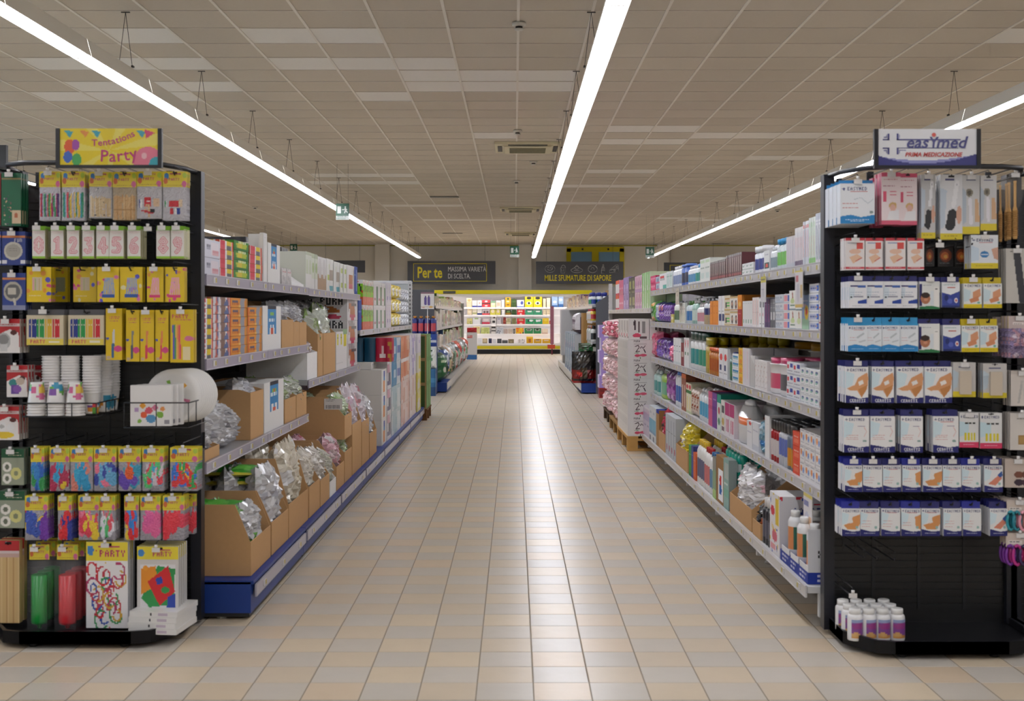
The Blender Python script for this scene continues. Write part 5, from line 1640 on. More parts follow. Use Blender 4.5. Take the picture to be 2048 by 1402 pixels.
for dx, th_, c, o_ in ((.014, .007, C1, 0), (.023, .003, '8a8ab8', .004)):
    L_ = .04 - o_
    for sx in (-1, 1):
        for sz in (-1, 1):
            if sx > 0 and sz < 0:
                continue
            x0 = cx + sx * dx
            bar(min(x0, x0 + sx * th_), min(cz + sz * dx, cz + sz * L_), max(x0, x0 + sx * th_), max(cz + sz * dx, cz + sz * L_), c)
            z0 = cz + sz * dx
            ex = L_ if sx < 0 else (.26 if c == C1 else L_)
            if c == C1 or sx < 0:
                bar(min(x0, cx + sx * ex), min(z0, z0 + sz * .005), max(x0, cx + sx * ex), max(z0, z0 + sz * .005), c)
    sx, sz = 1, -1
    x0 = cx + dx
    bar(x0, cz - L_, x0 + th_, cz - dx, c)
    bar(x0, cz - dx - .003, cx + (.25 if c == C1 else .05), cz - dx, c)
q.obj('logo', 'gloss', r, (0, -.002, 0))
t = text_mb('eas', .063, C1, 1.05, .0012, .25)
t.obj('lettering', 'gloss', r, (-w * .215, -.0025, h * .52))
t = text_mb('Y', .06, C1, .9, .0012, .1)
t.obj('lettering', 'gloss', r, (w * .015, -.0025, h * .52))
t = text_mb('med', .063, C1, 1.05, .0012, .25)
t.obj('lettering', 'gloss', r, (w * .08, -.0025, h * .52))
q = MB(); q.lathe([(.0, 0), (.008, .0005), (.008, .001)], 14, col='d84a3a')
for i in range(len(q.v)):
    x, y, z = q.v[i]; q.v[i] = (x, -z, y)
q.obj('logo_dot', 'gloss', r, (w * .062, -.0025, h * .85))
t = text_mb('PRIMA MEDICAZIONE', .0228, 'c8403a', .98, .0007, .25)
t.obj('lettering', 'gloss', r, (-w * .22, -.0025, h * .3))

# ================================================================== RIGHT SHELVES
B, Bo, J, G, RP = k_box, k_bottle, k_jar, k_bag, k_rollpack
def W(a, *x):
    return 'bg ' + a + ''.join('; ' + q for q in x)
Tt = 'right top shelf'
row(1, 1.554, RX, [
    (1298, 1308, 550, 1, 2, 2, .16, B, (W('d8336c', 'l .3 .1 .9 f0a0b8', 'r .2 .5 .8 .75 e8608a'), 'c42a5c'), 'bright pink carton', 'box', 'pad_box'),
    (1308, 1316, 552, 1, 2, 2, .16, B, (W('b9c2d0', 'e .5 .5 .3 .3 8a96b0', 'b .85 1 d86a8a'), 'aab2c0'), 'grey-blue carton', 'box', 'pad_box'),
    (1316, 1329, 545, 1, 1, 2, .18, B, (W('f1eeec', 'r .1 .1 .7 .25 d23a3a', 'l .4 .1 .8 aaa', 'r .5 .7 1 1 5ab0a0'), 'e6e4e2'), 'white carton with red lettering', 'box', 'pad_box'),
    (1329, 1341, 541, 2, 1, 2, .09, B, (W('e4ebe8', 'r .2 .1 .8 .9 c4d8d0', 'l .3 .1 .9 7a9a90'), 'dfe5e3'), 'slim pale green carton', 'box', 'toothpaste_box'),
    (1341, 1356, 530, 4, 1, 2, .06, Bo, ('eceef2', 'f4f4f6', 'c8d4e8', '8a9ac0'), 'slim white bottle', 'bottle', 'mouthwash_bottle'),
    (1356, 1370, 526, 2, 1, 2, .1, Bo, dict(body='4a72cc', cap='5a82d8', label='3f5fb8', acc='2a2a4a', caps='wide', capf=.1), 'flat blue bottle', 'bottle', 'mouthwash_bottle'),
    (1370, 1383, 530, 3, 1, 2, .06, Bo, ('f0f0f2', 'ececf0', '9ac4e0', '5a9ac8'), 'white bottle with light blue label', 'bottle', 'mouthwash_bottle'),
    (1383, 1396, 526, 2, 1, 2, .09, Bo, ('ebf1f4', '5aa8d8', 'b8dcd8', '3a9a8a'), 'white bottle with teal label', 'bottle', 'mouthwash_bottle'),
    (1396, 1415, 514, 2, 1, 2, .18, B, (W('eef1ea', 'r .1 .05 .9 .2 cfe4c0', 'l .4 .1 .9 9aa89a', 'r .2 .6 .8 .8 d8e8e0'), 'e4e8e0'), 'pale green and white carton', 'box', 'cream_box'),
    (1415, 1446, 517, 9, 1, 2, .12, B, (W('6a2a30', 'b 0 .1 8a8280', 'r .15 .15 .45 .7 b8a8a0', 'b .78 .88 b03a44', 'e .7 .45 .2 .2 3a1216', 'r .85 0 1 1 32100f'), '58242a', 'a8a09c', None, 14, 'film'), 'slim burgundy and silver case', 'case', 'razor_case'),
    (1447, 1478, 503, 8, 1, 2, .12, B, (W('6a2a30', 'b 0 .08 8a8280', 'r .2 .15 .5 .75 b0a098', 'b .82 .92 b03a44', 'r .85 0 1 1 32100f'), '5a242a', 'a8a09c', None, 14, 'film'), 'taller slim burgundy and silver case', 'case', 'razor_case'),
    (1479, 1501, 523, 3, 2, 2, .1, B, (W('f2f2f0', 'l .3 .1 .8 b8c8b8', 'b .85 1 d8e4d8', 'r .1 .5 .5 .6 9ab0a8'), 'eae8e6'), 'small white carton', 'box', 'cream_box'),
    (1501, 1522, 489, 3, 1, 2, .07, Bo, dict(body='eef0f6', cap='f4f4f6', label='e4e8f2', acc='3a3a8a', top='f0f2f8', caps='wide', capf=.2), 'tall white bottle with blue print', 'bottle', 'mouthwash_bottle'),
    (1522, 1533, 499, 1, 1, 2, .16, B, (W('eceeed', 'r .1 .55 .9 .85 2f5a58', 'e .5 .7 .25 .1 e06a5a', 'l .2 .2 .8 aab'), 'e8e8ea'), 'white carton with dark teal square', 'box', 'cream_box'),
    (1533, 1545, 492, 3, 1, 2, .06, Bo, ('e9ecee', 'dde2e6', 'cfd8dc', '8a9aa0'), 'grey-white slim bottle', 'bottle', 'mouthwash_bottle'),
    (1545, 1566, 473, 3, 1, 2, .09, Bo, dict(body='dfe9ec', cap='2f9ad4', label='c4dcc8', acc='7ac04a', top='e6eef0', caps='wide', capf=.16), 'clear bottle with bright blue cap and green label', 'bottle', 'mouthwash_bottle'),
    (1566, 1583, 470, 5, 1, 2, .05, B, (W('e8e4e6', 'k c83a4a .06 .4 .1 .4 .9', 'k 3a5ab0 .06 .65 .1 .65 .9', 'b 0 .1 d8d0d4', 'b .85 1 c8ccd8'), 'dfdde0', None, None, 16, 'film'), 'toothbrush card in red and blue', 'toothbrush', 'toothbrush_card'),
    (1583, 1599, 452, 5, 1, 2, .05, B, (W('e2e0e4', 'k d83a5a .07 .5 .25 .45 .92', 'b 0 .12 eae6e4', 'b .85 1 5a3a6a'), 'd8d8dc', None, None, 18, 'film'), 'clear toothbrush blister with red brush', 'toothbrush', 'toothbrush_card'),
    (1599, 1611, 440, 3, 1, 2, .05, B, (W('dfe3ea', 'k e8502a .08 .4 .2 .35 .8', 'k 3a6ac0 .06 .7 .2 .7 .9', 'r .2 .08 .8 .16 d83a3a'), 'd8dce2', None, None, 18, 'film'), 'toothbrush blister with orange brush', 'toothbrush', 'toothbrush_card'),
    (1611, 1624, 432, 3, 1, 2, .05, B, (W('dfe8de', 'k 5ac83a .09 .5 .2 .5 .85', 'k e8602a .05 .25 .4 .25 .8', 'b .86 1 7ac85a', 'e .3 .15 .15 .06 5ab84a'), 'd8e2d8', None, None, 18, 'film'), 'toothbrush blister with lime green brush', 'toothbrush', 'toothbrush_card'),
    (1624, 1646, 420, 4, 1, 2, .05, B, (W('dcdee6', 'k 27356a .09 .35 .25 .45 .9', 'k 2f9a8a .05 .75 .3 .7 .9', 'b 0 .12 b8c0d0', 'l .18 .1 .9 5a6a9a', 'b .92 1 e8e0e8'), 'd4d6de', None, None, 18, 'film'), 'toothbrush blister with navy brush', 'toothbrush', 'toothbrush_card'),
], Tt)

Tt = 'right second shelf'
row(1, 1.258, RX, [
    (1297, 1307, 601, 1, 1, 2, .14, G, dict(spec=W('5ab02f', 'e .5 .15 .3 .06 e89a2a', 'e .5 .85 .3 .06 d8902a', 'p 3a9a2a .2 .3 .8 .4 .7 .7 .3 .75'), crk=.04), 'green bag with orange fruit print', 'bag', 'wipes_bag'),
    (1307, 1313, 603, 1, 1, 2, .14, G, dict(spec=W('e6e8f2', 'b 0 .15 2a3a9a', 'e .5 .5 .3 .2 b8c0e8', 'b .8 1 3a6ab8'), crk=.04), 'white and blue bag', 'bag', 'wipes_bag'),
    (1313, 1324, 604, 2, 1, 2, .14, G, dict(spec=W('6a3a9a', 'b 0 .12 2a3a9a', 'e .5 .3 .35 .15 d86a6a', 'e .5 .7 .4 .15 8a5ac0', 'l .5 .1 .9 d8b8e8'), crk=.06, seed=5), 'purple sanitary towel bag', 'bag', 'towel_bag'),
    (1324, 1338, 606, 3, 1, 2, .14, G, dict(spec=W('7a4ab0', 'b 0 .1 3a3a9a', 'e .5 .45 .4 .2 b8a0d8', 'l .6 .1 .9 e0d0f0', 'b .8 1 6a3a9a'), crk=.06, seed=6), 'purple and lilac sanitary towel bag', 'bag', 'towel_bag'),
    (1338, 1343, 628, 1, 1, 2, .12, B, (W('d8c86a', 'b .3 .6 efe8c0'), 'd0c060'), 'small yellow carton', 'box', 'wipes_box'),
    (1343, 1355, 601, 3, 1, 2, .07, Bo, dict(body='eaeee6', cap='cfd6d8', label='d8e6c8', acc='5a7a5a', caps='dome'), 'white and pale green bottle', 'bottle', 'wash_bottle'),
    (1355, 1366, 605, 3, 1, 2, .06, B, (W('ecefe6', 'k c8642a .05 .3 .2 .3 .9', 'k 8ac06a .06 .6 .5 .6 .95', 'l .3 .3 .9 777'), 'e4e8e0'), 'slim white carton with green and orange stripe', 'box', 'wash_box'),
    (1366, 1377, 601, 2, 1, 2, .08, Bo, dict(body='cfdbe2', cap='4a9a3a', label='a8c4dc', acc='2f7ac0', capf=.18), 'clear bottle with green cap', 'bottle', 'wash_bottle'),
    (1377, 1388, 592, 2, 1, 2, .08, Bo, dict(body='9ac4b8', cap='e8eaec', label='3fa08a', acc='d8ece4', caps='pump', capf=.25), 'teal bottle with white pump', 'pump bottle', 'soap_bottle'),
    (1388, 1400, 604, 3, 1, 2, .08, Bo, dict(body='f0eeee', cap='eceaea', label='e4c8cc', acc='d89aa4', caps='dome', capf=.22), 'white tube with pink print', 'tube', 'cream_tube'),
    (1400, 1415, 592, 2, 1, 2, .09, Bo, dict(body='c8b088', cap='aab2bc', label='26387e', acc='1e2e6e', top='d8dce2', caps='pump', capf=.22, lz=(.45, .75)), 'navy and beige bottle with grey pump', 'pump bottle', 'soap_bottle'),
    (1415, 1432, 601, 3, 1, 3, .12, B, (W('ec8f1e', 'l .2 .2 .8 c86a10', 'r .3 .5 .7 .52 c86a10', 'b .9 1 e08416'), 'e08a1e'), 'plain orange carton', 'box', 'soap_box'),
    (1432, 1444, 591, 2, 1, 2, .12, B, (W('f2f0f0', 'k d83a5a .03 .4 .1 .4 .4', 'r .2 .6 1 .85 27346e', 'l .5 .1 .7 999'), 'eceaea'), 'tall white carton with navy block', 'box', 'cream_box'),
    (1444, 1455, 590, 1, 2, 2, .14, B, (W('e8dcc0', 'r .1 .15 .9 .3 c8964a', 'r .2 .45 .9 .55 5ac85a', 'r .2 .65 .9 .75 4ab84a', 'r .2 .45 .4 .8 333', 'b .9 1 d8b86a'), 'd8c8a0'), 'gold and green hair dye carton', 'hair dye', 'hair_dye_box'),
    (1455, 1470, 592, 2, 2, 2, .14, B, (W('f0ece4', 'e .55 .55 .25 .3 3a221a', 'e .55 .5 .13 .15 d8a080', 'b 0 .1 cfb27a', 'b .85 .95 c88a3a'), 'e4dcd0'), 'cream hair dye carton with a dark-haired face', 'hair dye', 'hair_dye_box'),
    (1470, 1478, 589, 1, 1, 2, .14, B, (W('b01820', 'b 0 .45 ea8f1e', 'e .5 .3 .3 .08 f0c050', 'l .6 .2 .8 e86a5a'), 'c87a20'), 'tall orange and red carton', 'hair dye', 'hair_dye_box'),
    (1480, 1499, 601, 4, 1, 2, .13, B, (W('eeeeec', 'l .1 .2 .8 bbb', 'r .3 .7 .6 .85 5aa07a', 'b .92 1 e4e0e4'), 'e6e4e4'), 'slim white carton with green mark', 'box', 'cream_box'),
    (1499, 1512, 594, 3, 1, 2, .13, B, (W('f2ecea', 'k ea9a8a .05 .3 .1 .3 .9', 'k eab0a4 .05 .7 .1 .7 .9', 'l .5 .1 .9 c8b0b0'), 'eae4e2'), 'white carton with coral stripes', 'box', 'cream_box'),
    (1512, 1523, 596, 2, 1, 2, .13, B, (W('f4f4f4', 'r .3 .1 .8 .3 77777f', 'e .4 .55 .12 .06 e06a8a', 'r .3 .85 .8 .88 333'), 'eeeef0'), 'white carton with grey square', 'box', 'cream_box'),
    (1523, 1534, 596, 2, 1, 2, .13, B, (W('6a5080', 'k a03a6a .08 .6 .1 .6 .95', 'l .2 .1 .7 b8a8c8', 'b .8 1 5a4470'), '7a6a88'), 'purple carton with magenta stripe', 'box', 'cream_box'),
    (1534, 1544, 597, 2, 1, 2, .13, B, (W('8a8c92', 'l .15 .1 .9 d8d8dc', 'l .3 .1 .9 d8d8dc', 'b .75 1 6a6a70', 'r .2 .45 .8 .7 e0e0e2'), '8a8a90'), 'grey carton with white lettering', 'box', 'cream_box'),
    (1544, 1560, 588, 1, 4, 2, .15, B, (W('e6eaf0', 'l .4 .1 .9 a8b4c8', 'b .8 1 c8d4e4', 'r .1 .5 .6 .7 c4ccd8'), 'e0e4ea', None, None, 18, 'film'), 'flat translucent white wipes pack', 'wipes', 'wipes_pack'),
    (1560, 1572, 587, 1, 4, 2, .15, B, (W('eef0f4', 'r .1 .2 .7 .8 ea9aa0', 'r .75 .2 1 .8 4a6ac0'), 'e4e6ec'), 'flat white pack with a pink square', 'wipes', 'wipes_pack'),
    (1572, 1585, 580, 1, 2, 2, .15, B, (W('f2f2ec', 'k a85a3a .07 .5 .15 .55 .4', 'e .5 .55 .3 .15 cfe0a0', 'r .15 .75 .85 .79 6a8a6a', 'b .94 1 8aa0b0'), 'e8e8e4'), 'white carton with a brown leaf and green print', 'box', 'tea_box'),
    (1585, 1597, 581, 1, 2, 2, .15, B, (W('f2f2ec', 'k b06a3a .07 .5 .15 .55 .4', 'e .5 .55 .3 .15 d8e6b0', 'r .15 .75 .85 .79 6a8a6a', 'b .94 1 8aa0b0'), 'e8e8e4'), 'white carton with an orange leaf and green print', 'box', 'tea_box'),
    (1597, 1611, 589, 1, 1, 2, .16, B, (W('9ab0d8', 'b .65 1 a8d0b0', 'e .65 .5 .3 .2 f0d020', 'e .65 .48 .16 .1 d8402a', 'l .15 .1 .9 e8e8f4', 'r .1 .25 .6 .32 d8c0cc'), '9ab8c8'), 'blue and green carton with a yellow starburst', 'box', 'promo_box'),
    (1611, 1630, 566, 1, 5, 2, .18, B, (W('eef0f4', 'r .1 .25 .75 .75 c0c6e0', 'r .78 .2 .98 .8 2f6ad0', 'l .5 .15 .7 5a6aa8', 'e .8 .5 .08 .2 c8a080'), 'e4e8ee'), 'white toothpaste carton with blue end', 'toothpaste', 'toothpaste_box'),
    (1631, 1646, 601, 1, 4, 2, .18, B, (W('f0f0f2', 'b .75 1 d83a4a', 'r .15 .2 .85 .55 b8b8c4'), 'e8e8ea'), 'white toothpaste carton with red band', 'toothpaste', 'toothpaste_box'),
], Tt)

Tt = 'right third shelf'
row(1, .921, RX, [
    (1300, 1309, 663, 1, 1, 2, .14, G, dict(spec=W('e0608a', 'e .5 .2 .35 .08 c8285a', 'e .5 .5 .25 .25 f0a0b8', 'e .5 .85 .3 .1 d8407a'), crk=.08, seed=8), 'pink hanging bag', 'bag', 'sponge_bag'),
    (1309, 1321, 676, 2, 1, 2, .14, G, dict(spec=W('6a3a9a', 'r .2 .1 .5 .5 8a6a7a', 'e .5 .75 .4 .2 8a6ac8'), crk=.06, seed=9), 'dark purple bag', 'bag', 'sponge_bag'),
    (1321, 1335, 678, 2, 1, 2, .14, G, dict(spec=W('5a2a9a', 'b 0 .12 4a2a80', 'e .5 .75 .4 .18 a890d8', 'e .4 .85 .2 .1 e8e0f0'), crk=.06, seed=10), 'violet bag', 'bag', 'sponge_bag'),
    (1335, 1343, 690, 1, 1, 2, .14, G, dict(spec=W('e8709a', 's 8 .14 f0b0c8,d84a80 3'), crk=.1, seed=11), 'bag of pink curlers', 'bag', 'curler_bag'),
    (1343, 1358, 677, 3, 1, 2, .08, B, (W('f0f2f2', 'r .3 .3 .7 .33 444', 'l .5 .2 .8 9ab', 'b .9 1 d8e0e0'), 'e6eaea'), 'slim white carton with small dark print', 'box', 'cream_box'),
    (1358, 1364, 686, 1, 1, 2, .1, B, (W('8a2a30', 'r .2 .4 .8 .6 d8c0b0'), '7a2428'), 'dark red slim carton', 'box', 'cream_box'),
    (1364, 1374, 676, 2, 1, 2, .08, B, (W('f2f2f0', 'k d83a5a .07 .3 .1 .5 .3 .7 .1', 'r .3 .5 .7 .6 3a7a4a'), 'eaeae8'), 'white carton with a red letter', 'box', 'cream_box'),
    (1374, 1389, 663, 2, 1, 3, .09, Bo, dict(body='eceeee', cap='16503f', label='d8e8e4', acc='2f9a9a', capf=.2, caps='wide'), 'white bottle with dark green cap', 'bottle', 'shampoo_bottle'),
    (1389, 1403, 666, 2, 1, 3, .09, Bo, dict(body='e6e8e8', cap='164a3c', label='cfe0d8', acc='3a9a7a', capf=.18, caps='wide'), 'grey-white bottle with dark green cap', 'bottle', 'shampoo_bottle'),
    (1403, 1412, 675, 1, 1, 4, .08, Bo, dict(body='b89a1e', cap='d0c020', capf=.2, caps='wide', label='c8a42a'), 'tall amber bottle with yellow-green cap', 'bottle', 'bath_bottle'),
    (1412, 1433, 697, 5, 1, 1, .07, Bo, dict(body='c8781e', cap='e8641e', label='d8902a', acc='b85a14', capf=.12, caps='wide'), 'amber bottle with orange cap', 'bottle', 'bath_bottle'),
    (1433, 1450, 698, 2, 1, 2, .1, B, (W('eeeef0', 'e .5 .3 .3 .12 d83a3a', 'r .2 .55 .6 .75 27346e', 'l .85 .1 .9 aaa'), 'dedee2'), 'white carton with red oval and navy print', 'box', 'cream_box'),
    (1450, 1459, 705, 1, 1, 3, .09, Bo, dict(body='3a6a5a', cap='3a4ab0', label='8ac83a', acc='2f8a4a'), 'green bottle with blue cap', 'bottle', 'bath_bottle'),
    (1459, 1472, 709, 1, 4, 2, .12, B, (W('ecf0f4', 'r .1 .25 .9 .5 2f8ac0', 'l .7 .1 .9 7aa'), 'e4e8ec'), 'small white and blue soap carton', 'soap', 'soap_box'),
    (1472, 1480, 696, 1, 4, 2, .12, B, (W('f0c030', 'e .5 .5 .3 .3 e8901e', 'l .8 .1 .9 a87a10'), 'e0b028'), 'small yellow soap carton', 'soap', 'soap_box'),
    (1480, 1494, 697, 2, 1, 2, .14, B, (W('e4dfe2', 'k ecc0cc .05 .3 .1 .3 .8', 'k d8d0d8 .05 .7 .1 .7 .9'), 'd8d4d6'), 'pale pink carton', 'box', 'cream_box'),
    (1494, 1504, 712, 1, 1, 2, .3, B, (W('dcdad8', 'p c8c6c4 0 0 1 .3 1 1 0 1'), 'c9c8c6'), 'plain grey-white display carton', 'box', 'display_box'),
    (1504, 1528, 723, 4, 1, 2, .09, B, (W('ece8e6', 's 14 .06 d8a8a0,b8a8a0,cfc8c4 5', 'l .9 .1 .9 bbb'), 'e4e0de'), 'white carton with fine beige pattern', 'box', 'cream_box'),
    (1528, 1546, 716, 1, 1, 2, .12, J, ('f2f0f0', 'd0306e', 'f0ecec', 'd85a7a', .16), 'white jar with magenta lid', 'jar', 'cream_jar'),
    (1546, 1567, 717, 1, 1, 2, .12, J, ('efeef0', 'd0306e', '6a6c72', '55575e', .16), 'white jar with magenta lid and grey label', 'jar', 'cream_jar'),
    (1567, 1594, 727, 2, 3, 2, .15, B, (W('eceef2', 'r .05 .2 .3 .6 d83a4a', 'r .5 .1 .9 .5 2f3f9a', 'l .7 .1 .9 99a', 'b .9 1 c8ccd8'), 'e0e2ea'), 'white carton with red and blue print', 'box', 'soap_box'),
    (1594, 1631, 741, 4, 4, 2, .1, B, (W('f0f2f2', 'e .5 .35 .28 .2 5a6a9a', 'e .4 .5 .2 .15 8ac0a8', 'l .8 .15 .85 a8b0b8'), 'e8eaec'), 'small white carton with blue-green flower print', 'soap', 'soap_box'),
    (1632, 1646, 727, 1, 1, 2, .16, B, (W('f2f2f2', 'r .15 .08 .3 .85 ddd', 'k 4aa06a .03 .5 .12 .8 .12', 'k 4aa06a .03 .5 .25 .8 .25', 'k c84a4a .03 .5 .38 .8 .38', 'k 4aa06a .03 .5 .51 .8 .51', 'k 4aa06a .03 .5 .64 .8 .64', 'k c84a4a .03 .5 .75 .8 .75', 'p c84a3a 0 .85 1 .95 1 1 0 .95'), 'ececec'), 'tall white display carton with green ticks', 'box', 'display_box'),
], Tt)
# tall things behind the third-shelf fronts
def single(kind, args, nm, x, y, z, lb, cat, w, h, d, rz=-math.pi / 2, grp=None):
    pr = kind(w, h, d, *args) if not isinstance(args, dict) else kind(w, h, d, **args)
    pr = [(nm if i == 0 else a, b) for i, (a, b) in enumerate(pr)]
    return place(pr, nm, (x, y, z), lb, cat, grp, rz=rz)
for k, y in enumerate((8.35, 8.05, 7.75, 7.45)):
    single(Bo, dict(body='c0a61e', cap='d4c61e', capf=.18, caps='wide', label='b89a14'), 'bath_bottle', 1.6, y, .9214, f'tall yellow bottle at the back of the right third shelf, {ORD[k]} from far', 'bottle', .09, .272, .08, grp='tall yellow bottles')
for k, y in enumerate((7.1, 6.7, 6.3)):
    single(J, ('efeae2', 'e8b01e', 'efe6da', '6a4a3a', .16), 'cream_jar', 1.62, y, .9214, f'large white jar with yellow lid behind, {ORD[k]} from far', 'jar', .2, .25, .2, grp='large jars with yellow lids')

Tt = 'right fourth shelf'
row(1, .572, RX, [
    (1302, 1314, 742, 2, 1, 2, .09, Bo, dict(body='b8dcd8', cap='d8e8e8', label='cfe4e0', acc='3a9a9a', caps='dome'), 'clear teal bottle', 'bottle', 'detergent_bottle'),
    (1314, 1329, 741, 1, 1, 2, .14, Bo, dict(body='9acb1e', cap='12483f', label='a8d42a', acc='5ab88a', capf=.16, neck=.5), 'large lime green bottle with dark green cap', 'bottle', 'detergent_bottle'),
    (1329, 1345, 741, 2, 1, 2, .12, G, dict(spec=W('7a2a8a', 'b 0 .15 4a2a5a', 'b .3 .38 9ab8c0', 'e .5 .65 .4 .15 b86ac0', 'e .4 .85 .3 .1 d8b0e0'), crk=.07, seed=13), 'purple pouch', 'pouch', 'refill_pouch'),
    (1345, 1359, 747, 3, 1, 2, .07, Bo, dict(body='e6ecf4', cap='3a7ad0', label='c8d8ec', acc='3a6ab8', capf=.1), 'white bottle with blue cap', 'bottle', 'detergent_bottle'),
    (1359, 1368, 749, 2, 1, 2, .08, B, (W('a8644a', 'b 0 .12 e8763a', 'r .3 .3 .7 .9 e8d8c8', 'k 8a4a30 .06 .2 .3 .2 .95'), '98583f'), 'brown carton with orange top', 'box', 'detergent_box'),
    (1368, 1378, 768, 2, 1, 2, .08, B, (W('eee8cc', 'e .5 .12 .4 .08 d83a4a', 'b .25 .33 3a7a3a', 'k e8c84a .1 .5 .5 .5 .8', 'b .92 1 cfd8b0'), 'e0dcc0'), 'cream carton with red top and green band', 'box', 'detergent_box'),
    (1378, 1392, 779, 3, 1, 2, .09, G, dict(spec=W('e8d8cc', 'k a8502a .07 .2 .1 .6 .4', 'k a8502a .07 .8 .3 .3 .7', 'k a04a24 .07 .7 .6 .4 .95'), crk=.06, seed=14), 'brown and white striped pouch', 'pouch', 'refill_pouch'),
    (1392, 1412, 782, 4, 1, 2, .08, Bo, dict(body='e9eef2', cap='f0f2f4', label='c8e0ea', acc='5ab0d8', capf=.14, caps='dome'), 'white bottle with sky blue drop', 'bottle', 'lotion_bottle'),
    (1412, 1420, 784, 1, 1, 2, .2, B, (W('d85a8a', 'b .4 .5 c84a7a', 'l .2 .2 .8 f0b8cc'), 'b03a6a', 'c8406a'), 'large pink carton', 'box', 'pad_box'),
    (1420, 1429, 787, 1, 1, 2, .2, B, (W('7a3a9a', 'b .4 .5 6a2a8a', 'l .2 .2 .8 c8a8d8'), '5a2a7a'), 'large purple carton', 'box', 'pad_box'),
    (1429, 1437, 790, 1, 1, 2, .18, B, (W('e2ece6', 'b 0 .25 159a86', 'e .5 .45 .25 .1 c83a5a', 'e .5 .75 .3 .1 4a8a6a'), '12927e'), 'teal and white carton', 'box', 'pad_box'),
    (1437, 1445, 802, 1, 1, 2, .14, B, (W('eceae4', 'r .2 .15 .8 .4 4a4a4a', 'e .5 .65 .3 .12 c8a84a', 'r .2 .8 .8 .95 6a4a5a'), 'e0ded8'), 'white carton with dark square', 'box', 'pad_box'),
    (1445, 1463, 811, 2, 1, 2, .14, B, (W('f0eaee', 'b 0 .4 c03a7a', 'r .25 .5 .45 .9 c8507a', 'r .6 .5 .8 .9 c8507a', 'r .33 .5 .37 .9 eee'), 'e0d4da'), 'white carton with magenta top', 'box', 'wax_box'),
    (1463, 1487, 803, 1, 1, 3, .13, Bo, dict(body='eef0f2', cap='f4f4f6', label='e8ecf0', acc='e8702a', capf=.14, shoulder=.3, lz=(.5, .7), caps='dome'), 'big white bottle with an orange spot', 'bottle', 'lotion_bottle'),
    (1488, 1499, 844, 1, 1, 2, .16, B, (W('f0f0f2', 'e .6 .08 .25 .06 d83a3a', 'l .4 .1 .9 bbc'), 'e8e8ea'), 'white carton with a red dot', 'box', 'pad_box'),
    (1499, 1512, 848, 1, 1, 2, .16, B, (W('eceef2', 'l .3 .1 .9 bbc', 'b .8 1 d8dce4'), 'e6e8ec'), 'plain white open carton', 'box', 'pad_box'),
    (1512, 1524, 842, 1, 1, 2, .12, G, dict(spec=W('6a9ab0', 'e .5 .3 .4 .12 a8c8d8', 'b .55 .75 3a8ad0', 'l .85 .1 .9 d0e0ec'), crk=.08, seed=15), 'blue-grey pouch', 'pouch', 'refill_pouch'),
    (1524, 1533, 833, 1, 1, 2, .2, B, (W('f2f2f2', 'l .2 .4 .8 ddd'), 'ececec'), 'tall plain white divider carton', 'box', 'display_box'),
    (1533, 1549, 842, 3, 1, 4, .055, Bo, dict(body='a8141e', cap='26262a', label='b81e28', acc='d8d0d0', capf=.22, caps='wide', n=10), 'red spray can with black cap', 'spray can', 'deodorant_can'),
    (1549, 1564, 846, 3, 1, 4, .055, Bo, dict(body='c8ccd4', cap='2a2c30', label='d8dce4', acc='6a7ac0', capf=.22, caps='wide', n=10, lz=(.3, .8)), 'silver spray can with black cap', 'spray can', 'deodorant_can'),
    (1564, 1579, 852, 2, 1, 4, .06, Bo, dict(body='6a7484', cap='33353a', label='e0a83a', acc='d8902a', capf=.2, caps='wide', n=10, lz=(.1, .6)), 'grey spray can with gold label and dark cap', 'spray can', 'deodorant_can'),
    (1579, 1593, 866, 1, 3, 2, .14, B, (W('e8502e', 'l .3 .2 .8 f0c0b0', 'r .2 .5 .8 .8 f07a5a'), 'd04a2a'), 'orange-red carton', 'box', 'balm_box'),
    (1593, 1634, 872, 4, 3, 2, .12, B, (W('f0eeee', 'e .3 .4 .18 .2 e8904a', 'e .7 .5 .15 .2 7a9ad8', 'l .8 .15 .85 b0b0b8', 'l .1 .1 .9 8a8a9a'), 'e6e4e6'), 'white carton with small orange and blue print', 'box', 'balm_box'),
    (1634, 1646, 883, 1, 1, 2, .16, B, (W('f0f0f0', 'k 3a5a4a .05 .3 .15 .3 .85', 'k 5a7a6a .04 .6 .2 .75 .2', 'k 5a7a6a .04 .6 .4 .75 .4', 'k 5a7a6a .04 .6 .6 .75 .6', 'k 5a7a6a .04 .6 .8 .75 .8'), 'e8e8e8'), 'white display carton with dark green lines', 'box', 'display_box'),
], Tt)

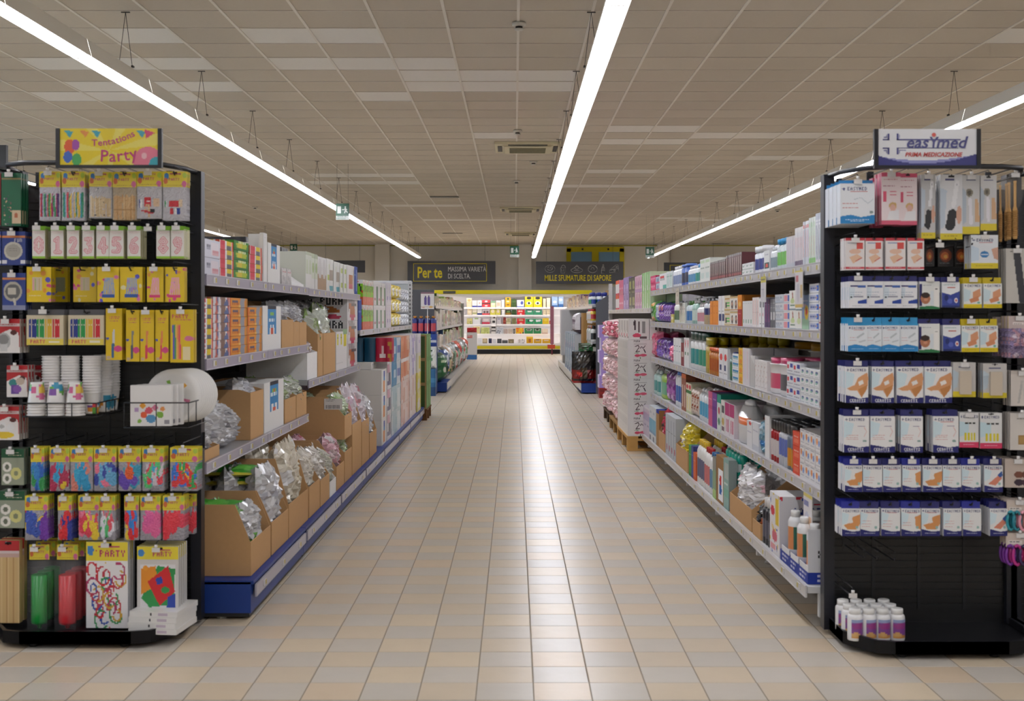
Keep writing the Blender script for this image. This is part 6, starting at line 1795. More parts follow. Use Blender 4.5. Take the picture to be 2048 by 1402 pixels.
Tt = 'right bottom shelf'
row(1, .178, RXB, [
    (1280, 1295, 818, 3, 1, 2, .16, B, (W('d4c8dc', 'b .2 .5 b8a8d0', 'l .6 .2 .8 8a7aa8', 'b 0 .06 ece8ee'), 'cfc6d4', None, None, 12, 'film'), 'lilac and white nappy pack', 'nappies', 'nappy_pack'),
    (1295, 1308, 818, 2, 1, 2, .18, B, (W('e4ecf0', 'b .35 .7 3ab0d4', 'b .7 .8 2a8ac0', 'l .2 .2 .8 9ab', 'r .1 .88 .5 1 1a2a5a'), 'd8e2ea', None, None, 12, 'film'), 'aqua and white nappy pack', 'nappies', 'nappy_pack'),
    (1309, 1314, 821, 1, 1, 2, .2, B, (W('a07a4e', 'b 0 .12 27358a'), '8f6a42', '27358a', None, 12, 'cardboard'), 'brown carton with blue top', 'carton', 'shipping_carton'),
    (1327, 1347, 838, 4, 1, 2, .16, B, (W('c8ccd0', 'r .1 .1 .5 .95 aeb4bc', 'l .4 .3 .9 777', 'e .6 .8 .2 .08 b85a6a'), 'c0c4c8'), 'slim grey nappy carton', 'carton', 'wipes_box'),
    (1373, 1378, 892, 1, 1, 3, .18, B, (W('3a9a3a', 'l .3 .2 .8 b0d8a0', 'b .9 1 2a7a2a'), '2f8a34'), 'slim green book-like carton', 'carton', 'sanitary_box'),
    (1378, 1382, 893, 1, 1, 3, .18, B, (W('3f4f9a', 'l .3 .2 .8 a8b0d8', 'b .9 1 2f3f8a'), '34448a'), 'slim blue book-like carton', 'carton', 'sanitary_box'),
    (1382, 1387, 907, 1, 1, 3, .18, B, (W('e8703a', 'l .3 .2 .8 f4c8a8', 'b .9 1 d05a2a'), 'd8622f'), 'slim orange book-like carton', 'carton', 'sanitary_box'),
    (1388, 1402, 886, 4, 1, 3, .1, Bo, dict(body='f0f0ec', cap='e8c02e', label='e8e4e0', acc='6a6a8a', capf=.14, neck=.45), 'white bottle with yellow cap', 'bottle', 'shampoo_bottle'),
    (1402, 1412, 899, 3, 1, 3, .1, Bo, dict(body='f2f0ee', cap='b82028', label='eceaea', acc='d87a7a', capf=.12, neck=.45), 'white bottle with red cap', 'bottle', 'shampoo_bottle'),
    (1412, 1420, 908, 2, 1, 3, .1, Bo, dict(body='f0f0f0', cap='2a6aa0', label='e8ecf0', acc='6a9ac0', capf=.12, neck=.5), 'white bottle with blue cap', 'bottle', 'shampoo_bottle'),
    (1420, 1427, 917, 1, 1, 1, .05, B, (W('4a8a3a', 'b 0 .3 6a6a60', 'b .8 1 9ad02a'), '6a6a5a', None, None, 12, 'film'), 'grey and green pack', 'pack', 'wipes_pack'),
    (1427, 1442, 918, 1, 1, 1, .05, B, (W('98744c', 'r .3 .3 .9 .95 eceef2', 'e .6 .5 .15 .1 c83a3a', 'e .6 .7 .2 .1 3a6ab0'), '8a6840', None, None, 14, 'cardboard'), 'brown carton with a white bottle print', 'carton', 'shipping_carton'),
    (1442, 1452, 921, 1, 1, 1, .05, B, (W('6aa8a0', 'r .2 .1 .9 .4 a8b8b4', 'b .6 .75 2aa88a', 'l .5 .2 .9 d8e8e4'), '8a9a98', None, None, 14, 'film'), 'translucent grey and teal pack', 'pack', 'wipes_pack'),
], Tt)
# teal tray of teal bottles
y0 = F * 1.3 / (1500 - CX)
tray = k_carton(.52, .11, .21, .07, '14a088', .3)
place([('display_tray', tray[0][1])], 'display_tray', (1.31, 7.45, .33), 'teal cardboard tray of teal bottles above the bottom shelf boxes', 'tray', rz=-math.pi / 2)
q = MB(); q.box(-.26, .26, 0, .21, 0, .15, '9a7650')
place([('shipping_carton', q.mesh('shipping_carton', 'cardboard'))], 'shipping_carton', (1.31, 7.45, .1785), 'closed brown carton under the teal tray, bottom shelf', 'carton', rz=-math.pi / 2)
tb_ = k_bottle(.085, .185, .07, '16b09a', 'f2f4f2', '1eb8a2', 'f0f4f0', capf=.12, neck=.5)
for i in range(5):
    for j in range(2):
        place([('shampoo_bottle', tb_[0][1]), tb_[1]], 'shampoo_bottle', (1.32 + j * .1, 7.25 + i * .1, .3355), f'teal bottle with white cap in the teal tray, {ORD[i]} along, {["front", "middle", "back"][j]} row', 'bottle', 'teal bottles', rz=-math.pi / 2)

# cartons with bags on the bottom shelf
CLR = ['e8e8ea', 'd4d4d8', 'f4f4f4', 'c2c2c8', 'dcdce2']
def carton_row(s, Z, Xf, p0, p1, ytop, yfront, d, lb, bags=(), name='display_carton', col=KR, cut=.45, bag_lb='clear bags', nb=3, bag_h=.2, over=.05, seed=1, inset=.0):
    ya, yb = sorted((F * Xf / abs(p0 - CX), F * Xf / abs(p1 - CX)))
    w = yb - ya - .006
    h = H - (ytop - CY) * ya / F - Z
    hf = H - (yfront - CY) * ya / F - Z
    pr = k_carton(w, h, d, hf, col, cut)
    rz = -math.pi / 2 if s > 0 else math.pi / 2
    x, y = s * (Xf + .016 + inset), (ya + yb) / 2
    place([(name, pr[0][1])], name, (x, y, Z + .0008), lb, 'carton', rz=rz)
    rr = random.Random(seed)
    for k in range(nb):
        c = bags
        bw, bd = w * .84, min(d / nb * .9, .16)
        q = crinkle_bag(bw, h + over - .012 - k * .004, bd, c, seed * 10 + k, 9, 10, .22)
        bx_ = x + s * (.02 + k * d / nb)
        place([('plastic_bag', q.mesh('plastic_bag', 'bagfilm'))], 'plastic_bag', (bx_, y, Z + .008), f'{bag_lb}, {["front", "second", "third", "fourth", "fifth"][k]} in its carton', 'bag', bag_lb, rz=rz)
carton_row(1, .178, RXB, 1314, 1326, 824, 870, .35, 'brown carton holding a red bag at the far end', ['d83a5a', 'c82a4a', '2a2024', 'e85a78'], bag_lb='red and black bag at the far right bottom shelf', nb=2, seed=3, over=.03)
carton_row(1, .178, RXB, 1348, 1371, 858, 905, .4, 'brown carton holding a yellow bag on the right bottom shelf', ['e8d020', 'd8c41e', 'f0e060', 'eceae4'], bag_lb='yellow and white bag on the right bottom shelf', nb=2, seed=4, over=.02)
carton_row(1, .178, RXB, 1454, 1497, 962, 1020, .42, 'wide brown carton of white and pink bags, right bottom shelf', ['f0eeee', 'ece4e8', 'e8b8c4', 'f6f4f4', 'dcdce0'], bag_lb='white and pink cotton bag on the right bottom shelf', nb=3, seed=5, over=.03)
carton_row(1, .178, RXB, 1499, 1515, 1008, 1050, .4, 'narrow brown carton of black and orange brushes', ['1c1a1a', '2a2624', 'd8702a', '333'], bag_lb='black and orange brush bag', nb=2, seed=6, over=.0)
row(1, .178, RXB, [
    (1516, 1532, 1004, 3, 1, 4, .07, Bo, dict(body='23262e', cap='f0f0f0', label='2a2e3a', acc='5a5a6a', capf=.2, neck=.55), 'dark bottle with white cap', 'bottle', 'mouthwash_bottle'),
], Tt)
# toothpaste display: white carton with backing card, then bottles in a cut-out tray
y1, y2 = F * 1.237 / (1533 - CX), F * 1.237 / (1553 - CX)
q = MB(); wq = y1 - y2 - .01
q.box(-wq / 2, wq / 2, 0, .42, 0, .29, 'eceaea')
q.raster(spec_img(wq, .29, 'bg f0eef0; e .3 .3 .2 .08 d83a4a; r .6 .05 .9 .5 e8c83a; e .5 .7 .25 .1 d86a7a; r .1 .85 .6 .95 e8a0a8; s 12 .05 d83a4a,3a5ac0,e8c83a 3', 24), (-wq / 2, -.0007, .29), (wq, 0, 0), (0, 0, -.29))
im = Img(60, 44, 'e4e2e6'); im.text(.15, .2, 'AQUAFRESH', '2a3a8a'); im.poly([(.25, .16), (.65, .06), (.85, .14), (.55, .12)], 'd83040'); im.poly([(.3, .36), (.7, .4), (.85, .3), (.5, .35)], '2f9ab0')
im.speck(['d83a4a', '3a5ac0', 'e8c83a'], 10, .02, 0, 0, 1, .05, 4)
q.raster(im, (wq / 2 + .0007, 0, .29), (0, .42, 0), (0, 0, -.29))
place([('display_box', q.mesh('display_box', 'card'))], 'display_box', (1.253, (y1 + y2) / 2, .178), 'white toothpaste display carton with red swoosh, right bottom shelf', 'display box', rz=-math.pi / 2)
y1, y2 = F * 1.237 / (1554 - CX), 5.23
wq = y1 - y2
q = MB()
q.box(-wq / 2, wq / 2, 0, .4, 0, .05, '1f3aa0')
q.box(-wq / 2, wq / 2, .2, .4, .05, .06, 'e8e8ea')
for k in range(3):
    z1 = .235 - k * .012
    xx = wq / 2 - .004 - k * wq / 3.05
    q.box(xx, xx + .004, 0 if k == 0 else .06, .4, .05, z1, 'eeeef0')
    q.box(xx - wq / 3.6, xx, .0, .003, .05, .075, 'eeeef0')
    im = Img(56, 30, 'e6e6ea')
    im.text(.25, .08, 'CONTIENE', '2a3a8a'); im.text(.25, .3, '12 COLLUTTORI', 'a8a8b8'); im.text(.12, .52, 'X', '222'); im.text(.25, .52, 'COOP', '2a3a8a'); im.text(.25, .78, '0,05', '2a3a8a')
    if k == 0:
        q.raster(im, (xx + .0047, 0, z1), (0, .4, 0), (0, 0, -z1 + .05))
    q.box(xx - wq / 3.3, xx - .004, .085, .089, .05, z1, '6a4a34')
im = spec_img(.4, .05, 'bg 1f3aa0; l .35 .1 .9 d8d8f0; l .6 .1 .8 d8d8f0', 40)
q.raster(spec_img(wq, .05, 'bg 1f3aa0; l .3 .08 .3 e0e0f4; l .6 .08 .25 e0e0f4; l .3 .4 .6 e0e0f4; l .6 .4 .58 e0e0f4; l .3 .72 .95 e0e0f4; l .6 .72 .9 e0e0f4', 50), (-wq / 2, -.0007, .05), (wq, 0, 0), (0, 0, -.05))
q.raster(im, (wq / 2 + .0007, 0, .05), (0, .4, 0), (0, 0, -.05))
place([('display_tray', q.mesh('display_tray', 'card'))], 'display_tray', (1.253, (y1 + y2) / 2, .178), 'white and blue display tray of mouthwash, nearest on the right bottom shelf', 'display tray', rz=-math.pi / 2)
mw = k_bottle(.075, .2, .07, 'f2f2f2', 'f4f4f2', '1f6a58', 'e0905a', capf=.14, neck=.5, lz=(.15, .75))
for k in range(3):
    for j in range(4):
        place([('mouthwash_bottle', mw[0][1]), mw[1]], 'mouthwash_bottle', (1.2575 + j * .1, (y1 + y2) / 2 - wq / 2 + .045 + k * wq / 3.05, .2295), f'white mouthwash bottle with green label in the tray, {ORD[k]} bay, {ORD[j]} from the aisle', 'bottle', 'mouthwash bottles', rz=-math.pi / 2)
# hanging price cards under the rails
def shelf_card(px, py, X, w, h, lb, spec):
    y = F * X / (px - CX)
    q = MB()
    q.box(-.002, .0, -w / 2, w / 2, -h, 0, 'dedad0')
    im = spec_img(w, h, spec, 20)
    q.raster(im, (-.0027, w / 2, 0), (0, -w, 0), (0, 0, -h))
    q.obj('price_card', 'gloss', None, (X - .012, y, H - (py - CY) * y / F), label=lb, category='price card', group='price cards clipped to the right shelves')
shelf_card(1532, 553, RX, .13, .135, 'yellow-topped price card clipped under the right top shelf', 'bg e6e4ea; b 0 .25 d8cc2a; l .1 .1 .9 555; l .5 .2 .7 aab; e .5 .65 .2 .15 d0d0d8')
shelf_card(1604, 541, RX, .15, .17, 'price card with a bottle picture under the right top shelf', 'bg e8e4e8; b 0 .06 e0cc1e; r .1 .15 .45 .3 c85a6a; e .4 .6 .2 .25 d0ccd8; r .7 .4 .95 .75 d8b870; b .9 1 e0b83a')
shelf_card(1358, 577, RX, .2, .13, 'small printed card under the right top shelf, far end', 'bg d8d0c4; l .2 .1 .8 777; s 12 .06 b8a898,8a7a6a 2')
shelf_card(1622, 988, RX, .16, .2, 'yellow-edged price card hanging over the mouthwash tray', 'bg eceaf0; b 0 .08 e0cc1e; r .05 .15 .6 .3 5a6ab8; e .4 .55 .25 .15 c8cce8; r .6 .5 .9 .8 e8b88a; b .94 1 e0c81e')

# ================================================================== LEFT SHELVES
def S(c1, c2, t):
    return None
NX = W('f2efec', 'r .05 .1 .4 .5 d83a4a', 'r .1 .18 .35 .26 f2efec', 'r .5 .08 .85 .55 e8cc20', 'r .5 .6 .85 .92 6a6a70', 'r .88 0 1 1 d85a3a', 'r .05 .6 .4 .9 e0505a')
GX_ = W('3f8a2f', 'e .5 .45 .4 .35 b8c82a', 'e .4 .5 .2 .2 e0c83a', 'b .85 1 2f7a2a', 'l .2 .3 .8 e8f0c0')
OX = W('e8962a', 'r .0 0 .08 1 d8641e', 'e .3 .35 .15 .12 6a5a6a', 'p 9a9aa2 .6 .1 .85 .1 .8 .95 .55 .95', 'r .5 .7 .6 .9 f0c060', 'r .88 0 1 1 c8801e', 'l .7 .15 .5 c86a1e')
PX = W('d4ccd0', 's 16 .1 8a6a5a,5a6a9a,c86a5a,e0dce0,a89a9a 6', 'b .9 1 efecee')
CAN = W('eeece8', 'r .28 .03 .72 .62 3a8ac4', 'r .28 .0 .72 .06 2a2a34', 'e .5 .2 .1 .05 8ac05a', 'e .5 .22 .06 .03 d86a4a', 'l .3 .35 .65 d8e8f0', 'e .42 .55 .06 .1 eee', 'e .58 .55 .07 .1 eee', 'e .5 .58 .08 .06 d85a3a', 'b .62 .66 eeece8')
Tt = 'left top shelf'
row(-1, 1.503, LX, [
    (409, 446, 474, 1, 2, 2, .2, B, (W('d4d4e2', 'r .55 .1 .95 .9 e8dce4', 'r .6 .6 .95 .7 d8848c', 'r .6 .75 .95 .85 e0a0a8', 'r .3 .25 .5 .6 9a98b0', 'l .4 .3 .5 5a5a70', 'e .08 .7 .04 .06 d0384a'), 'c8c8d4', None, W('d8d8e4', 'r .3 .3 .6 .6 a8a8bc'), 30, 'film'), 'lilac-white wrapped towel pack', 'paper pack', 'towel_pack'),
    (446, 474, 478, 1, 4, 2, .2, B, (NX, 'e4c83a', None, NX, 26), 'red, white and yellow tissue carton', 'tissues', 'tissue_box'),
    (474, 504, 479, 1, 4, 2, .2, B, (GX_, '3a7a2a', None, GX_, 24), 'green and yellow tissue carton', 'tissues', 'tissue_box'),
    (505, 530, 490, 1, 4, 1, .16, B, (NX, 'e4b83a', None, NX, 24), 'red and yellow tissue carton in front of the white tray', 'tissues', 'tissue_box'),
    (541, 566, 484, 1, 1, 2, .2, B, (CAN, 'eceae6', None, None, 26), 'white carton with a blue cut-out window', 'carton', 'display_carton'),
    (569, 588, 535, 2, 1, 2, .16, B, (W('dcd8d6', 's 12 .1 eceaea,c8c4c4,b8b4b4 3', 'l .2 .2 .9 c8707a'), 'd4d0ce', None, None, 18, 'film'), 'white film pack of rolls', 'paper rolls', 'roll_pack'),
    (616, 628, 502, 2, 1, 2, .2, B, (W('d8dccb', 'b 0 .1 a8b48c', 'e .5 .4 .2 .12 9ab46a', 'r .3 .2 .7 .6 c4d0a8', 'b .62 1 eceae6'), 'd4d6c8', None, None, 16, 'film'), 'green and white napkin pack', 'napkins', 'napkin_pack'),
    (628, 640, 506, 2, 1, 2, .2, B, (W('dde4cc', 'b 0 .12 a8b88a', 'e .5 .4 .3 .15 9ab85a', 'b .7 1 eceae6'), 'd8dccc', None, None, 16, 'film'), 'pale green and white napkin pack', 'napkins', 'napkin_pack'),
    (640, 657, 512, 2, 1, 2, .2, B, (W('eceae8', 'b .55 1 b08a60', 'e .5 .35 .4 .3 d8d4d2'), 'c8b8a0', None, None, 14, 'film'), 'white pack in a low brown tray', 'paper pack', 'napkin_pack'),
    (657, 672, 516, 1, 1, 3, .25, RP, dict(spec=W('e8e8e2', 'e .3 .3 .1 .08 b8cc4a', 'r .45 .35 .95 .7 a89a88', 'r .55 .8 .95 .95 2fa0b0', 'e .25 .6 .1 .08 b8cc4a'), cols=2, rows=3), 'large white kitchen roll pack, nearest', 'paper rolls', 'roll_pack'),
    (672, 684, 522, 1, 1, 3, .25, RP, dict(spec=W('e8e8e2', 'e .3 .3 .1 .08 b8cc4a', 'r .45 .35 .95 .7 a89a88', 'r .55 .8 .95 .95 2fa0b0'), cols=2, rows=3), 'large white kitchen roll pack, second', 'paper rolls', 'roll_pack'),
    (684, 698, 526, 2, 1, 3, .25, RP, dict(spec=W('e8e8e2', 'e .5 .3 .2 .08 b8cc4a', 'e .5 .7 .2 .08 b8cc4a'), cols=1, rows=3), 'white kitchen roll pack with green dots', 'paper rolls', 'roll_pack'),
    (698, 712, 529, 1, 1, 3, .25, RP, dict(spec=W('ece6e4', 'r .1 .05 .6 .2 3a3a3a', 'k c8783a .05 .3 .35 .7 .5 .3 .6', 'e .5 .85 .35 .1 d8506a'), cols=1, rows=3), 'white pack with orange and pink flower print', 'paper rolls', 'roll_pack'),
    (712, 719, 532, 1, 1, 2, .25, B, (W('163f96', 'r .6 .1 .75 .9 b8c4dc', 'l .3 .1 .5 6a8ac8'), '1a459c', 'e0e4ec', W('1a459c', 'l .4 .1 .9 6a8ac8', 'r .5 .1 .62 .85 b8c8e4'), 18), 'tall dark blue paper carton', 'carton', 'paper_carton'),
], Tt)
# white tray behind the red and yellow cartons, white carton with rolls, dark-topped rolls behind
q = MB(); q.box(-.05, .05, 0, .004, 0, .27, 'e6e4e0')
place([('card_divider', q.mesh('card_divider', 'card'))], 'card_divider', (-(LX + .07), F * LX / (CX - 541) - .012, 1.504), 'white card divider behind the red and yellow tissue cartons', 'divider')
q = k_box(.1, .27, .02, W('eae8e4', 'l .1 .3 .6 ccc'), 'e6e4e0')
place([('card_divider', q[0][1])], 'card_divider', (-(LX + .016), F * LX / (CX - 536), 1.504), 'white front flap beside the blue-window carton, left top shelf', 'divider', rz=math.pi / 2)
pr = k_carton(.42, .2, .3, .02, 'e6e4e2', .9)
place([('display_carton', pr[0][1])], 'display_carton', (-(LX + .02), F * LX / (CX - 603) - .02, 1.504), 'white open carton behind the film-wrapped rolls, left top shelf', 'carton', rz=math.pi / 2)
pk_ = k_rollpack(.3, .36, .3, W('e6e2de', 'b 0 .28 1e1c24', 'r .3 .35 .8 .6 cfcac4'), 3, 3)
for k in range(5):
    place([('roll_pack', pk_[0][1])], 'roll_pack', (-(LX + .5), 8.55 + k * .32, 1.504), f'tall white roll pack with black top, {ORD[k]} from near, left top shelf', 'paper rolls', 'black-topped roll packs', rz=math.pi / 2)

Tt = 'left second shelf'
row(-1, 1.132, LX, [
    (409, 433, 596, 1, 6, 2, .2, B, (NX, 'e4c83a', None, NX, 26), 'red, white and yellow tissue carton', 'tissues', 'tissue_box'),
    (433, 466, 593, 1, 7, 2, .2, B, (PX, 'cfc8c8', None, PX, 26), 'grey tissue carton with photo print', 'tissues', 'tissue_box'),
    (466, 501, 595, 1, 6, 2, .2, B, (OX, 'd8741e', None, OX, 28), 'orange tissue carton with grey flash', 'tissues', 'tissue_box'),
    (501, 530, 614, 1, 5, 2, .2, B, (OX, 'd8801e', None, OX, 26), 'orange tissue carton in the shorter pile', 'tissues', 'tissue_box'),
    (531, 567, 611, 1, 1, 1, .3, B, (CAN, 'eceae6', None, None, 30), 'white carton with a blue can window', 'carton', 'display_carton'),
], Tt)
carton_row(-1, 1.132, LX, 569, 592, 601, 640, .45, 'brown carton of clear bags, left second shelf', CLR, bag_lb='clear crinkled bag on the left second shelf', nb=2, seed=21, over=.0)
carton_row(-1, 1.132, LX, 592, 604, 606, 644, .45, 'narrow brown carton, second shelf left, nearer of two', CLR, bag_lb='clear bag in the nearer narrow carton', nb=2, seed=22, over=.01)
carton_row(-1, 1.132, LX, 604, 618, 608, 645, .45, 'narrow brown carton, second shelf left, further of two', CLR, bag_lb='clear bag in the further narrow carton', nb=2, seed=23, over=.02)
# stretch B, shelf at .895
GB = ['dfe4d4', 'c8d8a8', 'eceae6', 'd4d8d0', 'a8c878']
carton_row(-1, .897, LX, 619, 639, 686, 707, .4, 'white low carton of pink bags, left middle shelf', ['e8dcdc', 'd8c4c4', 'f0e8e8', 'cfc4c0'], col='e4e2e0', bag_lb='pale pink bag in the white low carton', nb=3, seed=31, over=.03)
carton_row(-1, .897, LX, 640, 650, 619, 668, .45, 'tall brown carton with a green and white bag, left middle shelf', GB, bag_lb='green and white bag in a tall carton', nb=2, seed=32, over=.0)
carton_row(-1, .897, LX, 651, 675, 620, 667, .45, 'wide tall brown carton of clear bags, left middle shelf', GB + CLR, bag_lb='clear bag in the wide tall carton', nb=3, seed=33, over=.05)
Tt = 'left middle shelf'
row(-1, .897, LX, [
    (676, 690, 664, 2, 1, 2, .2, B, (W('e8e4e2', 'r .3 .05 .7 .35 e0d020', 'l .15 .35 .65 6a6a20', 'b .8 .82 d8d4d2'), 'e0dcd8'), 'white carton with a yellow oval', 'carton', 'paper_carton'),
    (690, 698, 658, 1, 1, 2, .2, B, (W('e8e4e2', 'b 0 .15 9ab88a', 'r .2 .15 .8 .45 e0d020'), 'd8d8d0'), 'white carton with yellow oval and green top', 'carton', 'paper_carton'),
    (699, 718, 594, 1, 3, 2, .25, B, (W('ece8e6', 't .12 .06 PURA 2a2a2e', 'r .1 .3 .9 .32 6a6664', 'k c8783a .04 .2 .4 .6 .5 .3 .65 .7 .6', 'e .5 .85 .3 .1 d8506a'), 'ece8e6', None, W('ece8e6', 't .12 .06 PURA 2a2a2e', 'k c8783a .04 .2 .4 .6 .5 .3 .65 .7 .6', 'e .5 .85 .3 .1 d8506a'), 26, 'film'), 'white roll pack with pink flower', 'paper rolls', 'roll_pack'),
], Tt)
# crumpled clear bags above those cartons
for k in range(4):
    q = crinkle_bag(.3, .2, .12, ['b8b8b8', 'a0a0a2', 'd8d8da', '8a8a8c', 'cfd8c0'], 60 + k, 9, 8, .2)
    place([('plastic_bag', q.mesh('plastic_bag', 'bagfilm'))], 'plastic_bag', (-(LX + .13), 8.35 + k * .4, 1.225), f'crumpled clear bag lying on the tall cartons, {ORD[k]} from near', 'bag', 'bags on the tall cartons', rz=math.pi / 2)

# third shelf, stretch A
carton_row(-1, .681, LX, 409, 446, 885, 905, .3, 'low brown tray of clear bags at the near end, left third shelf', CLR, bag_lb='crinkled clear bag in the low tray', nb=2, seed=41, over=.12)
for k, (px, sz) in enumerate(((455, .26), (480, .2))):
    y = F * LX / (CX - px)
    q = crinkle_bag(.24, sz, .16, CLR + ['8a8a90'], 70 + k, 10, 10, .25)
    place([('plastic_bag', q.mesh('plastic_bag', 'bagfilm'))], 'plastic_bag', (-(LX + .03), y, .682), ['large crinkled clear bag on the left third shelf', 'smaller crinkled clear bag beside the brown carton, third shelf'][k], 'bag', rz=math.pi / 2)
carton_row(-1, .681, LX, 507, 533, 780, 786, .5, 'tall brown carton with a shipping label, left third shelf', CLR, bag_lb='clear bag on top of the tall carton', nb=2, seed=42, over=.05, cut=.12)
row(-1, .681, LX, [(534, 573, 767, 1, 1, 1, .3, B, (CAN, 'e8e6e2', None, None, 28), 'white carton with a blue can window', 'carton', 'display_carton')], 'left third shelf')
carton_row(-1, .681, LX, 575, 597, 763, 800, .45, 'brown carton with green and clear bags, left third shelf', GB, bag_lb='green and clear bag, left third shelf', nb=2, seed=43, over=.0)
carton_row(-1, .681, LX, 598, 618, 762, 790, .45, 'furthest brown carton of clear bags, left third shelf', GB, bag_lb='clear bag in the furthest carton, third shelf', nb=2, seed=44, over=.02)

# base, stretch A: big open cartons
BX = 1.15
GRN = ['dcdcde', 'cfcfd2', 'e6e6e8', 'ececee', 'c4c4c8', '7ac05a']
carton_row(-1, .172, BX, 509, 548, 1010, 1085, .6, 'large brown carton nearest on the blue base', GRN, bag_lb='clear and green bag, nearest carton on the base', nb=4, seed=51, over=-.02, cut=.12)
carton_row(-1, .172, BX, 550, 583, 982, 1046, .6, 'second large brown carton on the blue base', CLR, bag_lb='crinkled clear bag, second carton on the base', nb=4, seed=52, over=.1, cut=.12)
carton_row(-1, .172, BX, 584, 622, 918, 1010, .6, 'third large brown carton on the blue base', ['e8e0cc', 'f0ead8', 'dcd4c0', 'ececec'], bag_lb='cream bag, third carton on the base', nb=4, seed=53, over=.06, cut=.12)
carton_row(-1, .172, BX, 624, 645, 905, 975, .6, 'fourth brown carton on the blue base', ['ece6d8', 'f4f0e6', 'dcd6c8'], bag_lb='cream bag, fourth carton on the base', nb=3, seed=54, over=.0, cut=.2)
carton_row(-1, .172, BX, 646, 664, 900, 962, .6, 'fifth brown carton on the blue base', ['f0ece4', 'e4e0d8', 'cfc8b8'], bag_lb='white bag, fifth carton on the base', nb=3, seed=55, over=.0, cut=.2)
carton_row(-1, .172, BX, 665, 677, 918, 965, .6, 'white carton with a clear bag on the blue base', ['d8d8c8', 'c8ccb0', 'e8e8e0'], col='e4e2de', bag_lb='grey-green bag in the white base carton', nb=2, seed=56, over=.04, cut=.2)
carton_row(-1, .172, BX, 678, 693, 881, 935, .6, 'brown carton with pink bags on the blue base', ['eab8c4', 'e48a9a', 'f0dce0', 'ececec'], bag_lb='pink and white bag on the base', nb=3, seed=57, over=.02, cut=.2)
FLT = W('dcdce0', 'r .35 .1 .38 .9 222', 'r .41 .1 .44 .9 222', 'r .47 .1 .5 .9 222', 'r .53 .1 .56 .9 222', 'r .6 .0 1 1 3fa02f', 'e .8 .5 .12 .25 6ac04a', 'b .9 1 d8cc4a')
for k, (px, z) in enumerate(((528, .44), (566, .5), (566, .545))):
    y = F * BX / (CX - px)
    q = MB()
    im = spec_img(.5, .2, FLT, 40)
    q.pillow(.5, .2, .03, im, 20, 10, .08, 5 + k, pw=6)
    o = place([('flat_pack', q.mesh('flat_pack', 'film'))], 'flat_pack', (-(BX + .36), y - .1, z), ['flat green and white pack lying in the nearest base carton', 'flat green and white pack lying in the second base carton', 'flat green and white pack topmost in the second base carton'][k], 'pack', rx=math.radians(-84), rz=.03)
# stacked cartons with a shipping label
for l, (z, yt, yf) in enumerate(((.172, 872, 905), (.47, 794, 832))):
    carton_row(-1, z, BX, 694, 708, yt, yf, .6, ['lower brown carton of the labelled stack on the base', 'upper brown carton of the stack, with white shipping label'][l], ['d8e8c8', 'b8d89a', 'ececec'], bag_lb=['green and white bag in the lower stacked carton', 'green and white bag in the upper stacked carton'][l], nb=3, seed=58 + l, over=.0 + .02 * l, cut=.2)
ya = F * BX / (CX - 694)
q = MB()
im = spec_img(.125, .075, 'bg e6e2dc; l .12 .1 .6 333; l .24 .1 .5 555; r .1 .6 .9 .9 e6e2dc; ' + '; '.join(f'r {.1 + .045 * k:.3f} .6 {.12 + .045 * k:.3f} .9 333' for k in range(17)), 40)
q.box(-.0625, .0625, -.0008, .0008, -.075, 0, 'e6e2dc')
q.raster(im, (-.0625, -.0012, 0), (.125, 0, 0), (0, 0, -.075))
q.obj('shipping_label', 'card', None, (-1.245, ya + .0015, .752), label='white barcode shipping label on the upper stacked carton', category='label')
PNK = ['e8dce4', 'd8c0d0', 'f0ecf0', 'e8a8b0', 'ececec']
for k, (a, b, yt, yf) in enumerate(((709, 727, 780, 850), (728, 742, 779, 845), (743, 757, 800, 868))):
    carton_row(-1, .172, BX, a, b, yt, yf, .6, f'tall slim brown carton on the base, {ORD[k]} after the stack', PNK if k < 2 else ['d8d8dc', 'ececec'], bag_lb=f'pink and white bag in tall slim carton, {ORD[k]}', nb=2, seed=65 + k, over=.02, cut=.15)

# ---- stretch C: bulk packs on the base up to the single shelf
rz = math.pi / 2
wb = [('toilet_roll_box', k_box(.4, .222, .5, W('efece6', 'r .3 .1 .7 .95 e8e4de', 'r .4 .1 .65 .3 4a5ab0', 'r .4 .32 .65 .45 3a8ac8', 'r .35 .5 .68 .9 e89a5a'), 'e9e6df', None, W('ece9e2', 'r .0 .0 .9 .01 d8d4cc'), 24)[0][1])]
for c_ in range(2):
    for l in range(3):
        place(wb, 'toilet_roll_box', (-(BX + .02 + c_ * .505), 10.98, .172 + l * .2235), f'big white paper roll box, {["bottom", "middle", "top"][l]}, {["aisle side", "rear"][c_]}', 'paper rolls', 'white roll boxes', rz=rz)
q = k_box(.42, .06, .5, W('efece6', 'l .4 .2 .8 ccc'), 'e9e6df')
place([('toilet_roll_box', q[0][1])], 'toilet_roll_box', (-(BX + .12), 11.05, .844), 'flat white roll box lying on top of the white boxes', 'paper rolls', rz=rz)
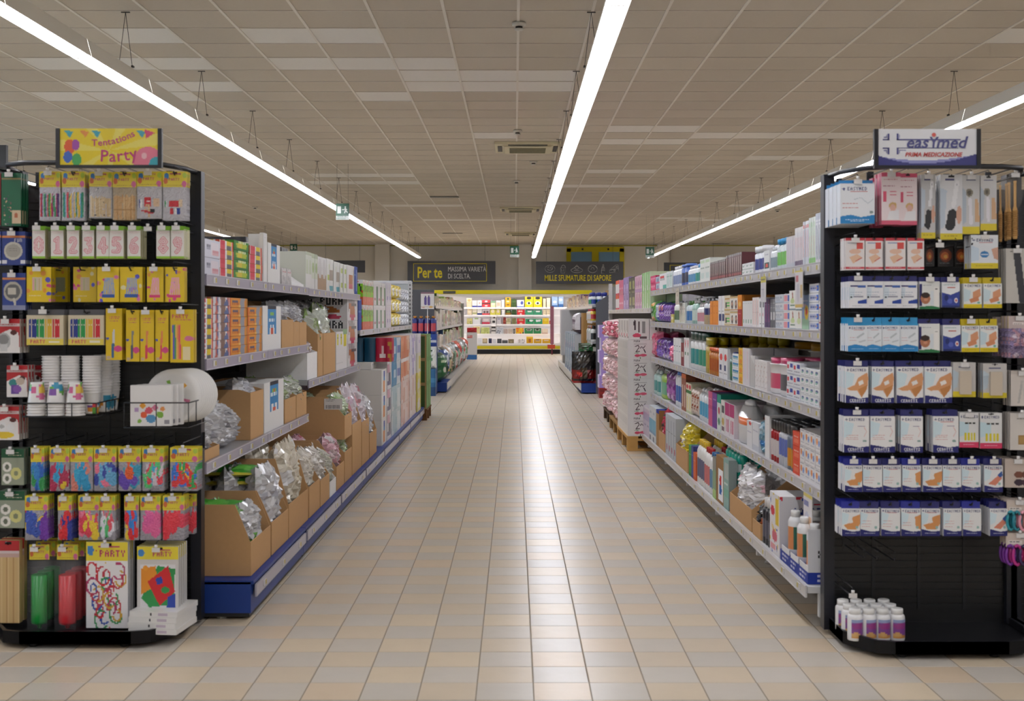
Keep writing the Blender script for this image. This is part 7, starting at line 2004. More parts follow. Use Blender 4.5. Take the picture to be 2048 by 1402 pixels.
for k, (x, c1, c2, lb) in enumerate(((-1.41, '0f4f6e', '12607e', 'dark teal paper roll pack, left of two'), (-1.30, '0f4f6e', '1a6a88', 'dark teal paper roll pack, right of two'), (-1.175, 'c01f44', 'd8b86a', 'crimson paper roll pack with white circle'))):
    sp = W(c1, 'l .55 .2 .9 8ab8d0', 'l .8 .3 .8 c87a8a', 'b .0 .05 ' + c2) if k < 2 else W(c1, 'e .45 .75 .22 .16 e8d8d8', 'e .45 .5 .1 .09 e8c8c8', 'r .25 .3 .75 .34 f0e0e0', 'p c89a3a .8 .1 1 .2 1 .5 .85 .4', 'p c89a3a .85 .6 1 .7 1 .95 .8 .9')
    q = k_rollpack([.1, .1, .145][k], .215, .2, sp, 1 if k < 2 else 2, 2)
    place([('roll_pack', q[0][1])], 'roll_pack', (x, 11.0, .9052), lb, 'paper rolls')
# columns of film packs along the aisle side
def column(y0, y1, zs, specs, lb, x0=BX + .015, d=.4, mat='film', cols=1, soft=False):
    for l, (za, zb_) in enumerate(zip(zs[:-1], zs[1:])):
        w, h = y1 - y0 - .01, zb_ - za - .002
        sp = specs[l % len(specs)]
        if soft:
            q = k_bag(w, h, d * .5, sp, 'film', .12, 80 + l + int(y0 * 10), 12, 12, 8.0)
        else:
            q = k_rollpack(w, h, d, sp, cols, 3)
        place([('roll_pack', q[0][1])], 'roll_pack', (-x0, (y0 + y1) / 2, za), f'{lb}, {["bottom", "second", "third", "fourth", "fifth"][l]} layer', 'paper rolls', lb, rz=rz)
ZS = [.172, .405, .638, .871, 1.1]
DK = W('e8e4e6', 'r .1 .1 .6 .4 d8a0b0', 'r .2 .4 .7 .6 2a2a44', 'l .75 .1 .9 4a4a7a')
column(11.22, 11.6, ZS, [DK], 'white and navy small roll pack')
BLS = W('2f8fbc', 'p d8e0e4 .5 0 1 0 1 1 .5 1', 'r .55 .5 .95 .7 6a7ab8', 'e .3 .5 .1 .05 d8e8f0')
TRB = W('b8d0d4', 's 10 .12 cfe0e4,9ac0c8,dfe8ea 2', 'r .1 .1 .4 .8 a8c8d0')
column(11.62, 12.55, ZS, [TRB, TRB, BLS, BLS], 'blue and pale blue roll pack', soft=False, cols=3)
ORG = W('ecd8cc', 'r .1 .1 .9 .9 e07a3a', 's 10 .1 e89a6a,d8601e,f0c8a8 4', 'b 0 .12 f0e8e4')
TRP = W('e8cfc4', 's 12 .12 f0d8d0,e4b8a8,dfa890,f4e4de 5')
column(12.57, 13.6, ZS, [TRP, TRP, ORG, ORG], 'orange and peach roll pack', cols=3)
LIL = W('e8e4ec', 'k 8a8ac0 .03 .3 .1 .6 .9', 'k b8a8d8 .03 .7 .1 .4 .9', 'b 0 .1 f4f2f4')
column(13.62, 14.5, ZS, [W('e4d4cc', 's 8 .1 f0e4e0,d8b8a8 4'), W('e4d4cc', 's 8 .1 f0e4e0,d8b8a8 7'), LIL, LIL], 'lilac and white roll pack', cols=2)
YLW = W('e8dc6a', 's 8 .12 f0e8a0,d8c020,e8e4d8 3')
column(14.52, 15.05, ZS, [YLW, YLW, W('e8e4d0', 'e .5 .5 .3 .3 e0cc2a'), LIL], 'yellow roll pack', cols=2, x0=BX - .0)
# shelf C products
Tt = 'left far single shelf'
STK = W('8fd01e', 'b 0 .18 eceae4', 'b .68 1 e8643a', 'k 222 .04 .2 .2 .3 .45', 'k 222 .04 .5 .2 .6 .45', 'k 222 .04 .8 .2 .9 .45', 's 6 .06 e8502a,f0a08a 3')
row(-1, 1.19, LX, [
    (720, 727, 597, 1, 1, 2, .25, B, (W('163f96', 'l .4 .1 .9 6a8ac8'), '1a459c', None, W('1a459c', 'l .4 .1 .9 6a8ac8'), 14), 'dark blue paper carton', 'carton', 'paper_carton'),
    (729, 750, 559, 3, 2, 2, .15, B, (STK, 'b8d84a', 'eceae4', STK, 18, 'film'), 'lime green and orange napkin pack', 'napkins', 'napkin_pack'),
    (751, 774, 562, 3, 2, 2, .15, B, (W('e8e4e2', 'r .6 .2 .95 1 2a7a3a', 'e .3 .75 .2 .1 c87a8a', 'b 0 .15 f0eeec'), 'dcd8d6', None, W('e8e4e2', 'r .3 .3 .6 1 2a7a3a'), 16, 'film'), 'white and dark green napkin pack', 'napkins', 'napkin_pack'),
    (775, 785, 564, 2, 2, 2, .15, B, (W('e4e0e8', 'k a89ac8 .05 .3 .1 .6 .9', 'e .6 .7 .2 .1 8a7ab8'), 'd8d4dc', None, None, 14, 'film'), 'white and lilac napkin pack', 'napkins', 'napkin_pack'),
    (786, 805, 566, 3, 3, 2, .15, G, dict(spec=W('ecd85a', 'r .2 .4 .8 .9 ece8dc', 'e .5 .6 .2 .15 c8c0a8', 'b 0 .25 e8cc2a'), crk=.05, seed=91), 'yellow and white film pack', 'paper pack', 'napkin_pack'),
    (806, 820, 575, 3, 3, 2, .15, G, dict(spec=W('d4d8de', 'k 5a6a8a .05 .3 .1 .3 .9', 'k 6a7a9a .05 .7 .1 .7 .9', 'e .5 .5 .2 .2 b8c0d0'), crk=.05, seed=92), 'blue-grey and white film pack', 'paper pack', 'napkin_pack'),
], Tt)

# ================================================================== PALLETS AND FLOOR STACKS
WD = 'b98f54'
def pallet(x, y, w, d, lb, col=WD, rz=0):
    r = empty('wooden_pallet', (x, y, 0), lb, 'pallet')
    q0 = MB()
    for k in range(3):
        z = (-.5 + k * .5) * (d - .1)
        q = MB(); q.box(-w / 2, w / 2, z - .05, z + .05, 0, .022, col); q.obj('bottom_board', 'wood', r)
        for j in range(3):
            xx = (-.5 + j * .5) * (w - .1)
            q = MB(); q.box(xx - .05, xx + .05, z - .05, z + .05, .022, .1, col); q.obj('block', 'wood', r)
        q = MB(); q.box(-w / 2, w / 2, z - .05, z + .05, .1, .122, col); q.obj('stringer', 'wood', r)
    for k in range(5):
        xx = (-.5 + k * .25) * (w - .1)
        q = MB(); q.box(xx - .055, xx + .055, -d / 2, d / 2, .122, .144, col); q.obj('top_board', 'wood', r)
    return r
# left: green box stack
pallet(-1.1 - .4, 15.75, .8, .8, 'dark wooden pallet under the green boxes, end of left row', '6a4a2a')
GBX = W('3f5a26', 'b 0 .04 a88a5a', 'b .94 1 a88a5a', 'r .96 0 1 1 a88a5a', 'l .3 .2 .7 6a8a4a')
gbp = [('green_box', k_box(.4, .31, .38, GBX, '4f7a36', '5a8a3a', W('5f8f48', 'b 0 .04 b8a070', 'r .4 .1 .7 .9 8ab070'), 20)[0][1])]
for l in range(3):
    for c_ in range(2):
        for r_ in range(2):
            place(gbp, 'green_box', (-1.305 - c_ * .405, 15.37 + r_ * .39, .145 + l * .3105), f'dark green carton on the left pallet, {["bottom", "middle", "top"][l]} layer, {["aisle", "inner"][c_]} {["front", "back"][r_]}', 'carton', 'green cartons')
# right: Pura rolls
pallet(1.5, 12.52, .8, 1.2, 'light wooden pallet under the white flower-print rolls', WD)
PUR = W('ece8e4', 't .08 .04 PURA 55504e', 'r .05 .2 .95 .22 8a8684', 'k 5a4a4a .03 .15 .35 .35 .28 .42 .4 .2 .62 .45 .6', 'k 4a3a44 .025 .5 .45 .6 .35 .7 .45 .85 .3', 'k 3a2a38 .04 .75 .5 .85 .65', 'e .3 .82 .2 .07 e0506e', 'e .7 .8 .25 .07 e0607a', 'k 5a9a5a .02 .1 .7 .4 .68', 'k 6a8a5a .02 .5 .9 .5 .98')
PUS = W('e9e6e2', *[f'r .{k}5 .12 .{k}8 .45 a8a6a2' for k in (0, 1, 2, 4, 5, 6, 8)], 'r .3 .6 .4 .62 ccc', 'r .7 .62 .9 .64 ccc', 'b .95 1 f4f2ee')
pup = MB()
w_, h_, d_ = .2, .187, .294
pup.box(-w_ / 2, w_ / 2, 0, d_, 0, h_, 'efece8')
pup.raster(spec_img(w_ * .7, h_, PUR, 36), (-w_ / 2 + w_ * .25, -.0007, h_), (w_ * .7, 0, 0), (0, 0, -h_))
pup.raster(spec_img(d_, h_, PUS, 30), (-w_ / 2 - .0007, d_, h_), (0, -d_, 0), (0, 0, -h_))
pup = [('roll_pack', pup.mesh('roll_pack', 'film'))]
for l in range(5):
    for r_ in range(4):
        for c_ in range(4 if r_ == 0 else 1):
            place(pup, 'roll_pack', (1.205 + c_ * .2, 11.93 + r_ * .296, .1445 + l * .188), f'white flower-print roll pack on pallet, {["bottom", "second", "third", "fourth", "fifth"][l]} layer, {ORD[r_]} deep, {ORD[c_]} across', 'paper rolls', 'flower-print packs')
PUT = W('ece8e4', 'k 4a3a40 .05 .3 .1 .3 .5', 'k 6a5a5a .05 .5 .15 .5 .6', 'e .4 .8 .2 .1 e0506e', 'r .65 .1 .8 .7 9a9694', 'r .55 .85 .9 .95 6a5a5a')
ptp = [('roll_pack', k_box(.2, .2, .294, PUT, 'ece8e4', None, PUT, 26, 'film')[0][1])]
for r_ in range(4):
    for c_ in range(2):
        place(ptp, 'roll_pack', (1.215 + c_ * .205, 11.96 + r_ * .296, 1.0855), f'white flower-print roll pack turned sideways on top, {ORD[r_]} deep, {ORD[c_]} across', 'paper rolls', 'top flower-print packs')
# pink stack behind
pallet(1.52, 13.85, .8, 1.2, 'darker wooden pallet under the pink rolls, nearer', '9a7848')
pallet(1.55, 15.2, .8, 1.2, 'dark wooden pallet under the pink rolls, further', '5a4838')
PKP = W('eecdd0', 's 7 .16 f3dcdd,ebbfc4,f0d2d4 3', 'r .4 .1 .5 .9 e6a8b2', 'b 0 .08 f6ecec')
for l in range(5):
    for r_ in range(6):
        q = k_bag(.4, .225, .36, PKP if l < 4 else W('d86a80', 'r .4 .1 .6 .9 f4e4e4', 'b 0 .08 f0d8d8'), 'film', .08, 100 + l * 7 + r_, 10, 10, 9.0)
        place([('roll_pack', q[0][1])], 'roll_pack', (1.14 + .005 * ((l + r_) % 3), 13.46 + r_ * .41 - (.0 if r_ < 3 else -.12), .1445 + l * .2255), f'pink film-wrapped roll pack, {["bottom", "second", "third", "fourth", "top"][l]} layer, {ORD[r_]} deep', 'paper rolls', 'pink roll packs', rz=-rz)
# right second stretch, single shelf
Tt = 'right far single shelf'
row(1, 1.39, RX, [
    (1229, 1236, 560, 2, 2, 2, .16, B, (W('e8e2de', 'b 0 .25 e85a2a', 'b .45 .55 e04a2a', 'b .9 1 d83a4a'), 'dcd4d0', None, None, 12), 'white and orange-red carton', 'carton', 'pad_box'),
    (1236, 1244, 559, 2, 2, 2, .16, B, (W('e8588a', 'l .5 .1 .9 f4b0c8', 'b .8 1 e06a8a'), 'd84a7a', None, None, 12, 'film'), 'pink pack', 'pack', 'pad_pack'),
    (1244, 1255, 553, 2, 2, 2, .16, B, (W('a486c8', 'e .4 .6 .3 .2 c8b0e0', 'e .5 .3 .2 .1 6a5a9a', 'b 0 .06 e0d8ec'), '9a7cc0', None, None, 14, 'film'), 'purple pack', 'pack', 'pad_pack'),
    (1255, 1267, 552, 2, 2, 2, .16, B, (W('26241e', 'e .35 .5 .12 .25 c8c86a', 'e .65 .5 .12 .25 b8b85a', 's 8 .05 e0e0b0,5a5a3a 2'), '22201a', 'e8e4e0', None, 16, 'film'), 'black and yellow pack', 'pack', 'pad_pack'),
    (1267, 1281, 549, 3, 2, 2, .16, B, (W('e4b8cc', 'e .4 .5 .2 .2 b87ab0', 'b .8 1 c890c8', 'r .7 .1 .9 .6 c8507a'), 'd8a8c0', None, None, 14, 'film'), 'pink and lilac pack', 'pack', 'pad_pack'),
    (1281, 1297, 542, 2, 2, 2, .16, B, (W('e2eedc', 'p 6ac03a .1 0 .4 0 .3 1 .1 1', 'p 7ac84a .6 0 .9 0 .8 1 .6 1', 'b .0 .05 f0f4ec'), 'c8e0b8', None, None, 14, 'film'), 'white and lime green pack', 'pack', 'pad_pack'),
], Tt)
# lilac boxes on a red crate
q = MB(); q.box(-.2, .2, 0, .4, 0, .16, '9a1f1c'); q.box(-.19, .19, -.004, 0, .02, .06, '7a1614'); q.box(-.19, .19, -.004, 0, .1, .14, '7a1614')
q.obj('red_crate', 'gloss', None, (1.55, 19.5, 0), label='red plastic crate under the lilac boxes, far right', category='crate')
lb_ = [('lilac_box', k_box(.38, .2, .38, W('a68ad0', 'r .2 .1 .45 .9 efe8f4', 'l .3 .2 .4 6a5a9a', 'e .7 .5 .15 .2 c8b4e4'), '9a80c8', 'c8b8e0', W('e4dcee', 'r .2 .1 .5 .9 a68ad0'), 20)[0][1])]
for l in range(5):
    place(lb_, 'lilac_box', (1.55 + (.02 if l % 2 else -.01), 19.51, .1605 + l * .2), f'lilac and white carton on the red crate, {["bottom", "second", "third", "fourth", "top"][l]}', 'carton', 'lilac cartons')

# ================================================================== CHILLED GOODS
def fz(z):
    return 920 + z * .10345
def fyz(z):
    return 570 + z * .10345
FSH = [(1.575, FY + .31), (1.313, FY + .31), (1.0, FY + .31), (.674, FY + .31), (.336, FY + .06)]
CRM, CRB = 'e8d8b4', 'd8c090'
FR = [
    [(125, 230, 255, W('e8d4b0', 'b .5 .55 c8a878', 'e .5 .25 .3 .15 d8a870'), 'cream cheese pack'), (235, 330, 300, W('e8e4e0', 'b .78 1 26349a', 'l .4 .2 .8 a88'), 'white and blue tray'), (332, 425, 298, W('e6e2de', 'b .78 1 26349a', 'e .5 .4 .2 .15 c8a8a0'), 'white and blue tray'),
     (427, 585, 290, W('e0404a', 'b .4 .55 4a3a3a', 'e .5 .2 .2 .1 f4e0e0', 'e .5 .8 .2 .12 f4d8d8'), 'red display tray'), (592, 688, 310, W('dce0a8', 'b 0 .3 7aa080', 'e .5 .5 .3 .2 f0ead0'), 'pale green pack'), (692, 795, 305, W('e4d8cc', 'b 0 .1 f0e8e0', 'r .2 .3 .8 .8 d8b8a0'), 'cream and pink pack'),
     (800, 860, 285, W('f0eeec', 'l .2 .1 .9 aaa', 'l .4 .1 .9 aaa', 'l .6 .1 .9 aaa', 'l .8 .1 .9 aaa'), 'white carton pile'), (872, 985, 238, W('e8a81e', 'e .5 .15 .25 .1 3a5a2a', 'r .25 .35 .75 .5 e8d8b0', 'r .25 .7 .75 .8 3a3a1e'), 'yellow crate of green packs'), (990, 1088, 272, W('3f5a2a', 'r .45 0 .55 1 2a401c', 'b .32 .36 6a8a4a', 'b .65 .69 6a8a4a'), 'dark green pack pile'),
     (1100, 1240, 290, W('eceef2', 'r .05 .1 .45 .7 e4e4ee', 'e .7 .4 .2 .25 4a5aa8', 'b .85 1 5a7ac8'), 'white and blue pack'), (1252, 1415, 222, W('ecd01e', 'e .5 .15 .28 .13 2a2a22', 'e .5 .62 .3 .15 e8e8e0', 'e .5 .62 .15 .1 26261e'), 'yellow tray with cut-outs'), (1417, 1588, 222, W('ecd01e', 'e .5 .15 .28 .13 2a2a22', 'e .5 .62 .3 .15 e8e8e0', 'e .5 .62 .15 .1 26261e'), 'yellow tray with cut-outs'),
     (1602, 1660, 262, W('ecdcb8', 'l .2 .1 .9 b89a6a', 'l .5 .1 .9 b89a6a', 'l .8 .1 .9 b89a6a'), 'cream cheese pile'), (1672, 1745, 250, W('ece0c4', 'l .2 .1 .9 a88a5a', 'l .5 .1 .9 a88a5a', 'l .8 .1 .9 a88a5a'), 'cream cheese pile'), (1775, 1890, 225, W('9ab8e4', 'e .5 .5 .3 .12 e8f0f8', 'b .8 1 3a6aa8'), 'light blue pack'), (1900, 2000, 225, W('9ab8e4', 'e .5 .3 .3 .12 e8f0f8', 'b .7 1 3a6aa8'), 'light blue pack')],
    [(140, 232, 455, W('e8d4b0', 'e .5 .5 .3 .2 f0e4c8'), 'cream cheese pack'), (240, 330, 462, W('e8e0c8', 'b .6 .8 a8b06a', 'l .3 .2 .8 a86a5a'), 'cream and green tray'), (332, 425, 462, W('ece8e4', 'b .7 1 26347a', 'l .35 .2 .8 333'), 'white and navy tray'), (427, 575, 465, W('c8c0c4', 'e .3 .5 .15 .2 5a4a4a', 'e .7 .5 .15 .2 6a4a4a', 'b .75 1 d8323c'), 'grey tray with red front'),
     (580, 688, 468, W('d8cc5a', 'e .5 .35 .3 .3 e8dcc0', 'b .75 1 d8d04a'), 'yellow-green tray'), (690, 782, 468, W('d8cc5a', 'e .5 .35 .3 .3 e8d8c0', 'b .75 1 d8d04a'), 'yellow-green tray'), (805, 868, 475, W('efeeec', 'l .3 .2 .8 7a9', 'l .7 .2 .8 7a9'), 'white carton pile'), (876, 990, 482, W('2f3f22', 'e .5 .35 .3 .15 6a8a4a', 'b .6 .75 c88a1e', 'b .9 1 e0a020'), 'orange and green crate'),
     (1000, 1090, 480, W('2f4a24', 'r .45 0 .55 1 1f3016', 'b .5 .54 5a7a3a'), 'dark green pack pile'), (1102, 1250, 478, W('d8262e', 'e .3 .3 .15 .15 e8c8b8', 'e .6 .3 .15 .15 e8c8b8', 'e .5 .8 .15 .12 f4e0e0'), 'red carton'), (1268, 1425, 478, W('3f9a72', 'p e8e8e4 .2 .2 .8 .2 .7 .5 .3 .5', 'b 0 .12 2a2a2e'), 'green tray with dark top'), (1428, 1585, 478, W('3f9a72', 'p e8e8e4 .2 .2 .8 .2 .7 .5 .3 .5', 'b 0 .12 2a2a2e'), 'green tray with dark top'),
     (1602, 1665, 470, W('ecdcb8', 'b .3 .35 8a6a3a', 'b .65 .7 8a6a3a'), 'cream cheese pile'), (1670, 1740, 470, W('ecdcb8', 'b .3 .35 8a6a3a', 'b .65 .7 8a6a3a'), 'cream cheese pile')],
    [(130, 238, 645, W('d8d08a', 's 8 .12 e8e0b0,8aa05a,c8b87a 3'), 'yellow-green salad pack'), (246, 390, 632, W('eef0f2', 'e .5 .15 .3 .12 a8c87a'), 'white box with green tops'), (418, 578, 640, W('c8bcc0', 'e .5 .3 .35 .2 e0d8d8', 'b .65 1 d03a54', 'r 0 0 .05 1 4a2a2a'), 'grey tray with crimson front'), (605, 698, 610, W('e8e4e0', 'e .6 .15 .25 .1 4a3a2a', 'r .2 .55 .8 .85 2a2a2c'), 'white and black carton'),
     (715, 790, 635, W('d8d4d8', 'e .5 .2 .3 .1 8a8aa8', 'l .7 .1 .9 aaa'), 'pale grey pack'), (832, 890, 625, W('8a2f26', 'b .5 .6 c86a4a'), 'dark red pack pile'), (892, 985, 640, W('cfc4a0', 'b .5 .6 8a8a5a', 'e .5 .3 .3 .15 a8a070'), 'beige pack pile'), (1000, 1090, 640, W('8a8a5a', 'b .3 .36 5a5a34', 'b .65 .7 5a5a34', 'r .45 0 .55 1 6a4a34'), 'olive pack pile'), (1102, 1255, 645, W('d8262e', 'e .5 .3 .3 .2 c89a7a', 'e .5 .85 .2 .12 f0c8b8'), 'red carton with photo'),
     (1268, 1425, 655, W('2f9a64', 'e .35 .35 .12 .25 3a4a4a', 'e .65 .3 .2 .2 eceff2', 'p eceff2 .5 .2 1 .2 .8 .55 .6 .5'), 'green and white tray'), (1428, 1590, 655, W('2f9a64', 'e .35 .35 .12 .25 eceff2', 'e .65 .3 .2 .2 eceff2', 'p eceff2 .3 .2 .9 .2 .7 .55 .4 .5'), 'green and white tray'), (1595, 1720, 640, W('ecc81e', 'e .5 .4 .25 .2 f0d85a', 'b .5 .54 c8a010'), 'yellow carton'), (1730, 1765, 690, W('d8302e', 'e .5 .5 .3 .2 f0c0b0'), 'small red carton')],
    [(245, 385, 805, W('e8d8a0', 's 8 .12 f4ecd0,d8b86a 4'), 'pale yellow pack'), (402, 570, 825, W('c4cc7a', 'b .4 .44 a8b05a', 'r .45 0 .48 1 a8b05a', 's 6 .1 dce0a0,b0b868 3'), 'pale green carton'), (605, 692, 785, W('e0dcd8', 'b .1 .3 2a2826', 'b .55 .7 2a2826'), 'black and white pack pile'), (706, 830, 820, W('c8ccd4', 's 8 .12 6a6a6a,e8e8ea,4a4a5a 3'), 'grey and white carton'), (846, 925, 850, W('b8a8a0', 's 6 .12 e0b8a8,8a8078 2'), 'pinkish pack'), (928, 1015, 850, W('c8b8a8', 's 6 .12 e0c8b8,a89078 5'), 'beige pack'),
     (1028, 1066, 850, W('3a3634', 'b .3 .4 c8c0b8', 'b .6 .7 c8c0b8'), 'dark carton pile'), (1076, 1235, 830, W('ecb81e', 'b 0 .2 f08a3a', 's 6 .12 e8601e,f4dc60 3', 'p 3a3a2a .8 .7 1 .7 1 1 .85 1'), 'yellow and orange carton'), (1246, 1415, 835, W('2f8a54', 'p e8eae8 .2 .15 .85 .15 .75 .45 .3 .5', 'e .5 .3 .25 .12 2a2a28', 'b 0 .1 1c1c1c'), 'green and black tray'), (1420, 1570, 835, W('2f8a54', 'p e8eae8 .2 .15 .85 .15 .75 .45 .3 .5', 'e .5 .3 .25 .12 2a2a28', 'b 0 .1 1c1c1c'), 'green and black tray'), (1580, 1700, 850, W('e4d0b8', 'e .3 .4 .2 .3 f0e0cc', 'e .7 .4 .2 .3 f0e0cc', 'b .85 1 c89a8a'), 'cream and pink tray')],
    [(340, 420, 1020, W('eceef2', 'l .5 .2 .8 d8b8a8'), 'white carton'), (432, 530, 1035, W('c8b088', 'e .5 .4 .35 .3 e0d0a8', 'b .8 1 6a5a44'), 'beige pack'), (550, 615, 1035, W('26284a', 's 5 .15 4a4a7a,6a6a8a 2'), 'navy carton'), (625, 695, 1040, W('e0e0e6'), 'plain white carton'), (716, 805, 1040, W('4a4c52', 'b .4 .44 6a6c72'), 'dark grey crate'), (810, 925, 1065, W('5a5c60', 'b 0 .15 8a8c90'), 'grey crate'), (930, 1045, 1048, W('8a7c60', 'r .3 .4 .7 .7 a89a78'), 'brown-grey crate'), (1116, 1258, 1050, W('e4e0de', 's 8 .1 b8a8a0,8a8a90 3'), 'white and grey carton'),
     (1282, 1415, 1000, W('ecb41e', 'r .3 .3 .7 .8 c8741e', 'b 0 .15 f0c83a'), 'yellow egg carton'), (1425, 1580, 1045, W('e4b01e', 'r .25 .1 .75 .35 8a5a2a', 'e .5 .35 .3 .1 e8d8b8'), 'yellow open crate'), (1590, 1750, 1045, W('e4b01e', 'r .2 .1 .8 .3 d8a86a', 'e .5 .3 .3 .1 e8d8c0'), 'yellow open crate')],
]
SHN = ['top shelf', 'second shelf', 'third shelf', 'fourth shelf', 'bottom deck']
for si, rowi in enumerate(FR):
    Z, yy = FSH[si]
    seen = {}
    for (a, b, t, sp, lb) in rowi:
        xa, xb = P(fz(a), 0, yy).x, P(fz(b), 0, yy).x
        h = P(0, fyz(t), yy).z - Z
        h = max(.05, min(h, [.37, .21, .26, .27, .3][si]))
        q = k_box(xb - xa - .01, h, .3, sp, lin(sp.split(';')[0].split()[1]), None, None, 22)
        seen[lb] = seen.get(lb, 0) + 1
        n_same = sum(1 for r_ in rowi if r_[4] == lb)
        pos = '' if n_same == 1 else ', ' + ['left', 'right'][seen[lb] - 1] + ' one'
        place([('chilled_pack', q[0][1])], 'chilled_pack', ((xa + xb) / 2, yy, Z + .001), f'{lb}{pos}, chilled cabinet {SHN[si]}', 'chilled food', 'chilled goods, ' + SHN[si])
# maroon flag-like post in front of the cabinet
q = MB()
p0 = P(1104, 707, 40.6)
q.box(-.02, .02, -.02, .02, 0, 1.6, '7a2a3c')
q.box(-.06, .06, -.03, -.02, .35, 1.6, '8a3a50')
for k in range(3):
    q.box(-.05 + k * .04, -.035 + k * .04, -.031, -.03, .36, 1.58, 'b88a98')
q.box(-.15, .1, -.05, .05, .2, .33, 'c84a2a')
q.obj('maroon_post', 'card', None, (p0.x, 40.6, 0), label='maroon fabric strip post at the right of the chilled cabinet', category='post')
# white display stack in front of the cabinet
b0 = empty('display_stack', (P(943.5, 0, 36.2).x, 36.2, 0), 'white display stand with red sachets, left before the chilled cabinet', 'display stand')
q = MB(); q.box(-.15, .15, 0, .3, 0, .14, '2a6aa8'); q.obj('base', 'gloss', b0)
q = MB(); q.box(-.15, .15, 0, .3, .14, .46, 'd4d0cc'); q.obj('lower_carton', 'card', b0)
q = MB(); q.box(-.15, .15, 0, .3, .462, .8, 'd4d0cc'); q.raster(spec_img(.3, .34, 'bg d4d0cc; r .05 .25 .55 .5 c83a34; t .09 .3 VILLA f0e8e4', 34), (-.15, -.001, .8), (.3, 0, 0), (0, 0, -.338)); q.obj('upper_carton', 'card', b0)
for k in range(3):
    q = MB(); q.pillow(.28, .14, .09, None, 8, 6, .2, k, 'b81f28'); o = q.obj('sachet', 'film', b0); o.location = (0, .06 + k * .08, .8)

# ================================================================== FAR LEFT ROW GOODS
PAL = ['5a8a3a', '8aa84a', 'c8c0b0', '3a5a2a', 'a83a3a', '6a6a6a', 'd8d4cc', '4a6a9a', '8a5a3a', '2a3a2a', 'b8a88a', '9ab86a', 'e0dcd4', '6a4a5a']
rr = random.Random(77)
def NUMS(i):
    return ORD[i] if i < 20 else 'twenty-' + ORD[i - 20]
def far_fill(s, Xf, Z, y0, y1, hmin, hmax, pal, lb, cat, nm, wmin=.16, wmax=.3, kind='box', group=None):
    y = y0
    i = 0
    while y < y1 - .1:
        w = rr.uniform(wmin, wmax)
        h = rr.uniform(hmin, hmax)
        c1, c2, c3 = rr.choice(pal), rr.choice(pal), rr.choice(pal)
        sp = W(c1, f'b 0 {rr.uniform(.1, .3):.2f} {c2}', f'e .5 {rr.uniform(.4, .7):.2f} .35 .15 {c3}', 'l .85 .2 .8 ddd')
        if kind == 'bag':
            q = k_bag(w, h, .22, sp, 'film', .08, rr.randint(1, 999), 8, 10, 6)
        else:
            q = k_box(w - .01, h, .22, sp, lin(c1), None, W(c1, f'b .3 .6 {c2}'), 12, 'gloss')
        for r_ in range(2):
            place([(nm, q[0][1])], nm, (s * (Xf + .02 + r_ * .23), y + w / 2, Z + .001), f'{lb}, {NUMS(i)} along{["", ", behind"][r_]}', cat, group or lb, rz=-s * math.pi / 2)
        y += w + .01
        i += 1
y2l = 20.82; e2l = 20.8 + 8 * MODL - .1
far_fill(-1, 1.34, 1.48, y2l, e2l, .14, .22, PAL, 'pet food pack on the far left row top shelf', 'pet food', 'pet_food_pack', .35, .6)
far_fill(-1, 1.34, 1.10, y2l, e2l, .24, .33, PAL + ['a83a3a', 'e0dcd8'], 'pet food carton on the far left row middle shelf', 'pet food', 'pet_food_carton', .35, .6)
far_fill(-1, 1.34, .70, y2l, e2l, .24, .34, PAL + ['6ac03a'], 'pet food carton on the far left row lower shelf', 'pet food', 'pet_food_carton', .35, .6)
BG = [(W('1f4a2a', 'p 2a6a3a .1 0 .6 .1 .5 1 0 1', 'e .4 .6 .2 .1 d8d4c0', 'l .3 .2 .6 b8c8a0'), 'dark green pet food sack'), (W('2a4a8a', 'p e8e8e8 .6 0 .8 0 .5 .6 .4 .6', 'e .6 .7 .2 .1 c8a86a', 'b 0 .1 1a2a2a'), 'blue and white pet food sack'), (W('3a4a2a', 'e .5 .5 .3 .2 c8b88a', 'b .7 .9 2a6a3a'), 'olive pet food sack'),
      (W('b8926a', 'p e8e4e0 .3 0 .7 0 .5 .5 .3 .6', 'e .6 .7 .2 .1 6a4a34'), 'tan pet food sack'), (W('c8322e', 'b 0 .25 e8502a', 'e .5 .6 .3 .15 e8d8d0'), 'red pet food sack'), (W('6a6a6a', 'e .5 .5 .3 .2 b8c8b8', 'b .8 1 4a7a4a'), 'grey pet food sack'), (W('c8ccc8', 'e .5 .4 .3 .2 8ab08a', 'b .8 1 8aa89a'), 'pale pet food sack')]
for k in range(16):
    sp, lb = BG[k % 4] if k < 5 else BG[4 + (k % 3)]
    q = k_bag(.55, .5 + .08 * (k % 2), .3, sp, 'film', .06, 200 + k, 9, 12, 5)
    place([('pet_food_sack', q[0][1])], 'pet_food_sack', (-1.18, 21.15 + k * .63, .172), f'{lb} on the far left base, {ORD[k]} from near', 'pet food', 'pet food sacks far left', rz=math.pi / 2 - .15)
q = k_bag(.9, .18, .4, W('e0481e', 'e .5 .5 .3 .3 e8e0d8', 'b 0 .2 d83a14'), 'film', .06, 301, 12, 8, 5)
place([('pet_food_sack', q[0][1])], 'pet_food_sack', (-1.3, 23.1, .775), 'orange sack lying on the pet food sacks, far left', 'pet food', rz=math.pi / 2) if False else None
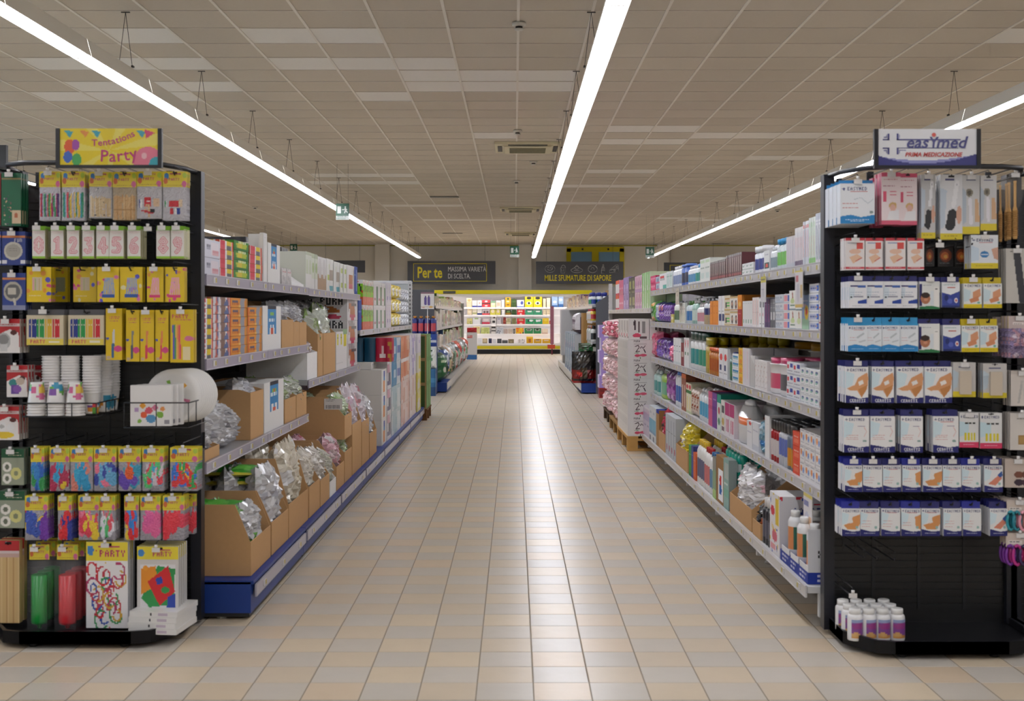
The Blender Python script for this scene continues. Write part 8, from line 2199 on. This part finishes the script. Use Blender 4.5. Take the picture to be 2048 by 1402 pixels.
# end of the far left row: bottles, towers and a poster
W2 = W('26388a', 'b 0 .16 b87a2a', 'e .5 .55 .35 .15 c83a44', 'e .5 .5 .3 .08 e8e8f0', 'b .75 1 1f2f7a')
bt = k_bottle(.1, .3, .1, '1f2f7e', 'c8862a', '26388a', 'c84a54', capf=.12, neck=.4)
q = k_box(.42, .2, .3, W('2a4a9a', 'b .5 .7 d8dce8', 'l .3 .2 .8 e0e0f0', 'b .85 1 1f3a80'), '26428a', None, None, 20)
q2 = k_box(.42, .4, .3, W('26407e', 'b .3 .45 c84a4a', 'l .6 .2 .8 e0e0f0'), '22386e', None, None, 20)
xb = P(847, 0, 20.3).x
place([('drink_crate', q2[0][1])], 'drink_crate', (xb, 20.35, .0), 'dark blue drinks carton, bottom of the far left end stack', 'drinks carton')
place([('drink_crate', q2[0][1])], 'drink_crate', (xb, 20.35, .402), 'dark blue drinks carton, middle of the far left end stack', 'drinks carton')
place([('drink_crate', q[0][1])], 'drink_crate', (xb, 20.35, .804), 'blue printed drinks carton, top of the far left end stack', 'drinks carton')
for i in range(4):
    for j in range(2):
        place([('drink_bottle', bt[0][1]), bt[1]], 'drink_bottle', (xb - .155 + i * .103, 20.37 + j * .11, 1.005), f'dark bottle with gold cap on the far left end stack, {ORD[i]} {["front", "back"][j]}', 'bottle', 'gold-capped bottles')
q = k_bag(.2, .36, .2, W('e4e8e4', 'b 0 .12 c8ccc8', 'k 5a8a6a .08 .3 .3 .6 .5 .5 .9', 'k 3a5a4a .03 .2 .2 .8 .15'), 'film', .06, 210, 10, 14, 6)
place([('water_pack', q[0][1])], 'water_pack', (P(860.5, 0, 20.0).x, 19.95, .445), 'white pack with green swirl at the far left row end', 'water pack')
q = k_rollpack(.16, .44, .2, W('2f6a9a', 'b .3 .5 4a8ab8', 'r .1 .1 .3 .9 5a9ac8', 'b .75 1 1f4a78'), 2, 2)
place([('water_pack', q[0][1])], 'water_pack', (P(861.5, 0, 20.0).x, 19.97, 0), 'blue water bottle pack on the floor by the far left row', 'water pack')
po = empty('poster_stand', (P(855, 0, 20.2).x, 20.2, 1.3), 'white poster with two purple bottles at the far left row end', 'poster')
q = MB(); pw_, ph_ = .22, .28
im = spec_img(pw_, ph_, 'bg e8e4e4; b 0 .08 8a6a7a; b .08 .1 c8a8a8; k 6a5a9a .09 .35 .35 .35 .7; k 6a5a9a .09 .6 .33 .6 .72; r .3 .22 .4 .32 4a3a7a; r .55 .2 .65 .3 4a3a7a; b .85 .9 d8c8b0; e .75 .88 .15 .05 e0b060; e .2 .9 .1 .04 d8a8a0', 36)
q.box(-pw_ / 2, pw_ / 2, 0, .01, .12, .12 + ph_, 'e8e4e4'); q.raster(im, (-pw_ / 2, -.001, .12 + ph_), (pw_, 0, 0), (0, 0, -ph_)); q.obj('poster_sheet', 'card', po)
q = MB(); q.tube([(0, .006, .12), (0, .006, -1.3)], .006, 5, 'cfcfcf'); q.obj('pole', 'paint', po)

# ================================================================== FAR RIGHT ROW GOODS
PR2 = ['b89a74', 'a8845c', '8a6a8a', 'c8a8b0', '5a4a9a', 'd8c8c0', '6a4a5a', '9a7a5a', 'c83a44', 'a88a9a']
far_fill(1, 1.3, 1.48, 21.5, 30.9, .16, .27, PR2, 'household pack on the far right row top shelf', 'household goods', 'household_pack', .3, .55)
Tt = 'far right top shelf near end'
bt = k_bottle(.09, .22, .09, 'e6eaee', '1f2f8e', '2f9a5a', '26409a', capf=.3, neck=.6)
for i in range(6):
    for j in range(3):
        place([('cleaner_bottle', bt[0][1]), bt[1]], 'cleaner_bottle', (1.33 + j * .1, 20.58 + i * .13, 1.481), f'white and green bottle with dark blue cap, far right top shelf, {ORD[i]} {["front", "middle", "back"][j]}', 'bottle', 'blue-capped cleaner bottles')
q = MB(); q.box(-.2, .2, 0, .004, 0, .26, 'b8966a'); place([('card_divider', q.mesh('card_divider', 'cardboard'))], 'card_divider', (1.75, 20.9, 1.482), 'brown card behind the blue-capped bottles, far right', 'divider')
for Z, cols, lb in ((1.225, [('e8c83a', 'c83a3a'), ('f0e8e0', 'c83a3a'), ('e8b878', 'd84a3a'), ('eceff2', '2a4a9a')], 'second'), (.87, [('e4e4e0', '2a2a2a'), ('3a6a4a', 'e8702a'), ('eceae4', '3a3a3a'), ('e8e8e4', 'b8b8b8')], 'third')):
    for i in range(8):
        b_, c_ = cols[i % 4]
        bt = k_bottle(.11, .2 if Z > 1 else .27, .09, b_, c_, 'd8d4d0', c_, capf=.2, neck=.5)
        for j in range(2):
            place([('cleaner_bottle', bt[0][1]), bt[1]], 'cleaner_bottle', (1.33 + j * .11, 20.58 + i * .15, Z + .001), f'cleaning bottle on the far right {lb} shelf, {ORD[i]} from near{["", ", behind"][j]}', 'bottle', f'cleaning bottles {lb} shelf')
DOG = W('2a2622', 'b .55 .85 8a1f1a', 'e .5 .25 .35 .12 4a443a', 'l .15 .2 .8 c8a878', 'r .35 .5 .65 .9 5a4a34', 'e .3 .7 .12 .06 d83a2a', 'b .92 1 b82a22')
for r_ in range(2):
    for i in range(2):
        q = k_bag(.36, .52, .2, DOG, 'film', .07, 220 + i + r_ * 2, 12, 14, 5)
        place([('dog_food_sack', q[0][1])], 'dog_food_sack', (P(1180 - i * 0, 0, 20.75).x - .07 + i * .375 - .04, 20.62 + r_ * .42, .172), f'dark dog food sack with red band, {["left", "right"][i]} {["front", "back"][r_]}, far right base', 'dog food', 'dark dog food sacks')
        q = k_bag(.36, .14, .2, W('3a4a30', 's 8 .1 c83a34,e8e4d8,2a6a3a 3') if i == 0 else W('5a4a34', 'l .3 .2 .8 c8a878', 'l .6 .2 .8 c8a878', 'e .5 .5 .4 .3 4a3a2a'), 'film', .07, 230 + i + r_ * 2, 10, 8, 6)
        place([('dog_food_sack', q[0][1])], 'dog_food_sack', (1.29 + i * .38, 20.7 + r_ * .42, .695), f'{["red and green", "brown"][i]} sack on the dog food sacks, {["front", "back"][r_]}', 'dog food', 'upper dog food sacks')
q = k_box(.7, 1.0, .8, W('a8804c', 'b .98 1 98703f'), 'a8804c', None, W('a8804c', 'r .0 .98 1 1 98703f'), 12, 'cardboard')
place([('tall_carton', q[0][1])], 'tall_carton', (1.25, 22.6, .36), 'tall plain brown carton on the far right row', 'carton', rz=-math.pi / 2)
q = k_box(.5, .18, .7, W('cfcac4'), 'cfcac4')
place([('carton_base', q[0][1])], 'carton_base', (1.25, 22.6, .172), 'pale low carton under the tall brown one', 'carton', rz=-math.pi / 2)
IRB = W('c8d0dc', 'e .5 .4 .3 .2 8ab0d0', 'b .8 1 4a6a9a', 'l .15 .2 .8 6a7a9a')
for i in range(14):
    h = .78 - .01 * (i % 4)
    sp = [W('b8c8d8', 'b .3 .7 8aa8c8', 'l .2 .2 .8 e8e8f0', 'b .9 1 3a5a9a'), W('dfe4ea', 'r .3 .1 .6 .9 9ab8d0', 'e .5 .3 .2 .1 c87ab0'), W('9ab8c8', 'b .4 .8 d8e4ec', 'r .2 .5 .4 .9 2a5a6a')][i % 3]
    q = k_box(.28, h, .3, sp, 'c4ccd4', None, W('c8d0d8', 'b .4 .6 a8b8c8'), 14)
    place([('ironing_board_box', q[0][1])], 'ironing_board_box', (1.13, 23.2 + i * .31, .177), f'tall pale blue household carton on the far right base, {ORD[i]} from near', 'carton', 'tall pale blue cartons', rz=-math.pi / 2)
q = k_box(.9, 1.08, .8, W('d4d4d6', 'k 9a9a9e .01 .3 .3 .5 .5', 'k 9a9a9e .01 .5 .3 .3 .5', 'k 9a9a9e .01 .6 .7 .8 .9'), 'cfcfd2', None, W('d2d2d4', 'k 9a9a9e .012 .3 .45 .5 .6', 'k 9a9a9e .012 .5 .45 .3 .6'), 30)
place([('cross_mark_carton', q[0][1])], 'cross_mark_carton', (1.12, 29.6, .36), 'large pale grey carton with cross mark, end of far right row', 'carton', rz=-math.pi / 2)
q = k_box(.5, .18, .5, W('cfcac4'), 'cfcac4')
place([('carton_base', q[0][1])], 'carton_base', (1.16, 29.6, .172), 'pale low carton under the pale grey one', 'carton', rz=-math.pi / 2)
q = k_bag(.3, .4, .2, W('e8e4e8', 'e .5 .5 .3 .3 8a7a8a', 'b .8 1 3a2a34'), 'film', .06, 240, 10, 10, 6)
for i in range(3):
    place([('mop_pack', q[0][1])], 'mop_pack', (1.14, 23.3 + i * .36, .96), f'white and dark mop head pack on the pale blue cartons, {ORD[i]}', 'mop head', 'mop head packs', rz=-math.pi / 2)
# bags of mixed goods at the foot of the maroon post
